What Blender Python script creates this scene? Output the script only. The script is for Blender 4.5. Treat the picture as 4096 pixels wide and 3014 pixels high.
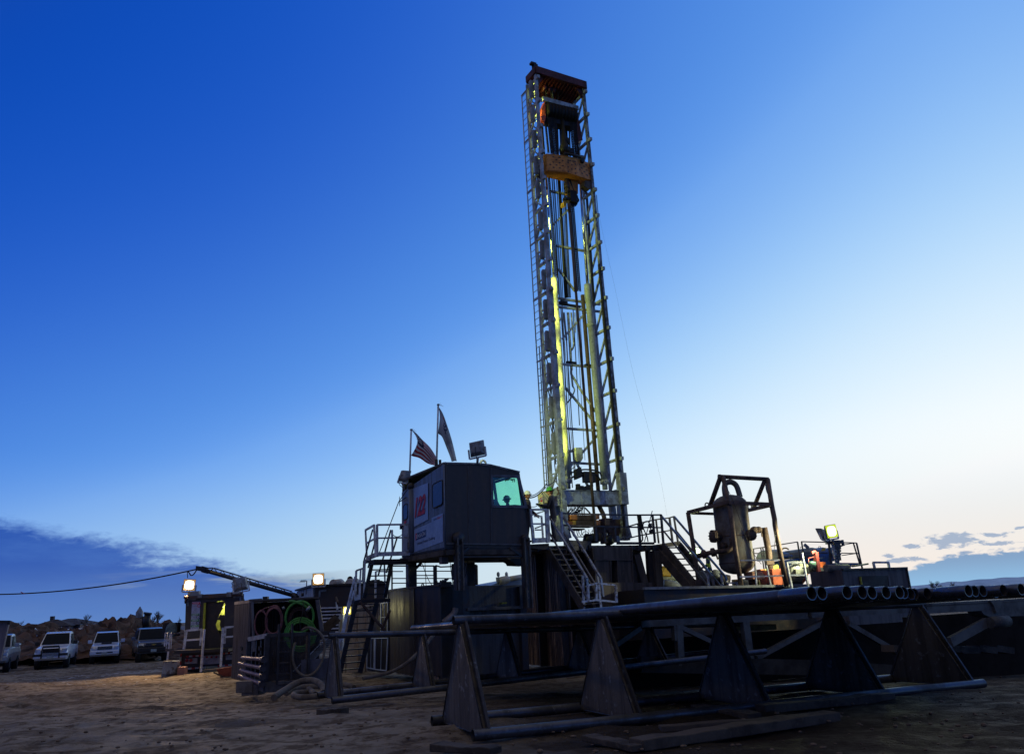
import bpy, bmesh, math, random
from mathutils import Vector, Matrix, noise
random.seed(7)
for o in list(bpy.data.objects): bpy.data.objects.remove(o)
S = bpy.context.scene
COL = S.collection
# ------------------------------------------------------------------ camera
FPX, PITCH, ROLL, EYE = 3224.0, math.radians(15.9), math.radians(2.65), 2.15
_f = Vector((0, math.cos(PITCH), math.sin(PITCH)))
_u = Vector((0, -math.sin(PITCH), math.cos(PITCH)))
_r = Vector((1, 0, 0))
CR = _r*math.cos(ROLL) - _u*math.sin(ROLL)
CU = _u*math.cos(ROLL) + _r*math.sin(ROLL)
cd = bpy.data.cameras.new('camera'); cam = bpy.data.objects.new('camera', cd); COL.objects.link(cam)
cd.sensor_width = 36.0; cd.lens = FPX/4096*36.0; cd.clip_start = .1; cd.clip_end = 9000
m = Matrix((CR, CU, -_f)).transposed().to_4x4(); m.translation = Vector((0, 0, EYE)); cam.matrix_world = m
S.camera = cam
S.render.resolution_x = 1024; S.render.resolution_y = 753
# ------------------------------------------------------------------ node helper
class N:
    def __init__(s, nt, sock): s.nt, s.s = nt, sock
    def _m(s, op, o=None, o2=None, clamp=False):
        n = s.nt.nodes.new('ShaderNodeMath'); n.operation = op; n.use_clamp = clamp
        s.nt.links.new(s.s, n.inputs[0])
        for i, v in ((1, o), (2, o2)):
            if v is None: continue
            if isinstance(v, N): s.nt.links.new(v.s, n.inputs[i])
            else: n.inputs[i].default_value = v
        return N(s.nt, n.outputs[0])
    def __add__(s, o): return s._m('ADD', o)
    def __sub__(s, o): return s._m('SUBTRACT', o)
    def __mul__(s, o): return s._m('MULTIPLY', o)
    def __truediv__(s, o): return s._m('DIVIDE', o)
    def rng(s, a, b, c=0.0, d=1.0, smooth=True):
        n = s.nt.nodes.new('ShaderNodeMapRange'); n.interpolation_type = 'SMOOTHSTEP' if smooth else 'LINEAR'
        s.nt.links.new(s.s, n.inputs[0])
        for i, v in enumerate((a, b, c, d)): n.inputs[i+1].default_value = v
        return N(s.nt, n.outputs[0])
def mixc(nt, f, a, b):
    n = nt.nodes.new('ShaderNodeMix'); n.data_type = 'RGBA'
    for i, v in ((0, f), (6, a), (7, b)):
        if isinstance(v, N): nt.links.new(v.s, n.inputs[i])
        elif i == 0: n.inputs[0].default_value = v
        else: n.inputs[i].default_value = (*v, 1)
    return N(nt, n.outputs[2])
def ntex(nt, vec, scale, detail=4, rough=.55, dist=0.0, dim='3D'):
    n = nt.nodes.new('ShaderNodeTexNoise'); n.noise_dimensions = dim
    nt.links.new(vec, n.inputs['Vector']); n.inputs['Scale'].default_value = scale
    n.inputs['Detail'].default_value = detail; n.inputs['Roughness'].default_value = rough
    n.inputs['Distortion'].default_value = dist
    return N(nt, n.outputs['Fac'])
def srgb(r, g, b):
    def c(v):
        v /= 255.0
        return v/12.92 if v <= .04045 else ((v+.055)/1.055)**2.4
    return (c(r), c(g), c(b))
# ------------------------------------------------------------------ dusk sky
SUN_AZ = math.radians(37)
W = bpy.data.worlds.new('World'); S.world = W; W.use_nodes = True
nt = W.node_tree; nt.nodes.clear()
tc = nt.nodes.new('ShaderNodeTexCoord'); sx = nt.nodes.new('ShaderNodeSeparateXYZ'); nt.links.new(tc.outputs['Generated'], sx.inputs[0])
X, Y, Z = (N(nt, sx.outputs[i]) for i in range(3))
az = X._m('ARCTAN2', Y)*57.29578            # degrees right of straight ahead
el = Z._m('ARCSINE')*57.29578
da = ((az-37.0)._m('ADD', 180.0)._m('FLOORED_MODULO', 360.0) - 180.0)
da = (da*da + 90.0)._m('SQRT') - 4.0
ela = el._m('ABSOLUTE')
elc = ela._m('MINIMUM', 54.0)
t = elc*.1841 + da*.05045 - elc*da*.000219 - elc*elc*.001695 - 1.30 - da.rng(58, 8, 0, .38)
rp = nt.nodes.new('ShaderNodeValToRGB'); nt.links.new(((t+1.5)/10.0).s, rp.inputs[0])
stops = [(-1.5, (1.25, 1.16, 1.02)), (-.5, (1.08, 1.06, 1.0)), (.1, (.98, 1.0, 1.0)), (1, srgb(223, 243, 255)), (2, srgb(166, 211, 252)), (3, srgb(103, 160, 238)),
         (3.6, srgb(80, 140, 226)), (4.3, srgb(58, 116, 213)), (5, srgb(34, 93, 201)), (5.7, srgb(14, 79, 188)), (6.4, srgb(3, 64, 172)), (7.1, (.05, .10, .20)), (8.2, (.40, .33, .27))]  # last stop: unseen sky behind the camera, warmed to offset the blue fill
cr = rp.color_ramp; cr.interpolation = 'B_SPLINE'
while len(cr.elements) < len(stops): cr.elements.new(.5)
for e, (p, c) in zip(cr.elements, stops): e.position = (p+1.5)/10.0; e.color = (*c, 1)
sky = N(nt, rp.outputs[0])
sky = mixc(nt, ela.rng(42, 64), sky, (.27, .25, .24))      # unseen overhead sky: grey added to offset the blue fill light
# horizon: paler and slightly warm
hz = ela.rng(11, 0, 0, .55) * da.rng(95, 45, 0, 1)
sky = mixc(nt, hz, sky, srgb(176, 203, 218))
hz2 = ela.rng(7.5, .5, 0, .8) * da.rng(34, 14, 0, 1)
sky = mixc(nt, hz2, sky, (.98, .86, .76))
# clouds
def mapping(sc):
    m_ = nt.nodes.new('ShaderNodeCombineXYZ')
    nt.links.new((az*sc[0]).s, m_.inputs[0]); nt.links.new((el*sc[1]).s, m_.inputs[1]); m_.inputs[2].default_value = sc[2]
    return m_.outputs[0]
nA = ntex(nt, mapping((.10, .34, 0)), 1.0, 9, .62, .3)
nB = ntex(nt, mapping((.06, .62, 5)), 1.0, 8, .6, .2)
nC = ntex(nt, mapping((.16, .75, 9)), 1.0, 9, .62, .2)
nD = ntex(nt, mapping((1.5, 3.4, 3)), 1.0, 8, .6, .4)
top = (az+32.6)*-.24 + 6.2                                  # upper edge of the left bank, falling to the right
left = (top - el + (nA-.5)*3.6 + (nD-.5)*1.0).rng(-.65, .6) * az.rng(-10.5, -14)
ccol = mixc(nt, el.rng(-.3, 4.6), srgb(84, 124, 192), srgb(30, 78, 172))
ccol = mixc(nt, nC.rng(.40, .72, 0, .45), ccol, srgb(66, 112, 192))
sky = mixc(nt, left*.93, sky, ccol)
streak = nB.rng(.53, .64) * el.rng(.5, 1.2) * el.rng(3.6, 2.2) * az.rng(-29, -22) * az.rng(-10, -14)
sky = mixc(nt, streak*.75, sky, srgb(150, 168, 188))
rtop = (az-24.5)._m('MINIMUM', 3.0)*.30 + 1.05
right = (rtop - el + (nA-.5)*.9 + (nD-.5)*1.1).rng(-.10, .22) * az.rng(22.4, 24.4)
sky = mixc(nt, right*.86, sky, mixc(nt, el.rng(0, 2.0), srgb(116, 180, 226), srgb(92, 144, 192)))
def puff(a, e, wa, we, k=.66, c=(98, 142, 188)):
    global sky
    d = (((az-a)/wa)*((az-a)/wa) + ((el-e)/we)*((el-e)/we))._m('SQRT') + (nD-.5)*3.4
    sky = mixc(nt, d.rng(1.2, .6)*k, sky, srgb(*c))
for q in ((27.6, 2.72, 1.45, .42), (24.0, 1.95+.1, .35, .16), (25.3, 2.55, .45, .16), (30.0, 2.86, .75, .14), (30.0, 2.33, 1.1, .12), (31.6, 3.2, .5, .09), (24.7, 1.72, 1.3, .15), (28.2, 1.98, .35, .1)): puff(*q)
for q in ((-10.3, 3.42, .25, .12), (-9.8, 3.2, .3, .05), (-14.0, 2.35, 1.6, .10), (-12.6, 1.75, 1.5, .1)): puff(*q, .55, (120, 158, 196))
bg = nt.nodes.new('ShaderNodeBackground'); nt.links.new(sky.s, bg.inputs[0]); bg.inputs[1].default_value = 1.0
st = nt.nodes.new('ShaderNodeTexSky'); st.sky_type = 'NISHITA'; st.sun_disc = False
st.sun_elevation = math.radians(-4); st.sun_rotation = SUN_AZ
bg2 = nt.nodes.new('ShaderNodeBackground'); nt.links.new(st.outputs[0], bg2.inputs[0]); bg2.inputs[1].default_value = .05
ad = nt.nodes.new('ShaderNodeAddShader'); nt.links.new(bg.outputs[0], ad.inputs[0]); nt.links.new(bg2.outputs[0], ad.inputs[1])
wo = nt.nodes.new('ShaderNodeOutputWorld'); nt.links.new(ad.outputs[0], wo.inputs[0])
# afterglow: the sun itself has set, only a faint broad glow comes from the right-hand horizon
sd = bpy.data.lights.new('afterglow', 'SUN'); sd.energy = .25; sd.angle = math.radians(25); sd.color = (1, .9, .8)
so = bpy.data.objects.new('afterglow', sd); COL.objects.link(so)
so.rotation_euler = Vector((math.sin(SUN_AZ), math.cos(SUN_AZ), math.tan(math.radians(4)))).to_track_quat('Z', 'Y').to_euler()
S.view_settings.view_transform = 'Standard'; S.view_settings.look = 'None'; S.view_settings.exposure = 0; S.view_settings.gamma = 1
# ------------------------------------------------------------------ pixel rays -> world points (pixels of the 4096 px photograph)
def ray(x, y): return _f + CR*((x-2048)/FPX) + CU*((1507-y)/FPX)
O = Vector((0, 0, EYE))
def PY(x, y, Yv): d = ray(x, y); return O + d*(Yv/d.y)
def PZ(x, y, zv): d = ray(x, y); return O + d*((zv-EYE)/d.z)
def D(az_): a = math.radians(az_); return Vector((math.sin(a), math.cos(a), 0))
class PL:
    def __init__(s, p0, az_): s.p, s.az = Vector(p0), az_; s.d = D(az_); s.n = Vector((s.d.y, -s.d.x, 0))
    def __call__(s, x, y): d = ray(x, y); return O + d*((s.p-O).dot(s.n)/d.dot(s.n))
    def off(s, k): return PL(s.p+s.n*k, s.az)
def gz(Yv):
    t_ = min(1, max(0, (25-Yv)/15.0)); return .8*t_*t_*(3-2*t_)
def G(x, y):
    d = ray(x, y); t_ = 0
    while t_ < 400:
        t_ += .02
        if EYE+d.z*t_ <= gz(d.y*t_): break
    return O+d*t_
# ------------------------------------------------------------------ materials
MATS = {}
def M(name, c1, c2=None, scale=3.0, rough=.6, metal=0.0, bump=.0, lo=.42, hi=.62, streak=False, r2=None, spec=.5, c3=None, coat=0):
    if name in MATS: return MATS[name]
    mt = bpy.data.materials.new(name); mt.use_nodes = True; n_ = mt.node_tree; b = n_.nodes['Principled BSDF']
    b.inputs['Roughness'].default_value = rough; b.inputs['Metallic'].default_value = metal
    b.inputs['Specular IOR Level'].default_value = spec; b.inputs['Coat Weight'].default_value = coat
    t_ = n_.nodes.new('ShaderNodeTexCoord'); vec = t_.outputs['Object']
    if streak:
        mp = n_.nodes.new('ShaderNodeMapping'); n_.links.new(vec, mp.inputs[0]); mp.inputs['Scale'].default_value = (3.5, 3.5, .28); vs = mp.outputs[0]
    else: vs = vec
    f1 = ntex(n_, vs, scale, 7, .65)
    if c2 is None: c2 = tuple(v*.55 for v in c1)
    col = mixc(n_, f1.rng(lo, hi), c1, c2)
    f2 = ntex(n_, vec, scale*6.3, 5, .6)
    if c3 is not None: col = mixc(n_, f2.rng(.58, .70), col, c3)
    fine = mixc(n_, f2.rng(.3, .75, 0, .3), col, tuple(v*.4 for v in c1))
    n_.links.new(fine.s, b.inputs['Base Color'])
    n_.links.new(f1.rng(lo, hi, rough, r2 if r2 is not None else min(1, rough+.2)).s, b.inputs['Roughness'])
    if bump:
        bp = n_.nodes.new('ShaderNodeBump'); bp.inputs['Strength'].default_value = bump; bp.inputs['Distance'].default_value = .02
        n_.links.new(f2.s, bp.inputs['Height']); n_.links.new(bp.outputs[0], b.inputs['Normal'])
    MATS[name] = mt; return mt
def EM(name, c, k):
    if name in MATS: return MATS[name]
    mt = bpy.data.materials.new(name); mt.use_nodes = True; b = mt.node_tree.nodes['Principled BSDF']
    b.inputs['Base Color'].default_value = (.1, .1, .1, 1); b.inputs['Emission Color'].default_value = (*c, 1); b.inputs['Emission Strength'].default_value = k
    MATS[name] = mt; return mt
def GLASS(name, c, gl=.12, rough=.02):
    if name in MATS: return MATS[name]
    mt = bpy.data.materials.new(name); mt.use_nodes = True; n_ = mt.node_tree; n_.nodes.clear()
    tr = n_.nodes.new('ShaderNodeBsdfTransparent'); tr.inputs[0].default_value = (*c, 1)
    g_ = n_.nodes.new('ShaderNodeBsdfGlossy'); g_.inputs['Roughness'].default_value = rough; g_.inputs[0].default_value = (.8, .9, .9, 1)
    t_ = n_.nodes.new('ShaderNodeTexCoord'); f1 = ntex(n_, t_.outputs['Object'], 2.2, 5, .6)
    x_ = n_.nodes.new('ShaderNodeMixShader'); n_.links.new(f1.rng(.3, .8, gl*.6, gl*1.6).s, x_.inputs[0])
    n_.links.new(tr.outputs[0], x_.inputs[1]); n_.links.new(g_.outputs[0], x_.inputs[2])
    o_ = n_.nodes.new('ShaderNodeOutputMaterial'); n_.links.new(x_.outputs[0], o_.inputs[0])
    MATS[name] = mt; return mt
RUST = (.10, .045, .022)
dark = M('dark_steel', (.030, .031, .034), (.055, .042, .034), 2.5, .45, .2, .15)
blk = M('black_steel', (.012, .012, .013), (.022, .018, .015), 2.5, .5, .1, .1)
rackm = M('rack_steel', (.046, .043, .040), (.022, .019, .017), 2.2, .42, .35, .25, c3=(.13, .15, .17))
tankm = M('oily_tank_paint', (.024, .018, .015), (.060, .045, .036), 1.2, .36, .1, .1, streak=True, r2=.6)
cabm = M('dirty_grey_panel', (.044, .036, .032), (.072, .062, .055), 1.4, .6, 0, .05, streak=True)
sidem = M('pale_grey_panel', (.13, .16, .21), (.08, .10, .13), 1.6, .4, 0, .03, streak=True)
whitep = M('weathered_white_paint', (.50, .55, .60), (.30, .31, .32), 2.2, .5, 0, .1, c3=(.16, .12, .09))
mastp = M('mast_white_paint', (.42, .46, .50), (.20, .20, .20), 3.0, .5, 0, .15, c3=(.13, .09, .06))
mastb = M('mast_stained_paint', (.30, .33, .36), (.07, .06, .055), 3.4, .5, 0, .2, lo=.40, hi=.58, c3=(.05, .035, .025))
railw = M('railing_white_paint', (.55, .62, .70), (.26, .26, .27), 4, .45, 0, .1, c3=(.12, .09, .07))
raild = M('railing_dark_steel', (.07, .07, .075), (.05, .035, .028), 4, .5, .1, .1)
rusty = M('rusty_brown_steel', (.10, .065, .048), (.05, .032, .024), 2.6, .7, .1, .25, c3=(.16, .09, .06))
chrome = M('chrome_rod', (.62, .64, .66), (.55, .57, .6), 2, .10, 1.0, 0, r2=.2)
plate_m = M('rack_plate', (.082, .069, .050), (.035, .029, .022), 1.5, .5, .15, .25, streak=True, c3=(.20, .21, .21))
shadow_m = M('shadow_steel', (.020, .018, .016), (.012, .011, .010), 1.5, .95, 0, .1, spec=.08)  # near-black matt tone: shade behind the racks put into the colour
rail_m = M('rack_pipe', (.105, .11, .12), (.045, .045, .046), 2.2, .34, .55, .2, c3=(.16, .17, .18))
orange = M('orange_paint', (.72, .26, .045), (.42, .14, .03), 2.2, .55, 0, .1, c3=(.06, .03, .02))
yellow = M('yellow_paint', (.62, .36, .02), (.36, .19, .02), 2.5, .5, 0, .1, c3=(.08, .05, .02))
redm = M('dark_red_paint', (.10, .010, .012), (.045, .009, .010), 2.2, .55, 0, .1)
chainm = M('chain_steel', (.016, .015, .014), (.03, .022, .016), 6, .5, .5, .1)
cable = M('black_cable', (.012, .012, .012), (.02, .018, .016), 6, .6, 0, 0)
bluem = M('blue_machine_paint', (.035, .10, .30), (.03, .07, .16), 1.6, .4, 0, .05, c3=(.2, .2, .16))
greyb = M('grey_box_paint', (.26, .28, .30), (.15, .15, .15), 2.5, .55, 0, .1)
wood = M('timber', (.11, .085, .06), (.055, .04, .03), 3.0, .85, 0, .4)
banner = M('white_banner', (.26, .36, .56), (.18, .27, .46), 1.6, .35, 0, 0, lo=.3, hi=.7)
rubber = M('tyre_rubber', (.015, .015, .015), None, 4, .8)
lampg = M('lamp_grey_housing', (.20, .23, .26), (.12, .13, .14), 5, .5, 0, .1)
skin = M('skin', (.45, .22, .14), (.38, .18, .11), 8, .55)
# ------------------------------------------------------------------ mesh builder
ORG = {}
class MB:
    def __init__(s): s.v, s.f, s.sm, s.mi = [], [], [], []
    def add(s, vs, fs, smooth=False, mi=0):
        k = len(s.v); s.v += [Vector(v) for v in vs]
        for f in fs: s.f.append([i+k for i in f]); s.sm.append(smooth); s.mi.append(mi)
        return s
    def hexa(s, p, mi=0): return s.add(p, [(0, 3, 2, 1), (4, 5, 6, 7), (0, 1, 5, 4), (1, 2, 6, 5), (2, 3, 7, 6), (3, 0, 4, 7)], mi=mi)
    def prism(s, poly, ext, mi=0):
        n = len(poly); ext = Vector(ext); a = [Vector(p) for p in poly]
        fs = [tuple(range(n))[::-1], tuple(range(n, 2*n))] + [(i, (i+1) % n, n+(i+1) % n, n+i) for i in range(n)]
        return s.add(a+[p+ext for p in a], fs, mi=mi)
    def box(s, c, sz, ux=None, uy=None, mi=0, uz=None):
        ux = Vector(ux or (1, 0, 0)).normalized(); uz = Vector(uz).normalized() if uz else Vector((0, 0, 1))
        uy = Vector(uy).normalized() if uy else uz.cross(ux); c = Vector(c); h = [v/2 for v in sz]
        P = [c+ux*(a*h[0])+uy*(b*h[1])+uz*(z*h[2]) for z in (-1, 1) for a, b in ((-1, -1), (1, -1), (1, 1), (-1, 1))]
        return s.hexa(P, mi)
    def beam(s, p, q, w, h=None, up=None, mi=0):
        p, q = Vector(p), Vector(q); h = h or w; d = (q-p).normalized(); up = Vector(up or (0, 0, 1))
        if abs(d.dot(up)) > .98: up = D(61)
        a = d.cross(up).normalized(); b = a.cross(d).normalized()
        P = [c+a*(i*w/2)+b*(j*h/2) for c in (p, q) for i, j in ((-1, -1), (1, -1), (1, 1), (-1, 1))]
        return s.hexa(P, mi)
    def tube(s, path, r, seg=8, closed=False, cap=True, mi=0, hollow=0):
        path = [Vector(p) for p in path]; n = len(path); R = r if isinstance(r, (list, tuple)) else [r]*n
        k = len(s.v); fr = None
        for i, p in enumerate(path):
            if closed: d = (path[(i+1) % n]-path[i-1])
            else: d = path[min(i+1, n-1)]-path[max(i-1, 0)]
            d = d.normalized() if d.length > 1e-9 else Vector((0, 0, 1))
            if fr is None:
                up = Vector((0, 0, 1)) if abs(d.z) < .9 else Vector((1, 0, 0)); fr = d.cross(up).normalized()
            else: fr = (fr-d*fr.dot(d)).normalized()
            b = d.cross(fr)
            for j in range(seg):
                a = 2*math.pi*j/seg; s.v.append(p+(fr*math.cos(a)+b*math.sin(a))*R[i])
        for i in range(n if closed else n-1):
            i2 = (i+1) % n
            for j in range(seg):
                j2 = (j+1) % seg; s.f.append([k+i*seg+j, k+i*seg+j2, k+i2*seg+j2, k+i2*seg+j]); s.sm.append(True); s.mi.append(mi)
        if cap and not closed:
            s.f.append([k+j for j in range(seg)][::-1]); s.sm.append(False); s.mi.append(mi)
            s.f.append([k+(n-1)*seg+j for j in range(seg)]); s.sm.append(False); s.mi.append(mi)
        return s
    def lathe(s, base, prof, axis=(0, 0, 1), seg=24, mi=0):
        ax = Vector(axis).normalized(); path = [Vector(base)+ax*h for r, h in prof]; k = len(s.v)
        a0 = ax.orthogonal().normalized(); b0 = ax.cross(a0)
        for (r, h), p in zip(prof, path):
            for j in range(seg):
                a = 2*math.pi*j/seg; s.v.append(p+(a0*math.cos(a)+b0*math.sin(a))*max(r, 1e-4))
        for i in range(len(prof)-1):
            for j in range(seg):
                j2 = (j+1) % seg; s.f.append([k+i*seg+j, k+i*seg+j2, k+(i+1)*seg+j2, k+(i+1)*seg+j]); s.sm.append(True); s.mi.append(mi)
        return s
    def ell(s, c, r, seg=14, ring=9, ax=None, mi=0):
        c = Vector(c); ax = ax or (Vector((1, 0, 0)), Vector((0, 1, 0)), Vector((0, 0, 1))); k = len(s.v)
        for i in range(ring+1):
            th = math.pi*i/ring
            for j in range(seg):
                ph = 2*math.pi*j/seg
                s.v.append(c+ax[0]*(r[0]*math.sin(th)*math.cos(ph))+ax[1]*(r[1]*math.sin(th)*math.sin(ph))+ax[2]*(r[2]*math.cos(th)))
        for i in range(ring):
            for j in range(seg):
                j2 = (j+1) % seg; s.f.append([k+(i+1)*seg+j, k+(i+1)*seg+j2, k+i*seg+j2, k+i*seg+j]); s.sm.append(True); s.mi.append(mi)
        return s
    def build(s, name, mat, parent=None, loc=None, bev=0):
        me = bpy.data.meshes.new(name)
        if parent is not None: off = ORG[parent]
        else:
            if loc is None:
                n = max(1, len(s.v)); c = sum(s.v, Vector())/n; loc = Vector((c.x, c.y, min(v.z for v in s.v)))
            off = Vector(loc)
        me.from_pydata([v-off for v in s.v], [], s.f)
        mats = mat if isinstance(mat, (list, tuple)) else [mat]
        for m_ in mats: me.materials.append(m_)
        me.polygons.foreach_set('use_smooth', s.sm); me.polygons.foreach_set('material_index', s.mi)
        bm = bmesh.new(); bm.from_mesh(me); bmesh.ops.recalc_face_normals(bm, faces=bm.faces); bm.to_mesh(me); bm.free(); me.update()
        o = bpy.data.objects.new(name, me); COL.objects.link(o)
        if parent is not None: o.parent = parent
        else: o.location = off
        ORG[o] = off
        if bev:
            b = o.modifiers.new('bevel', 'BEVEL'); b.width = bev; b.segments = 2; b.limit_method = 'ANGLE'; b.angle_limit = .6
        return o
def tag(o, label=None, cat=None, group=None, kind=None):
    if label: o['label'] = label
    if cat: o['category'] = cat
    if group: o['group'] = group
    if kind: o['kind'] = kind
    return o
def thing(name, label, cat, loc, group=None):
    o = bpy.data.objects.new(name, None); COL.objects.link(o); o.location = Vector(loc); o.empty_display_size = .2
    ORG[o] = Vector(loc); return tag(o, label, cat, group)
def arc(c, rx, ry, ux, uy, a0=0, a1=360, n=24, wob=0):
    c, ux, uy = Vector(c), Vector(ux), Vector(uy); out = []
    for i in range(n if abs(a1-a0) >= 360 else n+1):
        a = math.radians(a0+(a1-a0)*i/n); out.append(c+ux*(rx*math.cos(a))+uy*(ry*math.sin(a))+Vector((0, random.uniform(-wob, wob), 0)))
    return out
def bez(pts, n=6):
    out = []; P = [Vector(p) for p in pts]; m_ = len(P)
    for i in range(m_-1):
        p0, p1, p2, p3 = P[max(i-1, 0)], P[i], P[i+1], P[min(i+2, m_-1)]
        for k in range(n):
            t_ = k/n; out.append(.5*((2*p1)+(p2-p0)*t_+(2*p0-5*p1+4*p2-p3)*t_*t_+(3*p1-p0-3*p2+p3)*t_**3))
    out.append(P[-1]); return out
def sag(p, q, k, n=12):
    p, q = Vector(p), Vector(q); return [p.lerp(q, i/n)-Vector((0, 0, k*4*(i/n)*(1-i/n))) for i in range(n+1)]
def text(s, bl, br, tl, mat, parent, name='lettering', shear=0, bold=0):
    cu = bpy.data.curves.new('t', 'FONT'); cu.body = s; cu.resolution_u = 3; cu.offset = bold; cu.shear = shear
    o = bpy.data.objects.new('t', cu); COL.objects.link(o); dg = bpy.context.evaluated_depsgraph_get()
    me = bpy.data.meshes.new_from_object(o.evaluated_get(dg)); bpy.data.objects.remove(o)
    xs = [v.co.x for v in me.vertices]; ys = [v.co.y for v in me.vertices]; x0, x1, y0, y1 = min(xs), max(xs), min(ys), max(ys)
    bl, br, tl = Vector(bl), Vector(br), Vector(tl); off = ORG[parent]
    for v in me.vertices: v.co = bl+(br-bl)*((v.co.x-x0)/(x1-x0))+(tl-bl)*((v.co.y-y0)/(y1-y0))-off
    me.materials.clear(); me.materials.append(mat); me.name = name
    r = bpy.data.objects.new(name, me); COL.objects.link(r); r.parent = parent; ORG[r] = off; return r
UP = Vector((0, 0, 1))
# ================================================================== ground
def axis(lo, hi, near_lo, near_hi, step, grow=1.18):
    a = [near_lo]
    while a[-1] < near_hi: a.append(a[-1]+step)
    k = step
    while a[-1] < hi: k *= grow; a.append(a[-1]+k)
    k = step
    while a[0] > lo: k *= grow; a.insert(0, a[0]-k)
    return a
xs = axis(-4500, 4500, -34, 12, .125); ys = axis(-60, 4500, 6, 48, .125)
RUTS = [(-4, 11.5, -78, 1.0), (-4, 13.3, -78, 1.0), (-9, 17, -66, .9), (-9, 18.9, -66, .9), (-15, 25, -60, 1.0), (-15, 27, -61, 1.0), (-6, 20.5, -84, .7), (-12, 31, -80, .9), (-12, 33, -79, .9), (-10, 15, -40, .7), (-12.2, 15, -41, .7)]
RUTS = [(x, y, math.cos(math.radians(a)), -math.sin(math.radians(a)), k) for x, y, a, k in RUTS]
def gh(x, y):
    h = gz(y)
    if -80 < x < 80 and 0 < y < 120:
        p = Vector((x*.35+y*.12, y*.9, 0))
        h += (noise.noise(p*.8)*.05+noise.noise(p*2.1+Vector((9, 0, 0)))*.035+noise.noise(Vector((x*2.6, y*2.6, 3)))*.018+abs(noise.noise(Vector((x*.9+y*.5, y*1.6, 7))))*-.05)
        if x < 2 and y < 46:
            w_ = noise.noise(Vector((x*.16, y*.16, 5)))*1.1
            for rx, ry, nx_, ny_, k_ in RUTS:
                d_ = (x-rx)*nx_+(y-ry)*ny_+w_
                if -.7 < d_ < .7:
                    f_ = .6+.8*noise.noise(Vector((x*.5, y*.5, rx)))
                    h += k_*f_*(-.075*math.exp(-(d_/.17)**2)+.045*math.exp(-((abs(d_)-.33)/.11)**2))
        if x < -5 and y > 22: h += max(0, noise.noise(Vector((x*.22, y*.30, 2))))*.3
    return h-.02
V = [(x, y, gh(x, y)) for y in ys for x in xs]; nx = len(xs)
Fc = [(j*nx+i, j*nx+i+1, (j+1)*nx+i+1, (j+1)*nx+i) for j in range(len(ys)-1) for i in range(nx-1)]
me = bpy.data.meshes.new('ground'); me.from_pydata(V, [], Fc); me.polygons.foreach_set('use_smooth', [True]*len(Fc))
gm = bpy.data.materials.new('mud'); gm.use_nodes = True; n_ = gm.node_tree; b = n_.nodes['Principled BSDF']
t_ = n_.nodes.new('ShaderNodeTexCoord'); vec = t_.outputs['Object']; sp = n_.nodes.new('ShaderNodeSeparateXYZ'); n_.links.new(vec, sp.inputs[0])
gx, gy = N(n_, sp.outputs[0]), N(n_, sp.outputs[1])
mp = n_.nodes.new('ShaderNodeMapping'); mp.inputs['Scale'].default_value = (.35, 1, 1); mp.inputs['Rotation'].default_value = (0, 0, -.35); n_.links.new(vec, mp.inputs[0])
a1 = ntex(n_, mp.outputs[0], .55, 8, .62); a2 = ntex(n_, vec, 3.2, 8, .65); a3 = ntex(n_, vec, 14, 5, .7); a4 = ntex(n_, vec, .09, 4, .5)
c = mixc(n_, a1.rng(.40, .62), (.26, .215, .155), (.115, .088, .058))
c = mixc(n_, a2.rng(.47, .60, 0, .85), c, (.080, .056, .036))
a5 = ntex(n_, vec, 1.1, 6, .6); c = mixc(n_, a5.rng(.52, .60, 0, .55), c, (.27, .23, .17))
c = mixc(n_, a3.rng(.62, .72, 0, .4), c, (.27, .21, .15))
shade_mask = (gx + (a1-.5)*5.0 + (gy-14.0)*.12).rng(-2.6, 1.2)*gy.rng(30, 22)  # shade around the racks, put into the mud colour
c = mixc(n_, shade_mask*.93, c, (.022, .016, .011))
snow = (a2*.6+a4*.6).rng(.69, .72)*gy.rng(30, 34)*gx.rng(-4, -16)
c = mixc(n_, snow*.5, c, (.6, .65, .7))
far = gy.rng(90, 220); c = mixc(n_, far, c, (.16, .12, .07))
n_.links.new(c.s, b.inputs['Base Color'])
n_.links.new((a2.rng(.35, .6, .65, .95)-shade_mask*.05).s, b.inputs['Roughness'])
bp = n_.nodes.new('ShaderNodeBump'); bp.inputs['Strength'].default_value = 1.0; bp.inputs['Distance'].default_value = .13; b.inputs['Specular IOR Level'].default_value = .12
n_.links.new((a2*.6+a3*.4).s, bp.inputs['Height']); n_.links.new(bp.outputs[0], b.inputs['Normal'])
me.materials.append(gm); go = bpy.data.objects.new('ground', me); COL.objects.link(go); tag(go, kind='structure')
# far mountains: pale snow, with blue haze put into the colour
hm = M('hazy_snow_rock', (.50, .70, .85), (.38, .56, .72), .004, .9)
hv = []; hn = 60
for i in range(hn+1):
    a = 22+20*i/hn; d_ = D(a)*4300
    h = 8+12*abs(noise.noise(Vector((i*.23, 0, 0))))+20*min(1, max(0, (a-24)/6))
    hv += [d_+UP*-5, d_*1.03+UP*(h+EYE), d_*1.12+UP*-5]
hb = MB(); hb.add(hv, [(3*i+k, 3*i+k+3, 3*i+k+4, 3*i+k+1) for i in range(hn) for k in (0, 1)], True)
tag(hb.build('mountains', hm), kind='structure')
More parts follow.
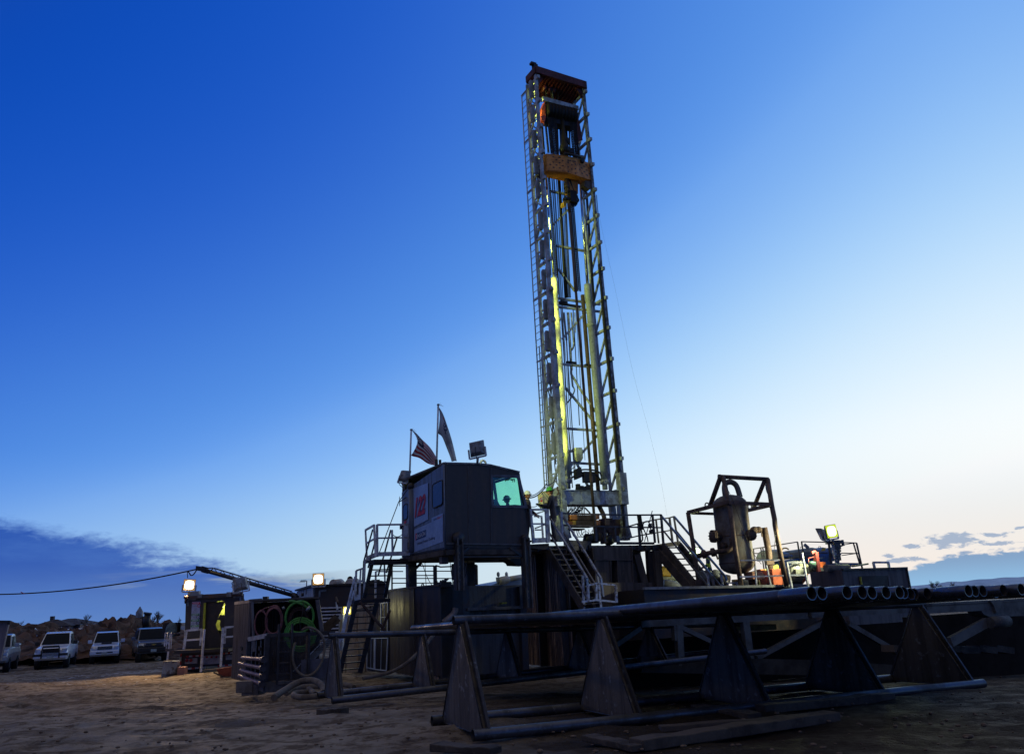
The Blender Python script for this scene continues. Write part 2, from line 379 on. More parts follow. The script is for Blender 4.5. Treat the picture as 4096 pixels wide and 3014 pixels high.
# ------------------------------------------------------------------ dirt mounds
dirt = M('clay_dirt', (.115, .062, .038), (.045, .026, .018), .9, .95, 0, .9, c3=(.15, .09, .058))
def mound(prof, Yc, dep, seed, amp):
    L = [PY(x, y, Yc) for x, y in prof]; mb = MB(); nxx = 150; nyy = 60; vs = []
    for i in range(nxx+1):
        s_ = i/nxx; x = L[0].x+(L[-1].x-L[0].x)*s_
        k = 0
        while k < len(L)-2 and L[k+1].x < x: k += 1
        q = min(1, max(0, (x-L[k].x)/max(1e-6, L[k+1].x-L[k].x))); hz_ = L[k].z*(1-q)+L[k+1].z*q
        for j in range(nyy+1):
            v = j/nyy; prof_ = max(0, math.sin(math.pi*min(1, v*.96+.02)))**.62; y = Yc-dep*.62+dep*1.3*v
            p = Vector((x*.55, y*.55, seed)); p2 = Vector((x*1.3, y*1.3, seed+4))
            c1 = noise.voronoi(p2)[0]; bl = min(.45, c1[1]-c1[0])
            h = hz_*prof_*(1+.06*noise.noise(p*1.4))+amp*(noise.noise(p)*.35+bl*.6-.3)*min(1, prof_*1.5)
            h = min(h, hz_+.08)*min(1, s_*25, (1-s_)*25)
            vs.append((x+noise.noise(p2)*.5, y+noise.noise(p2+Vector((5, 5, 5)))*.5, max(-.1, h)))
    fs = [(i*(nyy+1)+j, (i+1)*(nyy+1)+j, (i+1)*(nyy+1)+j+1, i*(nyy+1)+j+1) for i in range(nxx) for j in range(nyy)]
    mb.add(vs, fs, False); return mb
tag(mound([(-60, 2500), (35, 2484), (52, 2484), (62, 2503), (72, 2510), (84, 2500), (100, 2494), (140, 2490), (158, 2494), (163, 2514), (190, 2517), (196, 2508), (214, 2506), (235, 2520), (262, 2530), (272, 2512), (284, 2534), (300, 2518), (330, 2514), (352, 2530), (375, 2560)], 63, 14, 3, 1.3).build('dirt_mound', dirt), kind='structure')
tag(mound([(350, 2545), (366, 2512), (385, 2498), (405, 2492), (420, 2480), (445, 2475), (468, 2471), (478, 2459), (488, 2458), (497, 2462), (500, 2469), (525, 2468), (553, 2465), (560, 2472), (562, 2484), (578, 2492), (600, 2504), (640, 2510), (690, 2522), (760, 2535), (860, 2560)], 61, 15, 11, 1.5).build('dirt_mound', dirt), kind='structure')
dn = dirt.node_tree; db = dn.nodes['Principled BSDF']; dv_ = dn.nodes.new('ShaderNodeTexCoord').outputs['Object']
old = db.inputs['Base Color'].links[0].from_socket; s1_ = ntex(dn, dv_, .42, 3, .5); s2_ = ntex(dn, dv_, 2.2, 5, .6)
sc_ = mixc(dn, (s1_*.62+s2_*.38).rng(.64, .655), N(dn, old), (.55, .62, .75)); dn.links.new(sc_.s, db.inputs['Base Color'])
# ------------------------------------------------------------------ far buildings and trees
brick = M('house_siding', (.20, .15, .15), (.15, .12, .13), .6, .8)
roofm = M('roof_shingle', (.050, .048, .055), (.035, .034, .04), .8, .9)
winm = M('dark_glass', (.02, .03, .045), (.03, .04, .06), 1, .12)
def gable(parent, a, b_, top, eave, dep, mat, hip):
    mb = MB(); A, B = Vector(a), Vector(b_); d = (B-A).normalized(); n = Vector((-d.y, d.x, 0)); L = (B-A).length
    e = .5; A2, B2 = A-d*e-n*e, B+d*e-n*e
    P = [A2.copy(), B2.copy(), B2+n*(dep+2*e), A2+n*(dep+2*e)]
    for p in P: p.z = eave
    r1, r2 = A+d*L*hip[0]+n*dep/2, A+d*L*hip[1]+n*dep/2; r1.z = r2.z = top
    mb.add(P+[r1, r2], [(0, 1, 5, 4), (1, 2, 5), (2, 3, 4, 5), (3, 0, 4), (3, 2, 1, 0)]); return mb.build('roof', mat, parent)
hA, hB = PY(152, 2504, 205), PY(322, 2494, 205); hA.z = hB.z = 0
h = thing('house', 'low dark-roofed house on the horizon behind the dirt mounds, left of the pale shed', 'house', hA)
eav = PY(200, 2502, 205).z
wl = MB(); dpt = 12; wl.box(((hA+hB)/2+Vector((0, dpt/2, eav/2))), ((hB-hA).length, dpt, eav)); wl.build('wall', brick, h)
gable(h, hA, hB, PY(238, 2474, 211).z, eav+.05, dpt, roofm, (.38, .56))
pc = PY(222, 2510, 205); pm = MB(); pm.box((pc.x, 204, eav/2), (9, 2.5, eav-.2)); pm.build('porch', brick, h)
gable(h, Vector((pc.x-4.8, 202.6, 0)), Vector((pc.x+4.8, 202.6, 0)), eav+1.5, eav-.1, 4, roofm, (.45, .55))
ch = MB(); ch.box(PY(209, 2478, 208), (.8, .8, 1.8)); ch.build('chimney', roofm, h)
for x in (187, 302, 308): wb = MB(); wb.box(PY(x, 2512, 204.9), (1.5, .12, 1.6)); wb.build('window', winm, h)
sA, sB = PY(325, 2500, 240), PY(560, 2490, 240); sA.z = sB.z = 0
sh = thing('shed', 'long pale shed with a ribbed grey roof on the horizon, behind the dirt mounds', 'shed', sA)
shm = M('shed_siding', (.30, .27, .23), (.24, .22, .2), .5, .7); shr = M('shed_roof', (.30, .33, .36), (.2, .22, .25), .5, .5)
e2 = PY(380, 2497, 240).z; wb = MB(); wb.box((sA+sB)/2+Vector((0, 6, e2/2)), ((sB-sA).length, 12, e2)); wb.build('wall', shm, sh)
gable(sh, sA, sB, PY(380, 2489, 246).z, e2+.05, 12, shr, (0, 1))
g2 = thing('house', 'tiny dark gabled hut far off beside the bare trees, left of the trailer', 'house', PY(662, 2500, 190)*1.0)
a_, b_ = PY(650, 2503, 190), PY(674, 2502, 190); wb = MB()
for q in (a_, b_):
    for k in (0, 3): wb = MB(); wb.beam(Vector((q.x, q.y+k, 0)), Vector((q.x, q.y+k, q.z)), .3); wb.build('post', roofm, g2)
gable(g2, Vector((a_.x, 190, 0)), Vector((b_.x, 190, 0)), PY(662, 2489, 190).z, a_.z, 4, roofm, (.4, .6))
fm = M('white_fence_paint', (.5, .55, .6), (.35, .38, .42), 1, .7)
fn = MB(); q0, q1 = PY(343, 2519, 130), PY(374, 2518, 130)
for k in (0, .45, .9): fn.beam(q0-UP*k, q1-UP*k, .06, .14)
for k in range(6): p_ = q0.lerp(q1, k/5); fn.beam(p_+UP*.1, Vector((p_.x, p_.y, 0)), .12)
tag(fn.build('rail_fence', fm), 'short white rail fence showing between the two dirt mounds', 'fence')
fn = MB(); q0, q1 = PY(632, 2507, 150), PY(742, 2504, 150)
for k in range(60): p_ = q0.lerp(q1, k/59); fn.beam(p_, Vector((p_.x, p_.y, 0)), .07)
for k in (0, .7): fn.beam(q0-UP*k, q1-UP*k, .07, .12)
tag(fn.build('rail_fence', fm), 'long pale picket fence at the horizon left of the trailer', 'fence')
barkm = M('bark', (.085, .065, .055), (.05, .04, .035), 3, .9)
def tree(x, ytop, ybase, Yd, spread, label, n0=5, seed=1):
    rnd = random.Random(seed); b0 = PY(x, ybase, Yd); tp = PY(x, ytop, Yd); b0.z = -.2; Ht = tp.z; r = thing('bare_tree', label, 'tree', b0, 'bare trees on the horizon')
    tr = MB(); cr_ = MB()
    tr.tube([b0, b0+UP*Ht*.3, b0+UP*Ht*.55+Vector((.2, 0, 0)), b0+UP*Ht*.98], [Ht*.02+.05, Ht*.016+.03, Ht*.011+.02, .015], 6); tr.build('trunk', barkm, r)
    def br(p, d, L, rad, dep):
        q = p+d*L; cr_.tube([p, p.lerp(q, .5)+Vector((rnd.uniform(-.05, .05)*L, 0, rnd.uniform(-.05, .05)*L)), q], [rad, rad*.8, rad*.55], 4, cap=False)
        if dep == 0: return
        for k in range(rnd.randint(3, 4)):
            nd = (d+Vector((rnd.uniform(-1, 1), rnd.uniform(-1, 1), rnd.uniform(-.15, .8)))*.65).normalized()
            br(p.lerp(q, rnd.uniform(.35, 1)), nd, L*rnd.uniform(.5, .8), rad*.6, dep-1)
    for k in range(n0*3):
        h_ = rnd.uniform(.22, .85); a = rnd.uniform(0, 6.28)
        br(b0+UP*Ht*h_, Vector((math.cos(a)*spread, math.sin(a)*spread, 1)).normalized(), Ht*.28*(1.1-h_*.5), Ht*.006+.02, 3)
    cr_.build('crown', barkm, r)
tree(346, 2467, 2500, 130, .55, 'small bare tree rising behind the house, left of the big dirt mound', 3, 2)
tree(628, 2454, 2515, 105, .5, 'tallest bare tree, just right of the dark vertical pipe', 4, 3)
tree(606, 2468, 2520, 100, .9, 'round bushy bare tree just left of the tallest bare tree', 5, 4)
tree(713, 2474, 2510, 160, .6, 'thin bare tree beside the left edge of the trailer', 3, 5)
tree(75, 2487, 2515, 120, .8, 'low bare tree behind the left dirt mound', 3, 6)
tree(3738, 2324, 2356, 120, 1.1, 'wide bare tree on the right-hand horizon above the pipe ends', 5, 7)
tree(3816, 2327, 2356, 125, .9, 'smaller bare tree at the far right of the horizon', 4, 8)
pp = MB(); pp.tube([PY(582, 2512, 58), PY(591, 2455, 58)], .22, 10); pp.tube([PY(590, 2456, 58), PY(592, 2448, 58)], .27, 10)
tag(pp.build('vent_pipe', blk), 'dark upright pipe standing behind the right dirt mound', 'pipe')
pp = MB(); pp.tube([PY(571, 2500, 59), PY(573, 2464, 59)], .07, 6)
tag(pp.build('post', blk), 'thin upright post on the right dirt mound beside the dark pipe', 'post')
pp = MB(); pp.lathe(PY(557, 2468, 59), [(.25, 0), (.25, .35), (.02, .75)]); tag(pp.build('marker_cone', lampg), 'small pointed grey marker on top of the right dirt mound', 'marker')
# ------------------------------------------------------------------ pickup trucks
winb = M('windscreen', (.010, .014, .018), (.012, .014, .016), 3, .3, 0, 0, spec=.04)
def truck(px, py, Yd, rear, c1, c2, W_, H_, kind, label, plate=True, guard=False, lower=None):
    paint = M('car_paint_'+kind, c1, c2, 1.5, .28, .25, 0, lo=.2, hi=.9, coat=.6)
    g0 = PY(px, py, Yd); g0.z = gh(g0.x, g0.y)+.01
    t = thing('pickup_truck' if kind != 'suv' else 'parked_suv', label, 'pickup truck' if kind != 'suv' else 'SUV', g0, 'vehicles parked in front of the dirt mounds')
    r = D(rear); s_ = Vector((r.y, -r.x, 0))   # r: towards the tail; s_: image-right
    def P(x, y, z): return g0+s_*x*W_/2+r*y+UP*z*H_
    W_ *= .86; L = 5.0 if kind != 'suv' else 4.8
    def loft(secs, name, mat, par=t, bev=.04):
        mb = MB(); n = len(secs[0]); vs = [P(*v) for s2 in secs for v in s2]; m_ = len(secs)
        fs = [(i*n+j, i*n+(j+1) % n, (i+1)*n+(j+1) % n, (i+1)*n+j) for i in range(m_-1) for j in range(n)]+[tuple(range(n))[::-1], tuple(range((m_-1)*n, m_*n))]
        mb.add(vs, fs, False); return mb.build(name, mat, par, bev=bev)
    def sec(y, w, z0, z1, w1=None): w1 = w if w1 is None else w1; zm = z0+(z1-z0)*.62; return [(-w*.97, y, z0), (w*.97, y, z0), (w, y, zm), (w1*.92, y, z1), (-w1*.92, y, z1), (-w, y, zm)]
    loft([sec(.02, .93, .26, .50), sec(.10, .99, .24, .575), sec(.9, 1.0, .24, .615), sec(1.55, 1.0, .24, .635), sec(3.6, 1.0, .24, .64), sec(L, .98, .26, .64)], 'body', paint)
    ce = 3.6 if kind != 'suv' else L-.1
    cabn = loft([[(-.93, 1.35, .62), (.93, 1.35, .62), (.90, 1.40, .64), (-.90, 1.40, .64)], [(-.93, 2.1, .62), (.93, 2.1, .62), (.76, 2.15, .965), (-.76, 2.15, .965)],
                [(-.93, 2.6, .62), (.93, 2.6, .62), (.76, 2.6, 1.0), (-.76, 2.6, 1.0)], [(-.93, ce, .62), (.93, ce, .62), (.74, ce-.15, .985), (-.74, ce-.15, .985)]], 'cab', paint)
    if kind != 'suv' and kind != 'blue':
        loft([[(-.98, ce+.02, .62), (.98, ce+.02, .62), (.98, ce+.02, .70), (-.98, ce+.02, .70)], [(-.96, L, .62), (.96, L, .62), (.96, L, .70), (-.96, L, .70)]], 'cargo_bed', paint)
    wd = MB(); a, b2 = 1.40, 2.10
    q = [P(-.84, 1.42, .655), P(.84, 1.42, .655), P(.71, 2.10, .945), P(-.71, 2.10, .945)]; nn = (q[1]-q[0]).cross(q[3]-q[0]).normalized()
    nn = nn if nn.dot(-r) > 0 else -nn
    wd.prism([v+nn*.012 for v in q], nn*.02); wd.build('windscreen', winb, t)
    for sx_ in (-1, 1):
        sw = MB(); q = [P(sx_*.925, 1.75, .665), P(sx_*.80, 2.35, .93), P(sx_*.79, ce-.5, .93), P(sx_*.92, ce-.35, .665)]; sw.prism(q, s_*sx_*.03); sw.build('side_window', winb, t)
        mr = MB(); mr.box(P(sx_*1.16, 1.85, .69), (.22, .12, .20), s_); mr.beam(P(sx_*.95, 1.85, .66), P(sx_*1.12, 1.85, .67), .05); mr.build('wing_mirror', blk if guard else paint, t, bev=.02)
        hl = MB(); q = [P(sx_*.62, .0, .455), P(sx_*.93, .05, .455), P(sx_*.955, .09, .545), P(sx_*.64, .05, .54)]; hl.prism(q, -r*.04); hl.build('headlight', M('headlight_glass', (.45, .5, .55), (.25, .28, .3), 6, .12, .4), t)
        for yy in (.95, L-1.15):
            w = MB(); c_ = P(sx_*.88, yy, 0)+UP*.37; w.lathe(c_-s_*sx_*.13, [(.22, 0), (.37, .01), (.385, .06), (.385, .2), (.37, .25), (.24, .26)], s_*sx_, 20); wo_ = w.build('wheel', rubber, t)
            w = MB(); w.lathe(c_-s_*sx_*.02, [(.24, 0), (.24, .12), (.20, .13), (.05, .10), (0, .12)], s_*sx_, 16); w.build('rim', M('alloy_rim', (.35, .36, .38), None, 5, .35, .8), wo_)
            wa = MB(); wa.lathe(c_-s_*sx_*.16, [(.0, 0), (.46, 0), (.46, .24)], s_*sx_, 20); wa.build('wheel_arch', blk, t)
    gr_ = MB(); gr_.box(P(0, -.005, .50), (W_*.5, .07, .10*H_), s_); go_ = gr_.build('grille', blk, t)
    gb = MB()
    for k in range(1, 4): gb.box(P(0, -.045, .455+.03*k), (W_*.5, .03, .008*H_), s_)
    gb.build('grille_bar', M('trim_chrome', (.3, .33, .36), None, 5, .25, .8) if not guard else blk, go_)
    lowm = lower or paint
    bm_ = MB(); bm_.box(P(0, -.06, .355), (W_*1.0, .26, .13*H_), s_); bm_.build('bumper', lowm, t, bev=.04)
    if kind == 'suv': lm = MB(); lm.box(P(0, .03, .44), (W_*.985, .12, .09*H_), s_); lm.build('lower_fascia', blk, t, bev=.02)
    if kind == 'suv': em_ = MB(); em_.box(P(0, -.075, .502), (.26, .02, .045), s_); em_.box(P(0, -.078, .502), (.11, .02, .085), s_); em_.build('emblem', M('emblem_gold', (.55, .38, .08), None, 9, .35, .5), t)
    if kind == 'blue':
        for sx_ in (-.35, .35): lm = MB(); lm.box(P(sx_, -.185, .355), (.34, .03, .07), s_); lm.build('air_intake', blk, t)
        lm = MB(); lm.box(P(.05, .95, .635), (.55, .4, .10), s_); lm.build('hood_scoop', blk, t, bev=.02)
    if guard:
        gd = MB()
        for xx in (-.52, .52): gd.tube([P(xx, -.22, .30), P(xx, -.24, .50), P(xx*.9, -.16, .615)], .035, 8)
        gd.tube([P(-.47, -.16, .615), P(.47, -.16, .615)], .045, 8)
        for k in range(9): gd.box(P(0, -.23, .36+k*.028), (W_*.5, .02, .02), s_)
        gd.build('grille_guard', blk, t)
        for sx_ in (-1, 1): gd = MB(); gd.box(P(sx_*.78, -.16, .39), (.42, .16, .12), s_); gd.build('guard_wing', blk, t, bev=.02)
    if plate: pl = MB(); pl.box(P(0, -.235 if guard else -.2, .33), (.31, .02, .15), s_); pl.build('number_plate', M('plate_white', (.35, .42, .42), (.25, .3, .3), 9, .6), t)
    if kind == 'white':
        rb = MB()
        for k in range(-3, 4): rb.beam(P(k*.2, 2.25, 1.003), P(k*.2, ce-.4, .998), .03, .02)
        rb.build('roof_rib', paint, cabn)
    return t
truck(197, 2672, 46.5, -22, (.80, .84, .90), (.72, .77, .84), 1.92, 1.93, 'white', 'white pickup truck with a black grille guard, second vehicle from the left', guard=True)
truck(414, 2652, 49.5, -24.5, (.60, .68, .80), (.52, .60, .72), 1.80, 1.80, 'blue', 'light silver pickup with a hood scoop, between the white truck and the dark SUV')
truck(610, 2642, 50.0, -29, (.13, .15, .19), (.09, .11, .14), 1.98, 1.92, 'suv', 'dark grey SUV with gold badge, nearest the trailer steps', lower=blk)
truck(-50, 2682, 45.0, -24, (.30, .34, .38), (.25, .28, .32), 1.98, 1.95, 'grey', 'grey pickup cut by the left edge, behind the upright grey panel')
truck(752, 2598, 62.0, -10, (.7, .76, .82), (.6, .66, .74), 1.95, 1.9, 'far', 'white pickup far back, mostly hidden by the trailer', plate=False)
# leaning grey panel at the left edge
pn = thing('tailgate_panel', 'tall grey metal panel leaning in at the left edge in front of the grey pickup', 'panel', PY(0, 2640, 41))
pp = MB(); q = [PY(-60, 2478, 41), PY(36, 2482, 41), PY(2, 2640, 41), PY(-60, 2640, 41)]; pp.prism(q, (0, .12, 0)); pp.build('plate', M('scratched_grey', (.16, .15, .17), (.09, .085, .1), 2.5, .55, .1, .1, streak=True), pn)
pp = MB(); pp.beam(PY(-60, 2483, 40.9), PY(35, 2484, 40.9), .08, .1); pp.beam(PY(37, 2480, 40.9), PY(33, 2496, 40.9), .12); pp.build('edge_rail', blk, pn)
# ================================================================== drilling mast
RU, RV = D(61), D(-29)
MF = PL(PY(2265, 2150, 30.5), 61); FLp = MF.p; FLOORZ = FLp.z
DEP = .78
MBk = PL(FLp+RV*DEP, 61); ML = PL(FLp, -29); MR = PL(MF(2513, 2172), -29)
mast = thing('drilling_mast', 'tall white lattice mast with red crown and hydraulic rams, rising from the rig floor', 'drilling mast', FLp)
def onleg(a, b_, y):  # x on the pixel line a-b at height y
    return a[0]+(b_[0]-a[0])*(y-a[1])/(b_[1]-a[1])
fl0, fl1, fr0, fr1 = (2262, 2150), (2143, 300), (2509, 2172), (2331, 345)
FLb, FLt, FRb, FRt = MF(*fl0), MF(*fl1), MF(*fr0), MF(*fr1)
def FL(z): return FLb.lerp(FLt, (z-FLb.z)/(FLt.z-FLb.z))
def FR(z): return FRb.lerp(FRt, (z-FRb.z)/(FRt.z-FRb.z))
def BL(z): return FL(z)+RV*DEP
def BR(z): return FR(z)+RV*DEP
ztop = FLt.z
zt1 = MF(onleg(fl0, fl1, 1145), 1145).z; zt2 = MF(onleg(fr0, fr1, 1200), 1200).z
for nm, fn_, w, mt, zt in (('leg', FL, .20, mastp, zt1), ('leg', FR, .19, mastb, zt2), ('leg', BL, .10, mastp, 0), ('leg', BR, .10, mastp, 0)):
    mb = MB()
    if zt: mb.beam(fn_(FLOORZ-.1), fn_(zt), w, w, RV); mb.beam(fn_(zt), fn_(ztop), .115, .14, RV)
    else: mb.beam(fn_(FLOORZ-.1), fn_(ztop), w, w, RV)
    lg = mb.build(nm, mt, mast)
    if fn_ is FR:
        mb = MB(); mb.beam(fn_(FLOORZ+.4)-RU*.105-RV*.06, fn_(ztop-8.6)-RU*.105-RV*.06, .05, .12, RV); mb.build('rail_strip', chainm, lg)
mb = MB(); mb.beam(MR.off(.12)(2346, 770)-RU*.0, FR(zt2)-RU*.36+RV*.2, .07, .09, RV); mb.build('guide_rail', chainm, mast)
zs = [MF(onleg(fr0, fr1, y), y).z for y in (1957, 1835, 1699, 1566, 1439, 1315, 1196, 1080, 975, 868, 765, 665, 565, 465, 375)]
for i, z in enumerate(zs):
    for side, A, B, mt in (('l', BL, FL, mastp), ('r', BR, FR, mastp)):
        a, b_ = A(z), B(z)
        mb = MB(); mb.beam(a, b_, .10, .10); mb.box(b_-RV*.16, (.12, .16, .14), RU); mb.build('strut', mt, mast)
        if i < len(zs)-1:
            mb = MB(); mb.beam(a+UP*.06, B(zs[i+1])-UP*.12, .075, .075); mb.build('brace', mt, mast)
# rear face: horizontals and diagonals
def back(pts, w=.09, mt=mastp, nm='brace', pl=MBk):
    for p, q in pts: mb = MB(); mb.beam(pl(*p), pl(*q), w, w); mb.build(nm, mt, mast)
back([((2240, 1455), (2385, 1469)), ((2262, 1713), (2400, 1722)), ((2227, 983), (2345, 1005)), ((2204, 765), (2310, 786)), ((2225, 1192), (2400, 1217)), ((2225, 1226), (2400, 1246)), ((2268, 1803), (2330, 1803)), ((2274, 1849), (2430, 1858))], nm='strut')
back([((2311, 800), (2214, 898)), ((2233, 1074), (2300, 1165)), ((2343, 1250), (2249, 1355)), ((2263, 1551), (2393, 1708)), ((2390, 1740), (2290, 1855)), ((2290, 1850), (2260, 1910)), ((2306, 1850), (2362, 1965)), ((2225, 690), (2310, 640)), ((2190, 500), (2300, 415))], .08)
# ladder on the left flank
ld = MB(); lz0 = ML(2182, 1954).z
def LA(z, k): return BL(z)+RV*k
for k in (.12, .52): ld.tube([LA(lz0, k), LA(ztop-.2, k)], .028, 6)
z = lz0
while z < ztop-.2: ld.tube([LA(z, .12), LA(z, .52)], .014, 5); z += .305
for zz in zs[::2]: ld.beam(LA(zz, 0), LA(zz, .55), .05)
ld.build('ladder', mastp, mast)
cg = MB()
for k in (.2, .3, .42): cg.tube([LA(lz0, k)+RU*.06, LA(zs[4]+random.random(), k)+RU*.08], .022, 5)
for k in range(5): cg.tube(bez([LA(lz0+.2+k*.7, .05)+RU*.3, LA(lz0+.9+k*.7, -.1)+RU*.15, LA(lz0+1.5+k*.7, -.3)+RU*.1, LA(lz0+2.4+k*.7, -.2)]), .022, 5)
cg.build('cable_run', cable, mast)
# fluorescent fixtures hung up the left flank, tubes turned in towards the rams
tubeE = EM('lit_tube', (.85, .95, .14), 3.2)
for i, (x, y) in enumerate(((2125, 357), (2131, 455), (2138, 557), (2145, 662), (2152, 757), (2162, 882), (2169, 998), (2176, 1118), (2183, 1238), (2189, 1364), (2197, 1493), (2206, 1628), (2216, 1773))):
    pl = PL(FLp+RV*.24-RU*.10, 61); c_ = pl(x, y)
    mb = MB(); mb.box(c_, (.17, .15, .78), RU); mb.box(c_-UP*.41, (.13, .11, .06), RU); mb.box(c_+UP*.41, (.13, .11, .06), RU); fx = mb.build('light_fixture', greyb, mast, bev=.02)
    mb = MB(); mb.box(c_+RV*.09+RU*.055, (.11, .035, .76), RU); mb.build('tube', tubeE, fx)
    la = bpy.data.lights.new('tube_light', 'AREA'); la.shape = 'RECTANGLE'; la.size = .12; la.size_y = .76; la.energy = 11 if i > 4 else 6; la.spread = math.radians(110); la.color = (.86, 1.0, .16)
    lo = bpy.data.objects.new('tube_light', la); COL.objects.link(lo); lo.parent = fx; lo.location = (c_+RV*.0+RU*.13)-ORG[mast]
    lo.rotation_euler = (-(RU*.95+RV*.35)).to_track_quat('Z', 'Y').to_euler()
    mb = MB(); mb.beam(c_+UP*.34+RU*.08, c_+UP*.36+RU*.26, .03); mb.beam(c_-UP*.34+RU*.08, c_-UP*.32+RU*.26, .03); mb.build('bracket', mastp, fx)
    mb = MB(); mb.tube(bez([c_-UP*.43, c_-UP*.62+RU*.03, c_-UP*.7+RU*.12, c_-UP*.5+RU*.2]), .012, 5); mb.build('cord', cable, fx)
# crown
cz = MF(2331, 345).z; q0, q1 = FL(ztop)-RU*.06, FR(ztop)+RU*.10
h0 = q0.z+.05; q0.z = q1.z = h0
mb = MB()
for k, hh in ((-.12, .34), (DEP-.1, .30)): mb.beam(q0+RV*k+UP*.12, q1+RV*k+UP*.12, .12, hh)
for k in (0, 1): q = q0.lerp(q1, k); mb.beam(q-RV*.1+UP*.12, q+RV*(DEP-.1)+UP*.12, .12, .30)
mb.prism([q0-RV*.15+UP*.02, q1-RV*.15+UP*.02, q1+RV*(DEP-.1)+UP*.02, q0+RV*(DEP-.1)+UP*.02], UP*.03)
q2 = q0+RU*.30; mb.prism([q2+RV*.0, q2+RV*(DEP+.45)-UP*.30, q2+RV*(DEP+.45)+UP*.02, q2+RV*0+UP*.02], q1-q2)
cr_ = mb.build('crown', redm, mast)
gm_ = MB()
for k in range(14): gm_.beam(q2.lerp(q1, (k+.5)/14)-RV*.1+UP*-.03, q2.lerp(q1, (k+.5)/14)+RV*(DEP+.45)-UP*.34, .05, .05)
gm_.build('crown_joist', redm, cr_)
mb = MB(); mb.prism([q0+UP*.0-RU*.02, q0+RU*.5+UP*.0, q0+RU*.15-UP*.55], RV*.1); mb.build('crown_gusset', redm, cr_)
mb = MB(); mb.prism([q1+UP*.0, q1-RU*.55, q1-RU*.15-UP*.5, q1-UP*.6], RV*.1); mb.build('crown_gusset', redm, cr_)
bq = q0-RU*.05+RV*.1
mb = MB(); mb.box(bq+UP*.36+RU*.15, (.2, .2, .36), RU); mb.box(bq+UP*.56+RU*.06, (.26, .18, .1), RU); mb.beam(bq+UP*.6+RU*.1, bq+UP*.15+RU*.55, .08); mb.build('beacon', blk, cr_)
mb = MB()
for k in range(3): mb.lathe(q0.lerp(q1, .28+k*.09)+RV*.5-UP*.22, [(.0, -.05), (.2, -.05), (.16, 0), (.2, .05), (0, .05)], RU, 16)
mb.build('sheave', redm, cr_)
mb = MB(); mb.tube(bez([q0.lerp(q1, .42)+RV*.4-UP*.1, q0.lerp(q1, .43)+RV*.4-UP*.6, q0.lerp(q1, .45)+RV*.4-UP*.9]), .04, 6)
for s_ in (-1, 1): mb.tube(arc(q0.lerp(q1, .42+s_*.05)+RV*.4-UP*.45, .2, .3, RU, UP, n=16), .012, 4, closed=True)
mb.build('hook_line', cable, mast)
# rams: barrels, chrome rods
CY = PL(FLp+RV*.60, 61)
for (b0, b1, r1, rr, w) in (((2271, 1924), (2216, 1112), (2166, 480), .058, .128), ((2418, 1927), (2350, 1138), (2303, 470), .06, .142)):
    p0, p1, p2 = CY(*b0), CY(*b1), CY(*r1)
    mb = MB(); d_ = (p1-p0).normalized(); L_ = (p1-p0).length
    mb.lathe(p0, [(0, 0), (w, 0), (w, L_-1.9), (w*1.0, L_-1.9), (w*1.32, L_-1.88), (w*1.32, L_-1.78), (w, L_-1.76), (w, L_-.75), (w*1.16, L_-.73), (w*1.16, L_-.15), (w*1.05, L_-.12), (w*1.05, L_), (rr, L_), (0, L_)], d_, 24)
    ram = mb.build('hydraulic_ram', M('ram_barrel_lit', (.56, .56, .46), (.44, .46, .40), 2.4, .5, 0, .1, lo=.45, hi=.7, c3=(.2, .18, .12)) if b0[0] < 2300 else M('ram_barrel_shaded', (.30, .34, .40), (.22, .24, .27), 2.4, .55, 0, .1, lo=.45, hi=.7, c3=(.12, .10, .08)), mast)  # same barrels in two tones: brighter lit left, dimmer right, put into the colour
    mb = MB(); mb.lathe(p0-d_*.30, [(0, 0), (w*.75, 0), (w*.75, .22), (w*1.25, .22), (w*1.25, .38), (w, .38)], d_, 20); mb.build('base_flange', mastp, ram)
    mb = MB(); mb.tube([p1, p2], rr, 16); mb.build('rod', chrome, ram)
# base beam and floor box
mb = MB(); A, B = MF(2262, 1961), MF(2476, 1965); hb_ = .50
mb.prism([A, B, B-UP*hb_, A-UP*hb_], RV*.55); mb.build('base_beam', mastp, mast, bev=.015)
mb = MB(); mb.beam(MF(2262, 1961)+RV*.28+UP*.015, MF(2476, 1965)+RV*.28+UP*.015, .62, .03); mb.beam(A+RV*.28-UP*(hb_+.015), B+RV*.28-UP*(hb_+.015), .62, .03); mb.build('beam_flange', mastb, mast)
mb = MB()
for k in (.3, .52, .74): q = A.lerp(B, k); mb.box(q-RV*.008-UP*hb_/2, (.10, .016, hb_-.04), RU)
mb.build('stiffener', mastp, mast)
mb = MB(); a = FR(FLOORZ+2.25); mb.box(a-RU*.0-RV*.02-UP*.35, (.34, .30, 1.25), RU); mb.build('corner_block', mastp, mast, bev=.02)
mb = MB(); a = MF(2246, 1955); mb.prism([a, a-RU*.05-UP*.62, a-UP*.62+RV*1.5, a+RV*1.5], -RU*.12); mb.prism([a+RV*.3-UP*.02, a+RV*.3-UP*.45, a+RV*.95-UP*.45, a+RV*.95-UP*.02], -RU*.32); mb.build('side_box', mastp, mast, bev=.015)
for fn_, dx in ((FL, -.12), (FR, .1)):                              # splayed feet
    a = fn_(FLOORZ); mb = MB(); mb.prism([a-RU*.18, a+RU*.28, a+RU*.1+UP*.75, a-RU*.1+UP*.75], RV*.3); mb.build('foot', mastb, mast)
for p, q in (((2232, 2012), (2238, 2165)), ((2447, 2018), (2465, 2168)), ((2480, 2018), (2492, 2160))):
    mb = MB(); mb.beam(MBk(*p), MBk(*q), .22, .22); mb.build('column', mastp, mast)
mb = MB(); mb.prism([ML(2225, 2035), ML(2243, 2140), ML(2215, 2168), ML(2205, 2168)], RU*.06); mb.build('gusset', mastp, mast)
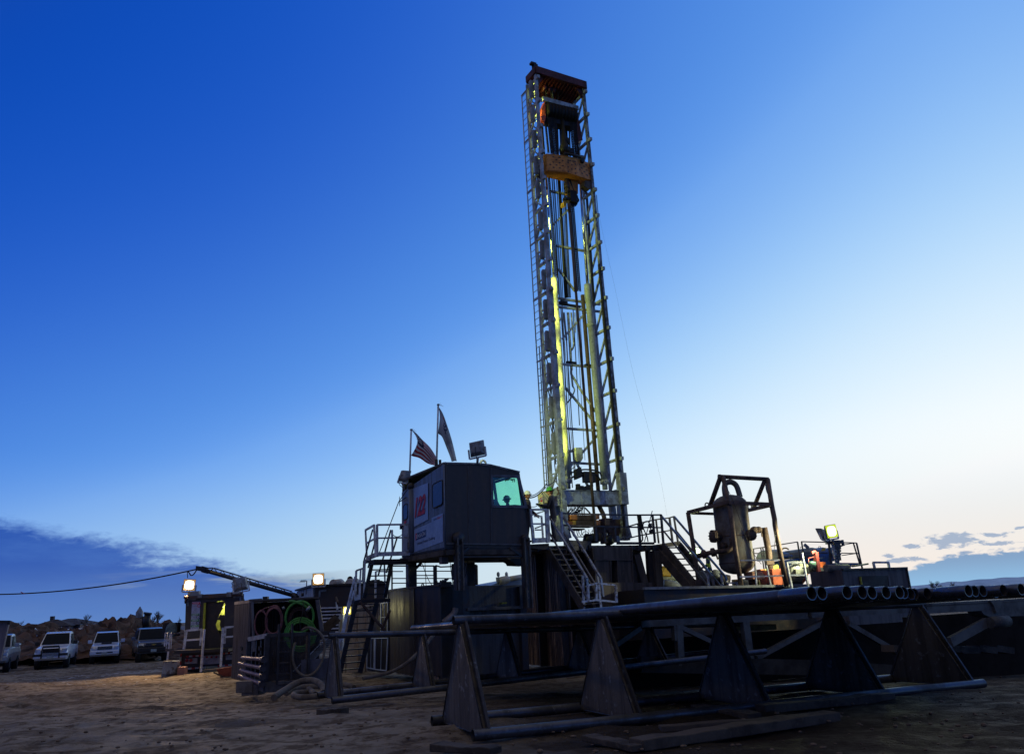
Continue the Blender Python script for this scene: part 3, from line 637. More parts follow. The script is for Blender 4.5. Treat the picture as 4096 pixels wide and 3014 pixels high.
# travelling gear --------------------------------------------------
pw = PL(FLp+RV*.30, 61)
mb = MB(); mb.beam(pw(2170, 396), pw(2312, 434), .12, .2); mb.build('top_bar', mastp, mast)
sh = MB(); A, B = pw(2184, 418), pw(2300, 444)
sh.prism([A, B, B-UP*.85, A-UP*.85], RV*.4); shf = sh.build('sheave_housing', chainm, mast)
sv = MB()
for k in range(9): sv.lathe(A.lerp(B, (k+.5)/9)-UP*.25+RV*.15, [(0, -.05), (.42, -.05), (.38, 0), (.42, .05), (0, .05)], RU, 20)
sv.build('sheave', chainm, shf)
mb = MB(); mb.prism([pw(2169, 432), pw(2180, 405), pw(2183, 470), pw(2177, 500), pw(2160, 495)], RV*.25); mb.prism([pw(2160, 470), pw(2174, 462), pw(2174, 490), pw(2160, 486)], -RV*.10); mb.build('side_guard', M('red_orange_paint', (.62, .10, .02), (.35, .05, .02), 2.5, .5), mast)
mb = MB(); mb.prism([pw(2307, 446), pw(2318, 490), pw(2331, 560), pw(2316, 566), pw(2308, 540)], RV*.3); mb.build('side_guard', redm, mast)
def chain(p, q, n, w, pitch=.085, name='lifting_chain', r=.012):
    mb = MB(); p, q = Vector(p), Vector(q); L_ = (q-p).length; d_ = (q-p).normalized()
    for k in range(n+1): o_ = RU*(w*(k/n-.5)); mb.beam(p+o_, q+o_, .022, .05, RV)
    m_ = int(L_/pitch)
    for i in range(m_): c_ = p+d_*(i*pitch); mb.beam(c_-RU*w/2, c_+RU*w/2, .03, .042)
    mb.build(name, chainm, mast)
for (x0, x1, w, n, yb) in ((2193, 2211, .17, 3, 617), (2206, 2222, .13, 2, 617), (2219, 2230, .10, 2, 617), (2281, 2299, .15, 2, 637), (2292, 2314, .14, 2, 640)):
    chain(pw(x0, 440), pw(x1, yb), n, w)
chain(pw(2183, 500), pw(2194, 612), 1, .06)
chain(CY(2195, 700), CY(2227, 1110), 1, .07); chain(CY(2177, 745), CY(2202, 1100), 1, .05)
chain(pw(2288, 812), pw(2317, 1165), 2, .15); chain(pw(2279, 812), pw(2300, 1165), 1, .04)
for (x0, x1, w) in ((2226, 2233, .07), (2238, 2247, .10), (2250, 2258, .05), (2262, 2268, .11), (2274, 2281, .05)):
    mb = MB(); mb.beam(MBk(x0, 430), MBk(x1, 625), w, .05, RV); mb.build('hoist_line', chainm, mast)
for (x0, x1, w) in ((2207, 2238, .045), (2216, 2247, .025), (2225, 2252, .03), (2233, 2262, .10), (2238, 2268, .07), (2247, 2272, .025), (2253, 2276, .035), (2258, 2281, .05), (2213, 2243, .02)):
    mb = MB(); mb.tube([MBk(x0, 700), MBk(x1, 1190)], w/2+.006, 6); mb.build('hoist_line', cable, mast)
for (x0, y0, x1, y1, w) in ((2247, 1190, 2263, 1560, .028), (2255, 1250, 2266, 1360, .045), (2266, 1360, 2278, 1580, .028), (2272, 1250, 2286, 1480, .055), (2285, 1250, 2295, 1370, .035), (2284, 1480, 2291, 1545, .04), (2263, 1580, 2285, 1810, .012), (2299, 1250, 2302, 1330, .02), (2278, 1800, 2283, 1900, .02)):
    mb = MB(); mb.tube([MBk(x0, y0), MBk(x1, y1)], w, 8); mb.build('standpipe', mastp, mast)
mb = MB(); mb.tube(bez([MBk(2285, 1480), MBk(2286, 1497), MBk(2300, 1520), MBk(2330, 1570), MBk(2382, 1646)]), .05, 8); mb.build('standpipe', mastp, mast)
mb = MB(); mb.tube(bez([MBk(2296, 1370), MBk(2293, 1388), MBk(2286, 1400)]), .04, 8); mb.tube(bez([MBk(2291, 1545), MBk(2298, 1560), MBk(2285, 1590), MBk(2265, 1615)]), .03, 8); mb.build('standpipe', mastb, mast)
mb = MB(); mb.box(MBk(2285, 1450), (.45, .14, .08), RU); mb.box(MBk(2355, 1461), (.4, .14, .07), RU); mb.box(MBk(2252, 1212), (.35, .2, .14), RU); mb.box(MBk(2290, 1222), (.8, .14, .06), RU); mb.build('pipe_clamp', chainm, mast)
mb = MB(); mb.tube([MBk(2330, 1180), MBk(2393, 1962)], .085, 10); mb.build('rotary_hose_pipe', rusty, mast)
# orange travelling beam, bowed in plan
P0 = PL(FLp-RV*.02, 72); a0, a1 = P0(2186, 614), P0(2187, 683)
Pm = PL(P0(2267, 650), 61); Pr = PL(Pm(2308, 660), 46)
poly_t = [P0(2186, 614), P0(2263, 622), Pm(2305, 632), Pr(2362, 654)]; poly_b = [P0(2187, 683), P0(2265, 689), Pm(2309, 702), Pr(2368, 722)]
mb = MB()
for i in range(3): mb.prism([poly_t[i], poly_t[i+1], poly_b[i+1], poly_b[i]], RV*.06)
mb.prism([poly_t[0], poly_b[0], poly_b[0]+RV*.5-RU*.12, poly_t[0]+RV*.5-RU*.12], RU*.05)
mb.prism([p+UP*.01 for p in poly_b]+[poly_b[3]+RV*.5, poly_b[0]+RV*.5], UP*.04); mb.prism([p-UP*.02 for p in poly_t]+[poly_t[3]+RV*.5, poly_t[0]+RV*.5], -UP*.03)
tb = mb.build('travelling_beam', orange, mast)
hol = MB()
def hole(pl, x, y, w, h):
    w *= 1.3; h *= 1.35
    c_ = pl(x, y)-RV*.006; q = arc(c_, w/2, h/2, pl.d, UP, n=10); hol.add(q, [tuple(range(10))])
sx_ = 240/2245.
for (X_, Y_) in ((385, 728), (500, 645), (613, 558), (505, 838), (616, 752), (730, 668), (846, 582), (737, 862), (852, 778), (730, 468), (495, 445)): hole(P0, 2160+X_*sx_, 580+Y_*sx_, .075, .042)
for (X_, Y_) in ((1050, 655), (1187, 735), (1320, 717), (1052, 820), (1190, 905), (1322, 885), (1057, 990), (1325, 1055)): hole(Pm, 2160+X_*sx_, 580+Y_*sx_, .055, .055)
for (X_, Y_) in ((1482, 730), (1487, 922), (1575, 1060), (1655, 1000), (1740, 940), (1840, 1067), (1755, 1125), (1650, 805), (1820, 870), (1565, 675), (1560, 860), (1725, 745)): hole(Pr, 2160+X_*sx_, 580+Y_*sx_, .085, .045)
hol.build('hole', blk, tb)  # flat black discs on the face: the holes' inner darkness put into colour
text('ADR 2500', Pm(2268, 644)-RV*.01, Pm(2303, 650)-RV*.01, Pm(2268, 638)-RV*.01, blk, tb, bold=.02)
mb = MB(); mb.tube([Pm(2252, 618)-RV*.12, Pr(2333, 636)-RV*.12], .06, 10); mb.box(Pr(2325, 640)-RV*.06, (.14, .14, .32), RU); mb.build('cross_pipe', blk, tb)
mb = MB(); mb.prism([P0(2177, 620)+RV*.2, P0(2184, 618)+RV*.2, P0(2187, 690)+RV*.2, P0(2180, 700)+RV*.2, P0(2166, 690)+RV*.2, P0(2164, 628)+RV*.2], RV*.3); mb.prism([Pr(2340, 722), Pr(2367, 724), Pr(2375, 745), Pr(2358, 758), Pr(2336, 742)], RV*.3); mb.build('guide_shoe', rusty, tb)
# block above the beam
mb = MB(); c_ = pw(2258, 606); mb.lathe(c_-UP*.1, [(0, 0), (.22, 0), (.24, .2), (.18, .45), (.13, .5), (.13, .95), (.09, 1.0), (.09, 1.7), (0, 1.7)], UP, 14); mb.ell(pw(2268, 566), (.14, .14, .2)); mb.box(pw(2270, 605), (.5, .3, .22), RU); mb.build('swivel', chainm, tb)
# power head under the beam
mb = MB(); mb.prism([pw(2278, 697), pw(2313, 706), pw(2312, 775), pw(2276, 770)], RV*.3); mb.prism([pw(2198, 692), pw(2258, 700), pw(2248, 712), pw(2205, 700)], RV*.2); hd = mb.build('power_head', orange, mast)
mb = MB(); mb.tube([pw(2264, 700), pw(2270, 772)], .10, 12); mb.tube([pw(2266, 735), pw(2268, 755)], .13, 12); mb.tube([pw(2271, 770), pw(2276, 830)], .055, 10); mb.build('quill', rusty, hd)
mb = MB(); mb.prism([pw(2255, 805), pw(2272, 790), pw(2276, 798), pw(2262, 824), pw(2255, 820)], RV*.25); mb.build('link_tilt', yellow, hd)
mb = MB(); mb.box(pw(2288, 790), (.34, .3, .55), RU); mb.box(pw(2278, 800), (.5, .25, .1), RU); mb.build('grabber', chainm, hd)
mb = MB()
for k in range(4): mb.tube(bez([pw(2268+k*4, 700+k*4), pw(2283+k*3, 735+k*6), pw(2305+k*2, 780+k*3), pw(2312+k, 805), pw(2300-k*3, 822), pw(2282, 812)]), .016, 5)
mb.tube(bez([pw(2250, 800), pw(2262, 785), pw(2280, 780), pw(2300, 790), pw(2310, 810), pw(2298, 826), pw(2278, 815)]), .018, 5)
mb.build('hose_loop', cable, hd)
# drill pipe
dp = PL(FLp-RV*.28, 61); mb = MB(); mb.tube([dp(2276, 826), dp(2385, 2168)], .055, 12); mb.tube([dp(2275, 815), dp(2279, 850)], .075, 12); mb.tube([dp(2364, 1905), dp(2367, 1945)], .062, 12); mb.build('drill_pipe', rusty, mast)
for k, (xa, xb) in enumerate(((2379, 2472), (2386, 2480))):
    mb = MB(); mb.tube([CY(xa, 780), CY(xb, 1960)], .018, 6); mb.build('hoist_line', rusty, mast)
for k in range(9):
    mb = MB(); z_ = zs[3+k]+.3; mb.tube(bez([FR(z_)+RV*.12-RU*.02, FR(z_-.3)+RV*.3+RU*.10, FR(z_-.7)+RV*.2+RU*.08, FR(z_-.95)+RV*.12]), .014, 5); mb.build('cable_loop', cable, mast)
for i in range(len(zs)-1):                                          # lighter lacing on the left flank and across the rear
    za, zb = zs[i+1], zs[i]; zm = (za+zb)/2
    mb = MB(); mb.beam(BL(zm), FL(zm), .05, .05); mb.beam(BL(zm), FL(zb)-UP*.1, .045, .045); mb.build('lacing', mastp, mast)
for k, (xa, ya, xb, yb) in enumerate(((2243, 1230, 2290, 1950), (2248, 1230, 2297, 1900), (2292, 1230, 2318, 1700), (2318, 1225, 2352, 1790), (2262, 1300, 2300, 1880), (2304, 1240, 2340, 1840))):
    mb = MB(); mb.tube([MBk(xa, ya), MBk(xb, yb)], .012 if k % 2 else .02, 5); mb.build('hoist_line', cable, mast)
# base clutter
mb = MB(); gb_ = MBk(2300, 1840); mb.prism([MBk(2288, 1793), MBk(2316, 1793), MBk(2320, 1835), MBk(2312, 1850), MBk(2298, 1850), MBk(2290, 1835)], -RV*.25); mb.build('junction_box', mastp, mast, bev=.03)
mb = MB()
mb.tube(bez([pw(2283, 1890), pw(2306, 1884), pw(2335, 1877), pw(2375, 1880), pw(2399, 1890), pw(2405, 1905)]), .035, 6); mb.tube(bez([pw(2285, 1910), pw(2310, 1900), pw(2350, 1897), pw(2385, 1900), pw(2402, 1920)]), .04, 6); mb.tube(bez([pw(2298, 1850), pw(2300, 1865), pw(2285, 1875)]), .016, 6)
for q in ((2310, 1884), (2311, 1902)): mb.box(pw(*q), (.28, .2, .22), RU+UP*.4)
mb.box(pw(2355, 1908), (.5, .2, .42), RU); mb.tube([pw(2305, 1955), pw(2360, 1958)], .07, 8)
for k in range(7): mb.box(pw(2312+k*7, 1950+random.uniform(-5, 3)), (.13, .15, random.uniform(.1, .25)), RU)
mb.build('hose_connection', cable, mast)
mb = MB()
for k in range(11):
    a = random.uniform(2268, 2300); mb.tube(bez([pw(2270+k*7, 2018), pw(2276+k*5, 2035+random.uniform(-4, 8)), pw(2268+k*2, 2055+random.uniform(-6, 6)), pw(2262+k, 2050)]), .016, 5)
for k in range(5): mb.tube(arc(pw(2300+k*6, 2035), .16, .22+.04*k, RU, UP, n=18), .016, 5, closed=True)
mb.tube([pw(2340, 2030), pw(2361, 2052)], .03, 6); mb.build('hose_bundle', cable, mast)
mb = MB(); mb.tube(bez([pw(2395, 2020), pw(2405, 2040), pw(2415, 2062), pw(2420, 2100)]), .09, 8); mb.build('mud_hose', rusty, mast)
# ------------------------------------------------------------------ tongs / clamp on the floor behind the rail
tg = thing('pipe_wrench', 'orange pipe wrench and greasy clamps round the drill pipe under the mast base beam', 'pipe wrench', pw(2380, 2160))
for (a, b_, y0, y1, mt) in ((2283, 2310, 2057, 2078, orange), (2310, 2378, 2058, 2080, rusty), (2378, 2399, 2055, 2074, orange), (2270, 2292, 2083, 2101, orange), (2290, 2305, 2080, 2103, yellow), (2305, 2380, 2081, 2105, rusty), (2380, 2402, 2078, 2099, orange), (2272, 2340, 2111, 2117, rusty), (2420, 2440, 2070, 2100, rusty)):
    pk = PL(FLp-RV*.12, 61); mb = MB(); mb.prism([pk(a, y0), pk(b_, y0+1), pk(b_, y1+1), pk(a, y1)], RV*.45); mb.build('clamp_block', mt, tg, bev=.02)
mb = MB()
for k in range(26): mb.box(pw(random.uniform(2400, 2470), random.uniform(2085, 2160)), (random.uniform(.1, .4), random.uniform(.1, .3), random.uniform(.1, .35)), RU+UP*random.uniform(-.3, .3))
mb.tube([pw(2385, 2085), pw(2395, 2165)], .16, 12); mb.build('clamp_body', rusty, tg)
mb = MB()
for k in range(5): mb.tube(arc(pw(2300+k*12, 2124), .14+.03*k, .22, RU, UP, 160, 380, 14), .012, 5)
mb.build('hose', cable, tg)
for i, (x, y) in enumerate(((2344, 2153), (2376, 2150), (2440, 2155))):
    mb = MB(); c_ = pw(x, y); mb.lathe(c_-UP*.2, [(0, 0), (.17, 0), (.2, .3), (.16, .36), (0, .36)], UP+RU*.5*(1-i), 14); mb.tube(arc(c_+UP*.15, .14, .12, RU, UP, 0, 180, 8), .012, 5)
    tag(mb.build('bucket', blk), ('black tipped bucket on the rig floor left of the drill pipe', 'black bucket on the rig floor against the drill pipe', 'black bucket on the rig floor near the right mast foot')[i], 'bucket')
# guy line and power cables ------------------------------------------
gl = MB(); gl.tube(bez([PY(2362, 670, 31), PY(2400, 880, 31.5), PY(2455, 1130, 32), PY(2530, 1480, 33), PY(2595, 1720, 34), PY(2640, 1905, 34.5), PY(2668, 2060, 35)], 4), .0022, 4)
tag(gl.build('guy_line', cable), 'thin guy line falling from the mast to the right across the pale sky', 'line')
PLAT = FLOORZ
# ================================================================== driller's cabin on its stand
CC = PY(1781, 2187, 25); CF = PL(CC, 60); CS = PL(CC, -30); CU_, CV_ = D(60), D(-30)
cabn = thing('driller_cabin', 'dark grey driller cabin with green-glazed window and blue-white company banner, raised on legs', 'cabin', CC)
CD = (CS(1607, 2223)-CC).dot(CV_)
out = [CF(1777, 1854), CF(1914, 1858), CF(1961, 1863), CF(2077, 1890), CF(2118, 2180), CF(2119, 2191), CC]
win = [CF(1963, 1899), CF(2074, 1902), CF(2108, 2030), CF(1967, 2027)]
def wallhole(outer, hole, t, name, mat, par, bi):
    # outer polygon with a four-sided hole, split into strips
    mb = MB(); o_, h_ = outer, hole
    for poly in bi(o_, h_): mb.prism(poly, t)
    return mb.build(name, mat, par)
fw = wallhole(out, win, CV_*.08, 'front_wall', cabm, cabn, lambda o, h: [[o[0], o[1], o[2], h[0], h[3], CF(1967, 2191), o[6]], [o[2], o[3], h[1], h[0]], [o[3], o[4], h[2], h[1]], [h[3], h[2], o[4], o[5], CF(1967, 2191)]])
# rear wall with a large opening so that the sky shows through the cabin
BK = PL(CC+CV_*(CD-.1), 60); sh_ = CV_*(CD-.1)
wz = [p+sh_ for p in out]; bh = [p+sh_ for p in (CF(1890, 1925), CF(2066, 1925), CF(2110, 2090), CF(1890, 2090))]
bw_ = MB()
for poly in ([wz[0], wz[1], bh[0], bh[3], wz[6]], [wz[1], wz[2], wz[3], bh[1], bh[0]], [wz[3], wz[4], bh[2], bh[1]], [bh[3], bh[2], wz[4], wz[5], wz[6]]): bw_.prism(poly, CV_*.08)
bw_.build('rear_wall', cabm, cabn)
# side wall, roof, floor, sloping glazed end
tl = CS(1607, 1969); bl = CS(1607, 2223)
def CSo(x, y, k=0): return CS(x, y)-CU_*k
mb = MB(); topr = CF(1777, 1854)
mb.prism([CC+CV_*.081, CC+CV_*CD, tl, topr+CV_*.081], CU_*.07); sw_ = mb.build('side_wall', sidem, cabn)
mb = MB(); mb.prism([out[0]-CV_*.03, out[1]-CV_*.03, out[2]-CV_*.03, out[3]-CV_*.03, out[3]-CV_*.03+UP*.05+CU_*.02, out[2]-CV_*.03+UP*.06, out[1]-CV_*.03+UP*.06, out[0]-CV_*.03+UP*.05-CU_*.03], CV_*(CD+.05)); mb.build('roof', M('cabin_roof', (.20, .20, .21), (.08, .08, .08), 2, .6), cabn)
mb = MB(); mb.prism([out[6]-UP*.06, out[5]-UP*.06, out[5]-UP*.002, out[6]-UP*.002], CV_*(CD)); mb.build('floor', blk, cabn)
mb = MB(); a, b_ = out[3], out[4]
for k in (.0, .52, .97): mb.beam(a+CV_*(.08+k*(CD-.25)), b_+CV_*(.08+k*(CD-.25)), .09, .07)
mb.beam(a.lerp(b_, .02)+CV_*.1, a.lerp(b_, .02)+CV_*(CD-.1), .07); mb.beam(a.lerp(b_, .55)+CV_*.1, a.lerp(b_, .55)+CV_*(CD-.1), .09)
mb.prism([a.lerp(b_, .56)+CV_*.1, b_+CV_*.1, b_+CV_*(CD-.1), a.lerp(b_, .56)+CV_*(CD-.1)], -CU_*.04); mb.build('end_frame', cabm, cabn)
glz = GLASS('green_glass', (.76, .98, .86), .05)
mb = MB(); mb.prism([a.lerp(b_, .03)+CV_*.15, a.lerp(b_, .54)+CV_*.15, a.lerp(b_, .54)+CV_*(CD-.2), a.lerp(b_, .03)+CV_*(CD-.2)], CU_*.01); mb.build('end_glass', glz, cabn)
mb = MB(); mb.prism([bh[0]+CV_*.04, bh[1]+CV_*.04, bh[2]+CV_*.04, bh[3]+CV_*.04], CV_*.01); mb.build('rear_glass', glz, cabn)
fr_ = M('window_frame_grey', (.115, .105, .12), (.075, .07, .075), 5, .45, .2)
wo, wi = [CF(1961, 1897), CF(2076, 1900), CF(2111, 2032), CF(1965, 2029)], [CF(1970, 1907), CF(2068, 1911), CF(2097, 2021), CF(1974, 2019)]
mb = MB()
for k in range(4): j = (k+1) % 4; mb.prism([wo[k]-CV_*.025, wo[j]-CV_*.025, wi[j]-CV_*.025, wi[k]-CV_*.025], CV_*.04)
wf = mb.build('window', fr_, cabn)
mb = MB(); mb.prism([p+CV_*.02 for p in wi], CV_*.012); mb.build('pane', glz, wf)
mb = MB()
for k in range(11): c_ = CF(2022+k*3.6, 1914).lerp(CF(2022+k*3.6, 1915), 0)+CV_*.0; mb.beam(c_, c_-UP*random.uniform(.03, .11), .02)
mb.build('icicle_grime', blk, wf)
# panel seams and bottom ledge on the front wall
mb = MB()
for x in (1784, 1873, 1962): mb.beam(CF(x, 1866)-CV_*.006, CF(x+2, 2178)-CV_*.006, .018, .012)
mb.beam(CF(1782, 2173)-CV_*.02, CF(2118, 2178)-CV_*.02, .05, .04); mb.build('panel_trim', M('trim_grey', (.10, .095, .095), (.06, .055, .055), 3, .5), fw)
mb = MB(); mb.tube([CF(1776, 1858)-CU_*.01-CV_*.01, CF(1781, 2186)-CU_*.01-CV_*.01], .025, 6); mb.build('corner_trim', sidem, fw)
# side wall dressing
def q4(pl, pts, k): return [pl(*p)-CU_*k for p in pts]
mb = MB(); mb.prism(q4(CS, [(1658, 2117), (1728, 2087), (1728, 2070), (1772, 2051), (1773, 2165), (1659, 2207)], .006), -CU_*.006); bn = mb.build('banner', banner, cabn)
mb = MB(); mb.prism(q4(CS, [(1655, 1952), (1713, 1930), (1713, 2077), (1657, 2106)], .006), -CU_*.006); bn2 = mb.build('banner', banner, cabn)
signred, signblue, signwhite = M('sign_red', (.50, .025, .04), (.36, .02, .04), 6, .5), M('sign_blue', (.012, .05, .16), (.01, .035, .11), 6, .5), M('sign_white', (.6, .66, .78), (.5, .55, .68), 6, .5)
T = lambda x, y, k=.016: CS(x, y)-CU_*k
text('122', T(1660, 2073, .016), T(1704, 2054, .016), T(1661, 1992, .016), signblue, bn2, shear=.25, bold=.075)
text('122', T(1661, 2070, .022), T(1704, 2051, .022), T(1662, 1992, .022), signred, bn2, shear=.25, bold=.03)
mb = MB(); mb.prism(q4(CS, [(1665, 2133), (1706, 2117), (1706, 2144), (1665, 2160)], .014), -CU_*.004); mb.build('emblem_panel', signblue, bn)
mb = MB(); mb.prism(q4(CS, [(1664.5, 2133), (1669.5, 2131), (1667, 2159), (1664.5, 2160)], .019), -CU_*.004); mb.build('emblem_edge', signred, bn)
text('ENSIGN', T(1668.5, 2152.5, .024), T(1703.5, 2139, .024), T(1668.5, 2137, .024), signwhite, bn, bold=.0)
text('United States Drilling', T(1670, 2182, .016), T(1741.5, 2156.5, .016), T(1670, 2168.5, .016), M('sign_ink', (.02, .03, .08), None, 6, .6), bn, bold=.012)
text('ADR', T(1735, 2082, .016), T(1748, 2077.5, .016), T(1735, 2074, .016), signblue, bn, bold=.02); text('2500-CT', T(1749, 2077, .016), T(1771, 2068.5, .016), T(1749, 2068, .016), signred, bn, bold=.02)
seal = M('window_seal', (.012, .014, .018), None, 4, .5)
def rwin(pts, name, par, lab=None):
    P = [CS(*p)-CU_*.01 for p in pts]; ring = []
    for k in range(4):
        p, c_, n = P[k-1], P[k], P[(k+1) % 4]; e = .12
        d1, d2 = (p-c_).normalized(), (n-c_).normalized(); e1, e2 = min(e, (p-c_).length*.3), min(e, (n-c_).length*.3)
        for t_ in (0, .25, .5, .75, 1): ring.append((c_+d1*e1)*(1-t_)**2+c_*2*t_*(1-t_)+(c_+d2*e2)*t_**2)
    mb = MB(); mb.tube(ring, .022, 6, closed=True); s1 = mb.build(name, seal, par)
    mb = MB(); mb.prism(ring, -CU_*.006); mb.build('pane', M('side_pane', (.055, .075, .11), (.07, .09, .13), 1, .12), s1)
rwin(((1731, 1938), (1771, 1917), (1772, 2014), (1732, 2033)), 'side_window', cabn)
mb = MB(); mb.prism(q4(CS, [(1611, 2000), (1640, 1984), (1641, 2206), (1611, 2218)], .0), -CU_*.03); dr = mb.build('door', M('door_grey', (.22, .24, .28), (.13, .14, .17), 2, .45), cabn)
P_ = CS
def CS2(x, y): return P_(x, y)-CU_*.03
CS_keep = CS; CS = CS2; rwin(((1617, 2021), (1635.5, 2011), (1635.5, 2072), (1617, 2081)), 'door_window', dr); CS = CS_keep
mb = MB(); mb.beam(T(1607, 2105, .06), T(1616, 2102, .06), .03); mb.box(T(1609, 2106, .05), (.05, .1, .16), CU_); mb.build('door_handle', blk, dr)
for (y0, y1) in ((2012, 2041), (2167, 2197)): mb = MB(); mb.box(T(1640.5, (y0+y1)/2, .05), (.06, .09, .24), CU_); mb.build('hinge', blk, dr)
mb = MB(); mb.prism(q4(CS, [(1620, 2084), (1629, 2080), (1629, 2090), (1620, 2094)], .034), -CU_*.004); mb.build('notice', signred, dr)
mb = MB(); mb.prism(q4(CS, [(1621, 2100), (1636, 2094), (1636, 2134), (1629, 2140), (1621, 2133)], .034), -CU_*.004); mb.build('notice', M('notice_white', (.40, .45, .52), (.2, .3, .35), 20, .6), dr)
mb = MB(); mb.tube([T(1648, 1949, .0), T(1650, 2206, .0)], .13, 14); mb.build('corner_post', sidem, cabn)
mb = MB(); mb.ell(T(1648, 1946, .02), (.15, .15, .14)); mb.build('post_cap', blk, cabn)
for (x, y, s_) in ((1947, 1857, 1.0), (2008, 1873, .8)):             # lifting eyes
    c_ = CF(x, y)+CV_*.25; mb = MB()
    if s_ == 1: mb.tube(arc(c_+UP*.06, .10, .12, CU_, UP, n=14), .04, 6, closed=True); mb.box(c_-UP*.04, (.26, .04, .14), CU_)
    else: mb.prism([c_-CU_*.1, c_+CU_*.05, c_+CU_*.05+UP*.14, c_+UP*.08], CV_*.05)
    mb.build('lifting_eye', whitep, cabn)
mb = MB(); mb.tube([PY(1760, 1838, 26.2), PY(1761, 1866, 26.2)], .045, 8); mb.build('vent_stub', blk, cabn)
mb = MB(); mb.tube(bez([CF(1786, 1855)+CV_*.1+UP*.07, CF(1800, 1850)+CV_*.1, CF(1840, 1857)+CV_*.1+UP*.02, CF(1870, 1856)+CV_*.1+UP*.02, CF(1900, 1852)+CV_*.1]), .022, 6); mb.build('cable', lampg, cabn)
mb = MB(); mb.tube([T(1640, 1958, .1), T(1617, 2006, .2), PY(1514, 2218, 27.0)], .016, 5); mb.tube([T(1612, 2004, .1), T(1638, 1989, .12)], .02, 5); mb.box(T(1618, 2004, .18), (.06, .06, .3), UP*.9+CU_*.3); mb.build('stay_wire', blk, cabn)
# stand ----------------------------------------------------------------
std = thing('cabin_stand', 'dark steel four-legged stand and frame under the driller cabin', 'steel stand', CC-UP*.1)
zc = CC.z-.07
A0, A1 = CF(1781, 2187), CF(2119, 2191); A0.z = A1.z = zc
B0, B1 = A0+CV_*CD, A1+CV_*CD
mb = MB()
for p, q in ((A0, A1), (B0, B1), (A0, B0), (A1, B1)): mb.beam(p-UP*.09, q-UP*.09, .14, .16)
for k in (.2, .4, .6, .8): mb.beam(A0.lerp(A1, k)-UP*.09, B0.lerp(B1, k)-UP*.09, .1, .14)
mb.prism([A0-UP*.18, A1-UP*.18, B1-UP*.18, B0-UP*.18], UP*.02); mb.build('deck_frame', M('wooden_deck_edge', (.06, .045, .033), (.03, .024, .02), 3, .7), std)
TT = 2.95                                                            # tank top height
def leg4(x0, x1, ytop, pl, zb, mt=dark):
    a, b_ = pl(x0, ytop), pl(x1, ytop); c_ = (a+b_)/2; w = (b_-a).length
    mb = MB(); mb.beam(Vector((c_.x, c_.y, zb)), Vector((c_.x, c_.y, c_.z)), w*.92, .26, CU_); l_ = mb.build('leg', mt, std)
    mb = MB()
    for k in (-1, 1): mb.beam(Vector((c_.x, c_.y, zb))+CU_*k*w*.42-CV_*.14, Vector((c_.x, c_.y, c_.z-.02))+CU_*k*w*.42-CV_*.14, .03, .04)
    for k in range(6): mb.box(Vector((c_.x, c_.y, zb+.3+k*.2))-CV_*.16-CU_*w*.3, (.03, .03, .05), CU_)
    mb.build('leg_flange', M('flange_dirty', (.12, .115, .10), (.06, .055, .05), 3, .6), l_)
CFn = PL(CC-CV_*.05, 60)
leg4(1821, 1844, 2150, CFn, 2.7); leg4(2088, 2110, 2150, CFn, 2.1); leg4(1626, 1660, 2235, PL(CC+CV_*(CD-.2), 60), 2.4); leg4(1858, 1892, 2240, PL(CC+CV_*(CD-.2), 60), 2.4)
mb = MB(); mb.lathe(CFn(1832, 2152)-CV_*.05, [(0, -.05), (.19, -.05), (.19, .1), (0, .1)], CV_, 16); mb.build('pin_lug', dark, std); mb = MB(); mb.lathe(CFn(2098, 2152)-CV_*.05, [(0, -.05), (.12, -.05), (.12, .1), (0, .1)], CV_, 12); mb.build('pin_lug', dark, std)
mb = MB(); mb.beam(CFn(1845, 2226), CFn(2089, 2224), .05, .05); mb.build('cross_bar', dark, std)
mb = MB(); f3 = PL(CC+CV_*2.2, 60); mb.beam(f3(1855, 2246), f3(2062, 2244), .06, .06); mb.build('cross_bar', dark, std)
mb = MB(); mb.beam(CFn(1846, 2214), CFn(1874, 2190), .07); mb.beam(CFn(2086, 2222), CFn(2040, 2190), .07); mb.beam(PL(CC+CV_*(CD-.2), 60)(1660, 2275), PL(CC+CV_*(CD-.2), 60)(1685, 2250), .08); mb.build('knee_brace', dark, std)
mb = MB(); k2 = PL(CC+CV_*1.6, 60); mb.prism([k2(2025, 2232), k2(2110, 2232), k2(2110, 2260), k2(2062, 2258), k2(2056, 2248)], CV_*.6); mb.build('under_box', blk, std)
mb = MB(); mb.box(CF(1802, 2222)+CV_*.5, (.22, .2, .42), CU_); mb.build('heater_box', M('heater_grey', (.14, .12, .11), None, 3, .6), std)
mb = MB(); mb.box(CF(1884, 2275)+CV_*.9, (.34, .3, .5), CU_+UP*.15); mb.tube(arc(CF(1892, 2272)+CV_*.7, .12, .25, CU_, UP, n=16), .015, 5, closed=True); mb.build('hanging_reel', blk, std)
for (x0, y0, x1, y1) in ((1800, 2240, 1812, 2330), (1860, 2210, 1905, 2335), (1690, 2255, 1730, 2340), (1700, 2250, 1705, 2345)):
    mb = MB(); mb.tube(sag(PY(x0, y0, 27), PY(x1, y1, 26.5), .1), .012, 5); mb.build('dangling_cable', cable, std)
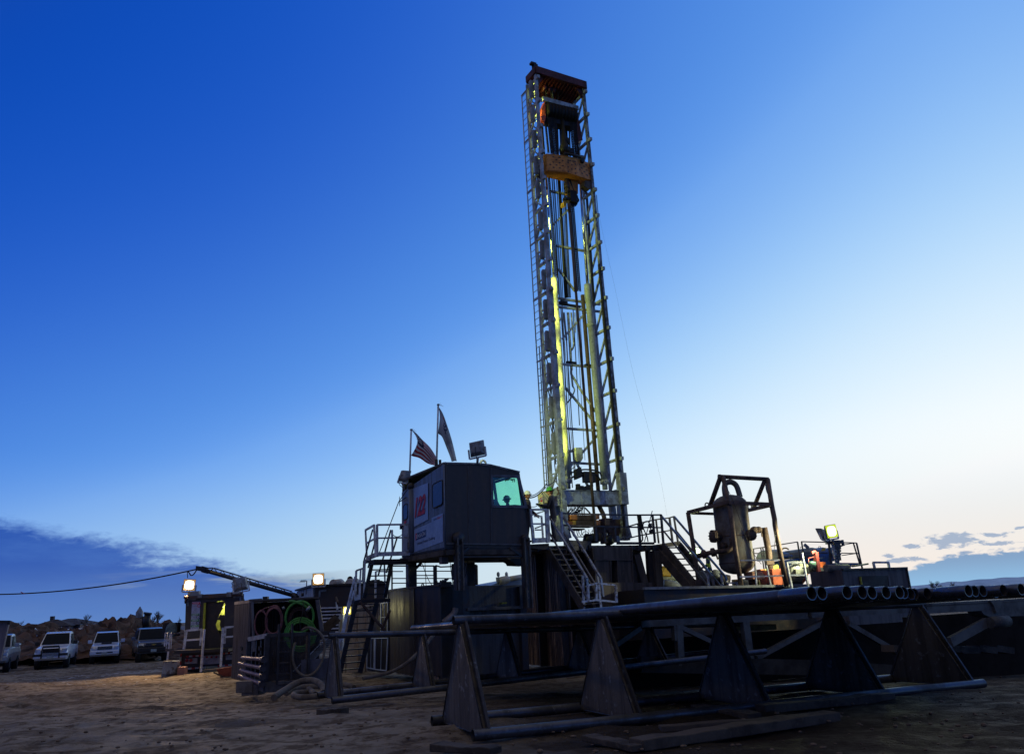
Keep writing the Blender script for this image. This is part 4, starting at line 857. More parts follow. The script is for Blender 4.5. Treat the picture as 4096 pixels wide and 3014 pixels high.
# ------------------------------------------------------------------ floodlights, flags on the roof
def floodlight(c, size, face, label, lit=None, base=None, power=0, tilt=0, group=None, name='floodlight', lcol=(1, .8, .55), rim=None, cone=0, ldir=None):
    c = Vector(c); f = Vector(face).normalized(); r = f.cross(UP).normalized(); u = r.cross(f).normalized(); s_ = size
    if tilt: r, u = (r*math.cos(tilt)+u*math.sin(tilt)), (u*math.cos(tilt)-r*math.sin(tilt))
    t = thing(name, label, 'floodlight', base if base else c-UP*s_*.7, group)
    mb = MB(); F_ = [c+f*s_*.14+r*a*s_*.5+u*b_*s_*.5 for a, b_ in ((-1, -1), (1, -1), (1, 1), (-1, 1))]; F2 = [p-f*s_*.08 for p in F_]; Bk = [c-f*s_*.26+r*a*s_*.33+u*b_*s_*.34 for a, b_ in ((-1, -1), (1, -1), (1, 1), (-1, 1))]
    mb.hexa(F2+F_); mb.hexa(Bk+F2); mb.build('housing', lampg if not rim else M('lit_lamp_housing', (.26, .24, .12), (.16, .14, .07), 5, .5), t, bev=s_*.03)  # housings of lit lamps are yellower: their own glow put into the colour
    mb = MB(); mb.prism([c+f*s_*.145+r*s_*.43*math.copysign(abs(math.cos(q))**.62, math.cos(q))+u*s_*.43*math.copysign(abs(math.sin(q))**.62, math.sin(q)) for q in [6.2832*(k+.5)/24 for k in range(24)]], f*s_*.01)
    if rim: r2 = MB(); r2.prism([c+f*s_*.142+r*a*s_*.47+u*b_*s_*.47 for a, b_ in ((-1, -1), (1, -1), (1, 1), (-1, 1))], f*s_*.004); r2.build('reflector', rim, t)
    if rim: mb.v = [c+(v-c)*.86+f*s_*.02 for v in mb.v]
    mb.build('lens', lit if lit else M('lamp_lens', (.10, .13, .16), (.2, .24, .28), 6, .1), t)
    mb = MB(); yk = [c+r*s_*.56, c+r*s_*.56-u*s_*.62, c-r*s_*.56-u*s_*.62, c-r*s_*.56]; 
    for k in range(3): mb.beam(yk[k], yk[k+1], .035, .05)
    mb.build('yoke', whitep, t)
    if base:
        mb = MB(); q = (yk[1]+yk[2])/2; mb.tube([q, Vector(base)], .04, 8); mb.build('post', lampg, t)
    mb = MB(); mb.tube(bez([c-f*s_*.28, c-f*s_*.4-u*s_*.3, c-f*s_*.3-u*s_*.8, (Vector(base) if base else c-u*s_*.9)+UP*.05]), .013, 5); mb.build('cord', cable, t)
    if power:
        la = bpy.data.lights.new('lamp', 'SPOT' if cone else 'AREA'); la.energy = power; la.color = lcol
        if cone: la.spot_size = math.radians(cone); la.spot_blend = .5; la.shadow_soft_size = s_*.3
        else: la.shape = 'SQUARE'; la.size = s_*.7
        lo = bpy.data.objects.new('lamp', la); COL.objects.link(lo); lo.parent = t; lo.location = c+f*s_*.2-ORG[t]; lo.rotation_euler = (-(Vector(ldir).normalized() if ldir else f)).to_track_quat('Z', 'Y').to_euler()
    return t
c1_ = PY(1907, 1792, 25.6)
floodlight(c1_, .50, CV_*.75+CU_*.75-UP*.12, 'grey floodlight on the cabin roof seen from behind, right of the flags', lit=EM('lamp_yellow_green', (.9, 1.0, .5), 6), power=800, cone=62, ldir=(FLp+Vector((-.3, .4, 2.6))-c1_), lcol=(.85, 1, .35), base=PY(1909, 1858, 25.6), tilt=.12)
floodlight(PY(1618, 1902, 28), .42, CV_*.42+CU_*.9-UP*.26, 'grey floodlight at the left end of the cabin roof beside the flagpole', lit=EM('lamp_yellow_green', (.9, 1.0, .5), 6), power=500, cone=46, lcol=(.85, 1, .35), base=PY(1620, 1962, 28), tilt=-.2)
def flagpole(x0, y0, x1, y1, Yd, label):
    a, b_ = PY(x1, y1, Yd), PY(x0, y0, Yd); t = thing('flagpole', label, 'flagpole', a)
    mb = MB(); mb.tube([a, b_], .032, 8); mb.build('pole', railw, t); mb = MB(); mb.tube([a, a+UP*.28], .055, 8); mb.build('socket', blk, t)
    mb = MB(); mb.ell(b_, (.05, .05, .04), 8, 6)
    for k in range(3): mb.beam(b_, b_+Vector((.08+.05*k, 0, .05-.06*k)), .008)
    mb.build('finial', lampg, t); return t
f1 = flagpole(1645, 1718, 1637, 1945, 28.0, 'left flagpole on the cabin roof flying a striped flag')
f2 = flagpole(1753, 1618, 1746, 1870, 27.0, 'taller right flagpole on the cabin roof flying a plain flag')
fw_, fr2, fb = M('flag_white', (.50, .50, .52), (.38, .38, .40), 3, .8), M('flag_red', (.36, .012, .03), (.22, .01, .02), 3, .8), M('flag_blue', (.012, .018, .07), (.01, .012, .04), 3, .8)
def flagmesh(Yd, top, bot, nx_, ny_, matf, bulge=0, thick=.01):
    Tp = bez([PY(x, y, Yd) for x, y in top], 12); Bt = bez([PY(x, y, Yd) for x, y in bot], 12)
    def at_(L_, t_): k = t_*(len(L_)-1); i = min(int(k), len(L_)-2); return L_[i].lerp(L_[i+1], k-i)
    mb = MB(); n = nx_+1; vs = []
    for j in range(ny_+1):
        for i in range(n):
            t_ = i/nx_; v = j/ny_; a = at_(Tp, t_); b_ = at_(Bt, t_); p = a.lerp(b_, v)
            p = p+Vector((bulge*math.sin(math.pi*v)*(1-t_)**1.5, .10*math.sin(t_*9+v*2)*t_+.05*math.sin(v*7+t_*3), .02*math.sin(t_*11+v*4))); vs.append(p)
    for j in range(ny_):
        for i in range(nx_): k = j*n+i; mb.f.append([k, k+1, k+n+1, k+n]); mb.sm.append(True); mb.mi.append(matf(i/nx_, j, ny_))
    mb.v = vs; return mb
mb = flagmesh(28.05, ((1646, 1719), (1676, 1742), (1716, 1786), (1747, 1828)), ((1644, 1818), (1675, 1832), (1712, 1850), (1748, 1869)), 30, 13, lambda t_, j, n: (2 if t_ < .42 and j < 7 else (1 if j % 2 == 0 else 0)), .22)
fo = mb.build('flag', (fw_, fr2, fb), f1); fo['label'] = 'red and white striped flag with a dark blue starred canton'; sl = fo.modifiers.new('thickness', 'SOLIDIFY'); sl.thickness = .006
mb = MB(); me_ = fo.data
for j in range(5):
    for i in range(6):
        k = int((1+j*1.15))*31+int(1+i*1.9); v = me_.vertices[min(k, len(me_.vertices)-1)].co+ORG[f1]-Vector((0, .03, 0)); mb.prism(arc(v, .022, .022, (1, 0, 0), UP, n=5), (0, -.004, 0))
mb.build('star', fw_, fo)
mb = flagmesh(27.0, ((1754, 1626), (1778, 1668), (1803, 1748), (1826, 1840)), ((1752, 1729), (1768, 1748), (1789, 1795), (1808, 1850)), 24, 10, lambda t_, j, n: (2 if .25 < t_ < .48 and 1 <= j <= 5 and (i_ := (j+int(t_*40)) % 3) != 1 else (1 if .22 < t_ < .30 and j == 1 else 0)), .05)
fo = mb.build('flag', (M('flag_grey', (.30, .33, .38), (.2, .22, .26), 3, .8), fr2, fb), f2); fo['label'] = 'plain pale flag with a small blue and red emblem, hanging limp'; sl = fo.modifiers.new('thickness', 'SOLIDIFY'); sl.thickness = .006
# ------------------------------------------------------------------ railings / stairs helpers
def rails(mb, pl, segs, r=.028):
    for s_ in segs: P = [pl(*p) for p in s_]; [mb.beam(P[i], P[i+1], r*2, r*2) for i in range(len(P)-1)]
def railing(name, label, pl, parts, cat='railing', mt=railw, r=.026, group=None):
    t = thing(name, label, cat, pl(*parts[0][1][0][-1]), group)
    for nm, segs in parts: mb = MB(); rails(mb, pl, segs, r); mb.build(nm, mt, t)
    return t
# left landing
lp = PL(PY(1510, 2215, 26.9), 60)
ld_ = thing('landing', 'grated dark landing with white railings outside the cabin door', 'landing', lp(1515, 2230))
a, b_ = lp(1498, 2236), lp(1655, 2233)
mb = MB(); mb.prism([a, b_, b_-UP*.16, a-UP*.16], CV_*.45); mb.prism([a-CU_*.02, a, a+CV_*.9, a-CU_*.08+CV_*.9], -UP*.08); mb.build('deck', blk, ld_)
for nm, segs, r in (('top_rail', [[(1508, 2098), (1637, 2096)]], .03), ('mid_rail', [[(1508, 2151), (1635, 2149)]], .026), ('post', [[(1508, 2097), (1509, 2226)]], .034), ('post', [[(1568, 2118), (1570, 2210)]], .028), ('post', [[(1637, 2096), (1638, 2220)]], .03)):
    mb = MB(); rails(mb, lp, segs, r); mb.build(nm, railw, ld_)
mb = MB(); mb.prism([lp(1509, 2207), lp(1640, 2203), lp(1640, 2220), lp(1509, 2224)], -CV_*.02); mb.build('toe_board', railw, ld_)
sp_ = PL(PY(1500, 2215, 26.9), -30+12)
for nm, segs, r in (('top_rail', [[(1462, 2119), (1497, 2099)]], .03), ('mid_rail', [[(1465, 2172), (1499, 2153)]], .026), ('post', [[(1462, 2119), (1468, 2240)]], .03), ('post', [[(1496, 2100), (1503, 2225)]], .034)):
    mb = MB(); rails(mb, sp_, segs, r); mb.build(nm, railw, ld_)
mb = MB(); mb.prism([sp_(1466, 2224), sp_(1500, 2208), sp_(1501, 2228), sp_(1467, 2242)], CU_*.02); mb.build('toe_board', M('toe_dirty', (.25, .24, .23), (.14, .13, .12), 3, .6), ld_)
mb = MB(); mb.tube(sag(lp(1570, 2136), lp(1608, 2136), .08), .014, 5); mb.build('chain', blk, ld_)
# upper flight behind the landing
up_ = PL(PY(1500, 2245, 27.4), 60)
def stairs(name, label, pA, pB, segA, segB, n, w=.05, h=.2, mt=dark, tm=dark, tread=.22, rails_=None, grp=None, tdir=None):
    t = thing(name, label, 'stairs', pA(*segA[1]), grp); A0_, A1_ = pA(*segA[0]), pA(*segA[1]); B0_, B1_ = pB(*segB[0]), pB(*segB[1])
    for a_, b2 in ((A0_, A1_), (B0_, B1_)): mb = MB(); mb.beam(a_, b2, w, h); mb.build('stringer', mt, t)
    for k in range(n):
        f_ = (k+.5)/n; a_, b2 = A0_.lerp(A1_, f_), B0_.lerp(B1_, f_); hd = (b2-a_); hd.z = 0; fd = Vector((-hd.y, hd.x, 0)).normalized()
        z_ = (a_.z+b2.z)/2; a_, b2 = a_.copy(), b2.copy(); a_.z = b2.z = z_
        mb = MB(); mb.prism([a_-fd*tread/2, b2-fd*tread/2, b2+fd*tread/2, a_+fd*tread/2], UP*.035); mb.build('tread', tm, t)
    return t
st1 = stairs('metal_stairs', 'open black metal stairs, upper flight below the cabin landing', up_, up_, ((1490, 2243), (1456, 2392)), ((1568, 2243), (1540, 2388)), 6, .05, .12, blk, blk, .16)
mb = MB(); rails(mb, PL(PY(1500, 2245, 28.0), 60), [[(1491, 2116), (1455, 2245), (1452, 2330)], [(1507, 2140), (1472, 2270)]], .022); mb.build('handrail', raild, st1)
mb = MB(); rails(mb, up_, [[(1563, 2118), (1540, 2205), (1513, 2300)], [(1588, 2150), (1545, 2290)]], .022); mb.build('handrail', raild, st1)
mb = MB(); rails(mb, up_, [[(1461, 2235), (1459, 2290), (1456, 2392)], [(1537, 2245), (1540, 2330)]], .022); mb.build('handrail_post', railw, st1)
ml = thing('landing', 'small dark mid landing with a white hooped railing halfway down the left stairs', 'landing', PY(1480, 2400, 27))
mp_ = PL(PY(1480, 2400, 27.0), 60)
mb = MB(); a, b_ = mp_(1420, 2400), mp_(1562, 2392); mb.prism([a, b_, b_-UP*.1, a-UP*.1], CV_*.9); mb.build('deck', blk, ml)
for nm, segs, r in (('post', [[(1425, 2281), (1420, 2398)]], .03), ('post', [[(1453, 2270), (1451, 2322), (1440, 2326), (1438, 2396)]], .026), ('post', [[(1443, 2275), (1440, 2325)]], .022), ('top_rail', [[(1425, 2281), (1454, 2271)]], .028), ('mid_rail', [[(1421, 2332), (1451, 2320)]], .026)):
    mb = MB(); rails(mb, mp_, segs, r); mb.build(nm, railw, ml)
mb = MB(); mb.prism([mp_(1420, 2380), mp_(1439, 2375), mp_(1439, 2396), mp_(1419, 2401)], -CV_*.02); mb.build('toe_board', railw, ml)
lw = PL(PY(1460, 2405, 26.7), 60)
st2 = stairs('metal_stairs', 'open black metal stairs, lower flight down to the white-framed cabinet', lw, lw, ((1424, 2406), (1360, 2690)), ((1508, 2404), (1440, 2690)), 11, .05, .14, blk, blk, .16)
mb = MB(); rails(mb, lw, [[(1420, 2305), (1398, 2390), (1374, 2500), (1352, 2600)], [(1416, 2360), (1386, 2470), (1368, 2560)]], .024); mb.build('handrail', railw, st2)
mb = MB(); rails(mb, PL(PY(1460, 2405, 26.5), 60), [[(1440, 2405), (1560, 2545)], [(1560, 2440), (1525, 2520)]], .035); mb.build('knee_brace', rusty, st2)
# ------------------------------------------------------------------ big mud tanks under the cabin
TC = PY(1762, 2343, 25.6); TS_ = PL(TC, -30); TFr = PL(TC, 60)
tk = thing('mud_tank', 'tall glossy black mud tank with streaked side and rounded corner under the cabin', 'tank', Vector((TC.x, TC.y, 0)))
zt = TC.z; far = TS_(1559, 2382); L_ = (far-TC).dot(CV_)
pts = []
for k in range(13): t_ = k/12; p = TC+CV_*(L_*1.02*t_)-CU_*(.30*math.sin(math.pi*min(1, t_*1.0))); p.z = zt; pts.append(p)
fr_e = TC+CU_*.42; fr_e.z = zt; back_ = fr_e+CV_*(L_*1.02)
poly = pts+[back_+CU_*1.4, fr_e+CV_*.0]
mb = MB(); n_p = len(poly); low = [Vector((p.x, p.y, .25)) for p in poly]
mb.add([*poly, *low], [tuple(range(n_p)), *[(i, (i+1) % n_p, n_p+(i+1) % n_p, n_p+i) for i in range(n_p)]]); mb.build('shell', tankm, tk)
mb = MB()
for i in range(12): mb.beam(pts[i]+UP*.03, pts[i+1]+UP*.03, .10, .06)
mb.beam(pts[0]+UP*.03, fr_e+UP*.03, .1, .06); mb.build('rim', dark, tk)
for k in (0, .37, 1): p = pts[int(k*12)]; mb = MB(); mb.beam(Vector((p.x, p.y, .3))-CU_*.012, p-CU_*.012, .03, .03); mb.build('seam', dark, tk)
for x in (1657, 1711):
    c_ = TS_(x, 2352 if x < 1700 else 2342)+CU_*.3; mb = MB(); mb.tube(arc(c_, .10, .16, CV_, UP, 0, 180, 10), .02, 6); mb.build('lifting_loop', dark, tk)
mb = MB(); mb.beam(TS_(1586, 2682), TS_(1755, 2712), .05, .12); mb.build('skid_rail', M('mottled_skid', (.4, .3, .24), (.10, .08, .07), 2.2, .3, 0, lo=.46, hi=.54), tk)  # pale and dark blotches along the tank foot
mb = MB(); mb.box(TS_(1760, 2337)-UP*.0+CU_*.15, (.34, .3, .16), CU_); 
for k in range(4): mb.beam(TS_(1756, 2335)+CU_*.1, TS_(1750+k*10, 2322-k*3)+CU_*.1, .05)
mb.build('valve', blk, tk)
cbn = thing('cabinet', 'grey cabinet with four white-framed ribbed doors at the foot of the left stairs', 'cabinet', PY(1470, 2670, 27))
cw = M('cabinet_frame_white', (.50, .60, .72), (.38, .45, .52), 2, .5); cm = M('ribbed_grey_panel', (.12, .115, .10), (.07, .065, .06), 4, .6, streak=True)
cp = TS_.off(-.06) if TS_.n.dot(CU_) > 0 else TS_.off(.06)
for pts_ in ([(1525, 2413), (1553, 2408), (1551, 2524), (1525, 2524)], [(1504, 2551), (1553, 2550), (1547, 2680), (1501, 2675)], [(1470, 2552), (1502, 2551), (1499, 2674), (1469, 2668)]):
    P = [cp(*p) for p in pts_]; mb = MB(); mb.prism(P, CU_*.05); d_ = mb.build('door', cm, cbn)
    mb = MB()
    for k in range(4): mb.beam(P[k]-CU_*.012, P[(k+1) % 4]-CU_*.012, .055, .03)
    mb.build('frame', cw, d_); mb = MB()
    mb.beam((P[0]+P[1])/2-CU_*.01, (P[2]+P[3])/2-CU_*.01, .018); 
    if pts_[0][0] > 1520: mb.beam((P[0]+P[3])/2-CU_*.01, (P[2]+P[1])/2-CU_*.01, .05, .02)
    mb.build('rib', cw, d_)
mb = MB(); mb.prism([cp(1469, 2540), cp(1555, 2400), cp(1548, 2690), cp(1469, 2680)], CU_*.5); mb.build('body', blk, cbn)
mb = MB(); mb.beam(cp(1501.5, 2552)-CU_*.02, cp(1500, 2674)-CU_*.02, .13, .03); mb.build('centre_post', cw, cbn)
# hose along the tank
hs = MB(); hs.tube(bez([TFr(1821, 2430), TFr(1818, 2445), TFr(1806, 2462), TFr(1772, 2490)]), .10, 10); tag(hs.build('wrapped_pipe', M('foil_wrap', (.22, .19, .17), (.12, .1, .09), 5, .5, .2, .3)), 'lagged grey pipe slanting off the tank corner', 'pipe')
hs = MB(); hs.tube(bez([TFr(1772, 2490), PY(1740, 2530, 25), PY(1707, 2573, 24.6), PY(1680, 2602, 24.6), PY(1640, 2640, 24.6), PY(1600, 2668, 24.9), PY(1550, 2690, 25.5), PY(1450, 2712, 25)]), .055, 8)
tag(hs.build('hose', M('pale_hose', (.16, .145, .12), (.09, .08, .07), 4, .7)), 'pale hose drooping from the tank corner down to the mud', 'hose')
# right-hand tank
t2 = thing('mud_tank', 'dark tank with a ledge and upright stiffeners, right of the glossy tank', 'tank', Vector((TC.x+.8, TC.y+.3, 0)))
T2 = PL(TC+CU_*.8+CV_*.2, 60); a, b_ = T2(1847, 2342), T2(2100, 2338)
mb = MB(); mb.prism([a, b_, Vector((b_.x, b_.y, .1)), Vector((a.x, a.y, .1))], CV_*2.2); mb.build('shell', M('grey_tank_paint', (.050, .052, .050), (.030, .030, .030), 1.6, .5, .1, .1, streak=True, c3=(.09, .095, .09)), t2)
mb = MB(); a2, b2 = T2(1856, 2436)-CV_*.12, T2(2078, 2428)-CV_*.12; mb.beam(a2, b2, .3, .09); mb.build('ledge', M('ledge_grey', (.075, .075, .07), (.04, .04, .04), 3, .6), t2)
mb = MB(); mb.beam(T2(1990, 2420)-CV_*.2+UP*.06, T2(2010, 2418)-CV_*.2+UP*.06, .2, .05); mb.build('moss_patch', M('moss', (.16, .19, .03), (.08, .1, .02), 20, .9), t2)
for x in (1852, 2078):
    p = T2(x, 2345)-CV_*.1; mb = MB(); mb.beam(Vector((p.x, p.y, .1)), p, .2, .22); mb.build('stiffener', dark, t2)
mb = MB(); p, q = PL(TC+CU_*.5, 60)(1762, 2341), PL(TC+CU_*.5, 60)(1850, 2339)
mb.prism([p, q, Vector((q.x, q.y, .1)), Vector((p.x, p.y, .1))], CV_*1.2); mb.build('end_panel', blk, t2)
# railing on the tank deck behind the cabin legs
rp = PL(PY(1700, 2335, 31), 66)
rl = thing('railing', 'thin dark railing on the tank deck seen between the cabin legs', 'railing', rp(1740, 2345))
for nm, segs, r in (('top_rail', [[(1568, 2262), (1737, 2262)], [(1742, 2260), (1762, 2266), (1812, 2264)]], .025), ('mid_rail', [[(1503, 2284), (1612, 2284)], [(1568, 2312), (1900, 2312)], [(1568, 2331), (1815, 2330)], [(1660, 2283), (1815, 2283)], [(1660, 2300), (1737, 2300)]], .018), ('post', [[(1568, 2262), (1568, 2372)]], .024), ('post', [[(1737, 2262), (1738, 2345)]], .035), ('post', [[(1743, 2260), (1744, 2345)]], .035), ('post', [[(1662, 2283), (1663, 2350)]], .03), ('post', [[(1815, 2283), (1816, 2340)]], .02)):
    mb = MB(); rails(mb, rp, segs, r); mb.build(nm, raild, rl)
rl = thing('railing', 'short dark railing end right of the hanging reel behind the cabin leg', 'railing', rp(1905, 2340))
for nm, segs, r in (('top_rail', [[(1880, 2258), (1906, 2259)]], .03), ('mid_rail', [[(1870, 2310), (1900, 2311)]], .018), ('post', [[(1897, 2260), (1898, 2338)]], .025), ('post', [[(1905, 2259), (1906, 2338)]], .045)):
    mb = MB(); rails(mb, rp, segs, r); mb.build(nm, raild, rl)
rl = thing('railing', 'pale railing hoop beside the upper black stairs', 'railing', rp(1503, 2370))
for nm, segs, r in (('top_rail', [[(1503, 2284), (1560, 2284)]], .022), ('post', [[(1503, 2284), (1502, 2390)]], .028)):
    mb = MB(); rails(mb, rp, segs, r); mb.build(nm, railw, rl)
# ------------------------------------------------------------------ generator exhausts behind
ex = thing('silencer', 'white horizontal exhaust silencer with two open rain caps behind the right tank', 'exhaust silencer', PY(2000, 2335, 36))
e_ = PL(PY(2000, 2330, 36), 48)
mb = MB(); mb.tube([e_(1994, 2324), e_(2000, 2322), e_(2028, 2316), e_(2034, 2314)], [.14, .17, .17, .13], 14); mb.tube([e_(2030, 2315), e_(2095, 2304)], .11, 12); mb.build('drum', M('silencer_white', (.45, .42, .36), (.3, .27, .22), 3, .5), ex)
for (x, y) in ((1991, 2307), (2024, 2305)):
    mb = MB(); mb.tube(bez([e_(x+3, 2326), e_(x+1, 2318), e_(x, y)]), .09, 10); st_ = mb.build('stack', lampg, ex)
    mb = MB(); mb.lathe(e_(x+2, 2296), [(0, -.01), (.11, -.01), (.11, .01), (0, .01)], e_.n+RU*.3, 16); mb.beam(e_(x+2, 2299), e_(x+2, 2307), .015); mb.build('rain_cap', lampg, st_)
hf = MB(); hf.prism([e_(1960, 2342), e_(1985, 2331), e_(2100, 2310), e_(2110, 2345)], e_.n*.05+D(-42)*1.5); tag(hf.build('generator_roof', M('pale_blue_roof', (.18, .24, .36), (.13, .17, .25), 2, .4)), 'sloping pale blue machine roof under the white silencer', 'roof panel')
# ================================================================== rig substructure
sb = thing('rig_substructure', 'dark box-shaped steel base carrying the rig floor under the mast', 'rig base', MF(2350, 2400))
SFp = PL(MF(2400, 2190)-RV*1.3, 61)                                 # front edge of the floor
def fz(p, z): p = p.copy(); p.z = z; return p
fl_a, fl_b = SFp(2150, 2176), SFp(2640, 2184); z0 = (fl_a.z+fl_b.z)/2; fl_a.z = fl_b.z = z0
mb = MB(); mb.prism([fl_a, fl_b, fl_b+RV*5.2, fl_a+RV*5.2], -UP*.16)
for k in range(16): p = fl_a.lerp(fl_b, k/15); mb.box(p-UP*.1-RV*.03, (.05, .05, .2), RU)
mb.build('floor_deck', dark, sb)
mb = MB(); mb.prism([SFp(2266, 2158), SFp(2366, 2164), SFp(2366, 2182), SFp(2266, 2178)], RV*.2); mb.build('kerb_beam', dark, sb); mb = MB(); mb.prism([SFp(2472, 2166), SFp(2618, 2167), SFp(2618, 2176), SFp(2472, 2176)], RV*.1); mb.build('kerb_beam', dark, sb)
mudd = M('muddy_steel', (.095, .078, .064), (.05, .042, .036), 1.3, .65, .1, .25, streak=True, c3=(.10, .085, .07))
bf = PL(SFp.p-RV*.12, 61)
for nm, pts, t_, mt in (('header_plate', [(2369, 2188), (2526, 2186), (2526, 2238), (2373, 2238)], .6, mudd), ('pedestal_panel', [(2377, 2238), (2440, 2238), (2443, 2330), (2381, 2330)], .5, mudd), ('pedestal_panel', [(2468, 2238), (2527, 2238), (2531, 2330), (2471, 2330)], .5, mudd), ('pedestal_recess', [(2440, 2240), (2468, 2240), (2471, 2330), (2443, 2330)], .3, blk)):
    P = [bf(*p)+(RV*.25 if 'recess' in nm else RV*0) for p in pts]; mb = MB(); mb.prism(P, RV*t_); o_ = mb.build(nm, mt, sb, bev=.01)
    if nm != 'pedestal_recess':
        mb = MB()
        for k in ((0, 3), (1, 2)): mb.beam(P[k[0]]-RV*.02, P[k[1]]-RV*.02, .05, .05)
        mb.beam(P[3]-RV*.02, P[2]-RV*.02, .06, .04); mb.build('rib', mudd, o_)
a, b_ = bf(2347, 2331), bf(2588, 2330)
mb = MB(); mb.prism([a-RV*.3, b_-RV*.3, fz(b_, .1)-RV*.3, fz(a, .1)-RV*.3], RV*2.0); mb.build('base_box', mudd, sb)
a, b_ = bf(2232, 2184), bf(2376, 2186)
mb = MB(); mb.prism([fz(a, z0-.17), fz(b_, z0-.17), fz(b_, .1), fz(a, .1)], RV*.05); 
for q in (a+RV*.05,): pass
mbk = MB(); mbk.prism([fz(a, z0-.17)+RV*1.6, fz(b_, z0-.17)+RV*1.6, fz(b_, .1)+RV*1.6, fz(a, .1)+RV*1.6], RV*.05); mbk.build('inner_wall', blk, sb)
a, b_ = bf(2300, 2186), bf(2500, 2187)
mb = MB(); mb.prism([fz(a, z0-.17)+RV*1.0, fz(b_, z0-.17)+RV*1.0, fz(b_, .1)+RV*1.0, fz(a, .1)+RV*1.0], RV*.05); mb.build('inner_wall', blk, sb)
a, b_ = bf(2528, 2188), bf(2640, 2187)
mb = MB(); mb.prism([fz(a, z0-.17)+RV*1.2, fz(b_, z0-.17)+RV*1.2, fz(b_, .1)+RV*1.2, fz(a, .1)+RV*1.2], RV*.08); mb.build('inner_wall', blk, sb)
for p0_, p1_, w in (((2560, 2215), (2595, 2345), .3), ((2634, 2200), (2646, 2350), .5), ((2618, 2200), (2628, 2350), .18), ((2545, 2250), (2556, 2345), .12)):
    mb = MB(); mb.beam(bf(*p0_)+RV*.3, bf(*p1_)+RV*.3, w, .3); mb.build('column', mudd if w > .2 else dark, sb)
mb = MB(); mb.prism([bf(2576, 2352), bf(2750, 2350), bf(2750, 2420), bf(2576, 2420)], RV*.6); mb.build('side_box', mudd, sb)
# corrugated wall to the left
wl_p = bf(2262, 2172); WLp = PL(wl_p+RU*.0, -29)
wall = thing('corrugated_wall', 'rust-streaked corrugated steel wall behind the front stairs', 'wall', fz(wl_p, .1))
n = 26; Lw = 3.2; vs = []; fs = []
for i in range(n*4+1):
    s_ = i/(n*4)*Lw; c_ = wl_p+RV*(s_-.1)-RU*(.0+.035*(1 if (i % 4) in (0, 1) else -1)); vs += [fz(c_, .1), fz(c_, z0-.17)]
for i in range(n*4): fs.append((2*i, 2*i+2, 2*i+3, 2*i+1))
mb = MB(); mb.add(vs, fs); wo_ = mb.build('panel', M('rust_streaked_sheet', (.14, .09, .058), (.62, .40, .24), 1.3, .45, .1, .2, lo=.50, hi=.60, streak=True, r2=.35), wall)
wo_.modifiers.new('thickness', 'SOLIDIFY').thickness = .02
mb = MB(); q = bf(2250, 2240); mb.beam(fz(q, .1)+RV*.1, fz(q, z0-.17)+RV*.1, .16, .16); mb.beam(fz(wl_p+RV*3.1, .1), fz(wl_p+RV*3.1, z0-.17), .14); mb.build('frame_post', dark, wall)
# side platform next to the cabin
sp2 = thing('walkway', 'short white-railed walkway joining the cabin to the rig floor', 'walkway', bf(2150, 2180))
wp = PL(PY(2150, 2175, 27.6), 61)
a, b_ = wp(2118, 2176), wp(2196, 2172)
mb = MB(); mb.prism([a, b_, b_+RV*1.6, a+RV*1.6], -UP*.10); mb.prism([a, b_, b_-UP*.22+RU*.0, a-UP*.12], RV*.08); mb.build('deck', blk, sp2)
for nm, segs, r in (('top_rail', [[(2123, 2037), (2186, 2037)]], .03), ('mid_rail', [[(2127, 2094), (2188, 2094)]], .026), ('post', [[(2122, 2036), (2133, 2172)]], .036), ('post', [[(2183, 2037), (2189, 2170)]], .036), ('post', [[(2191, 2035), (2197, 2168)]], .034)):
    mb = MB(); rails(mb, wp, segs, r); mb.build(nm, railw, sp2)
mb = MB(); mb.prism([wp(2130, 2151), wp(2190, 2149), wp(2191, 2168), wp(2132, 2171)], -RV*.02); mb.build('toe_board', railw, sp2)
wq = wp.off(0); wq = PL(wp.p+RV*1.5, 61)
for nm, segs, r in (('top_rail', [[(2137, 2064), (2168, 2064)]], .024), ('mid_rail', [[(2140, 2118), (2170, 2118)]], .022), ('post', [[(2166, 2064), (2172, 2150)]], .028), ('brace', [[(2128, 2059), (2183, 2041)]], .022), ('brace', [[(2140, 2112), (2186, 2095)]], .022)):
    mb = MB(); rails(mb, wq, segs, r); mb.build(nm, railw, sp2)
# ------------------------------------------------------------------ floor railing and stairs
FRp = PL(SFp.p-RV*.05, 61)
fr = thing('railing', 'long white and brown railing along the front of the rig floor', 'railing', FRp(2245, 2170))
for nm, segs, r, mt in (('top_rail', [[(2247, 2052), (2499, 2059)], [(2499, 2059), (2645, 2058)]], .028, raild), ('mid_rail', [[(2254, 2100), (2508, 2107), (2649, 2109)]], .026, raild), ('post', [[(2244, 2046), (2250, 2163)]], .04, railw), ('post', [[(2379, 2056), (2386, 2165)]], .035, raild), ('post', [[(2417, 2110), (2421, 2166)]], .025, raild), ('post', [[(2460, 2108), (2463, 2168)]], .03, raild), ('post', [[(2610, 2060), (2620, 2170)]], .034, raild), ('post', [[(2644, 2057), (2654, 2180)]], .036, raild)):
    mb = MB(); rails(mb, FRp, segs, r); mb.build(nm, mt, fr)
rb = PL(SFp.p+RV*2.2+RU*.4, 61-30)
rr_ = thing('railing', 'second grey railing running back from the mast foot to the right stairs', 'railing', FRp(2560, 2170))
rbp = PL(FRp(2600, 2160)+RV*1.2, 68)
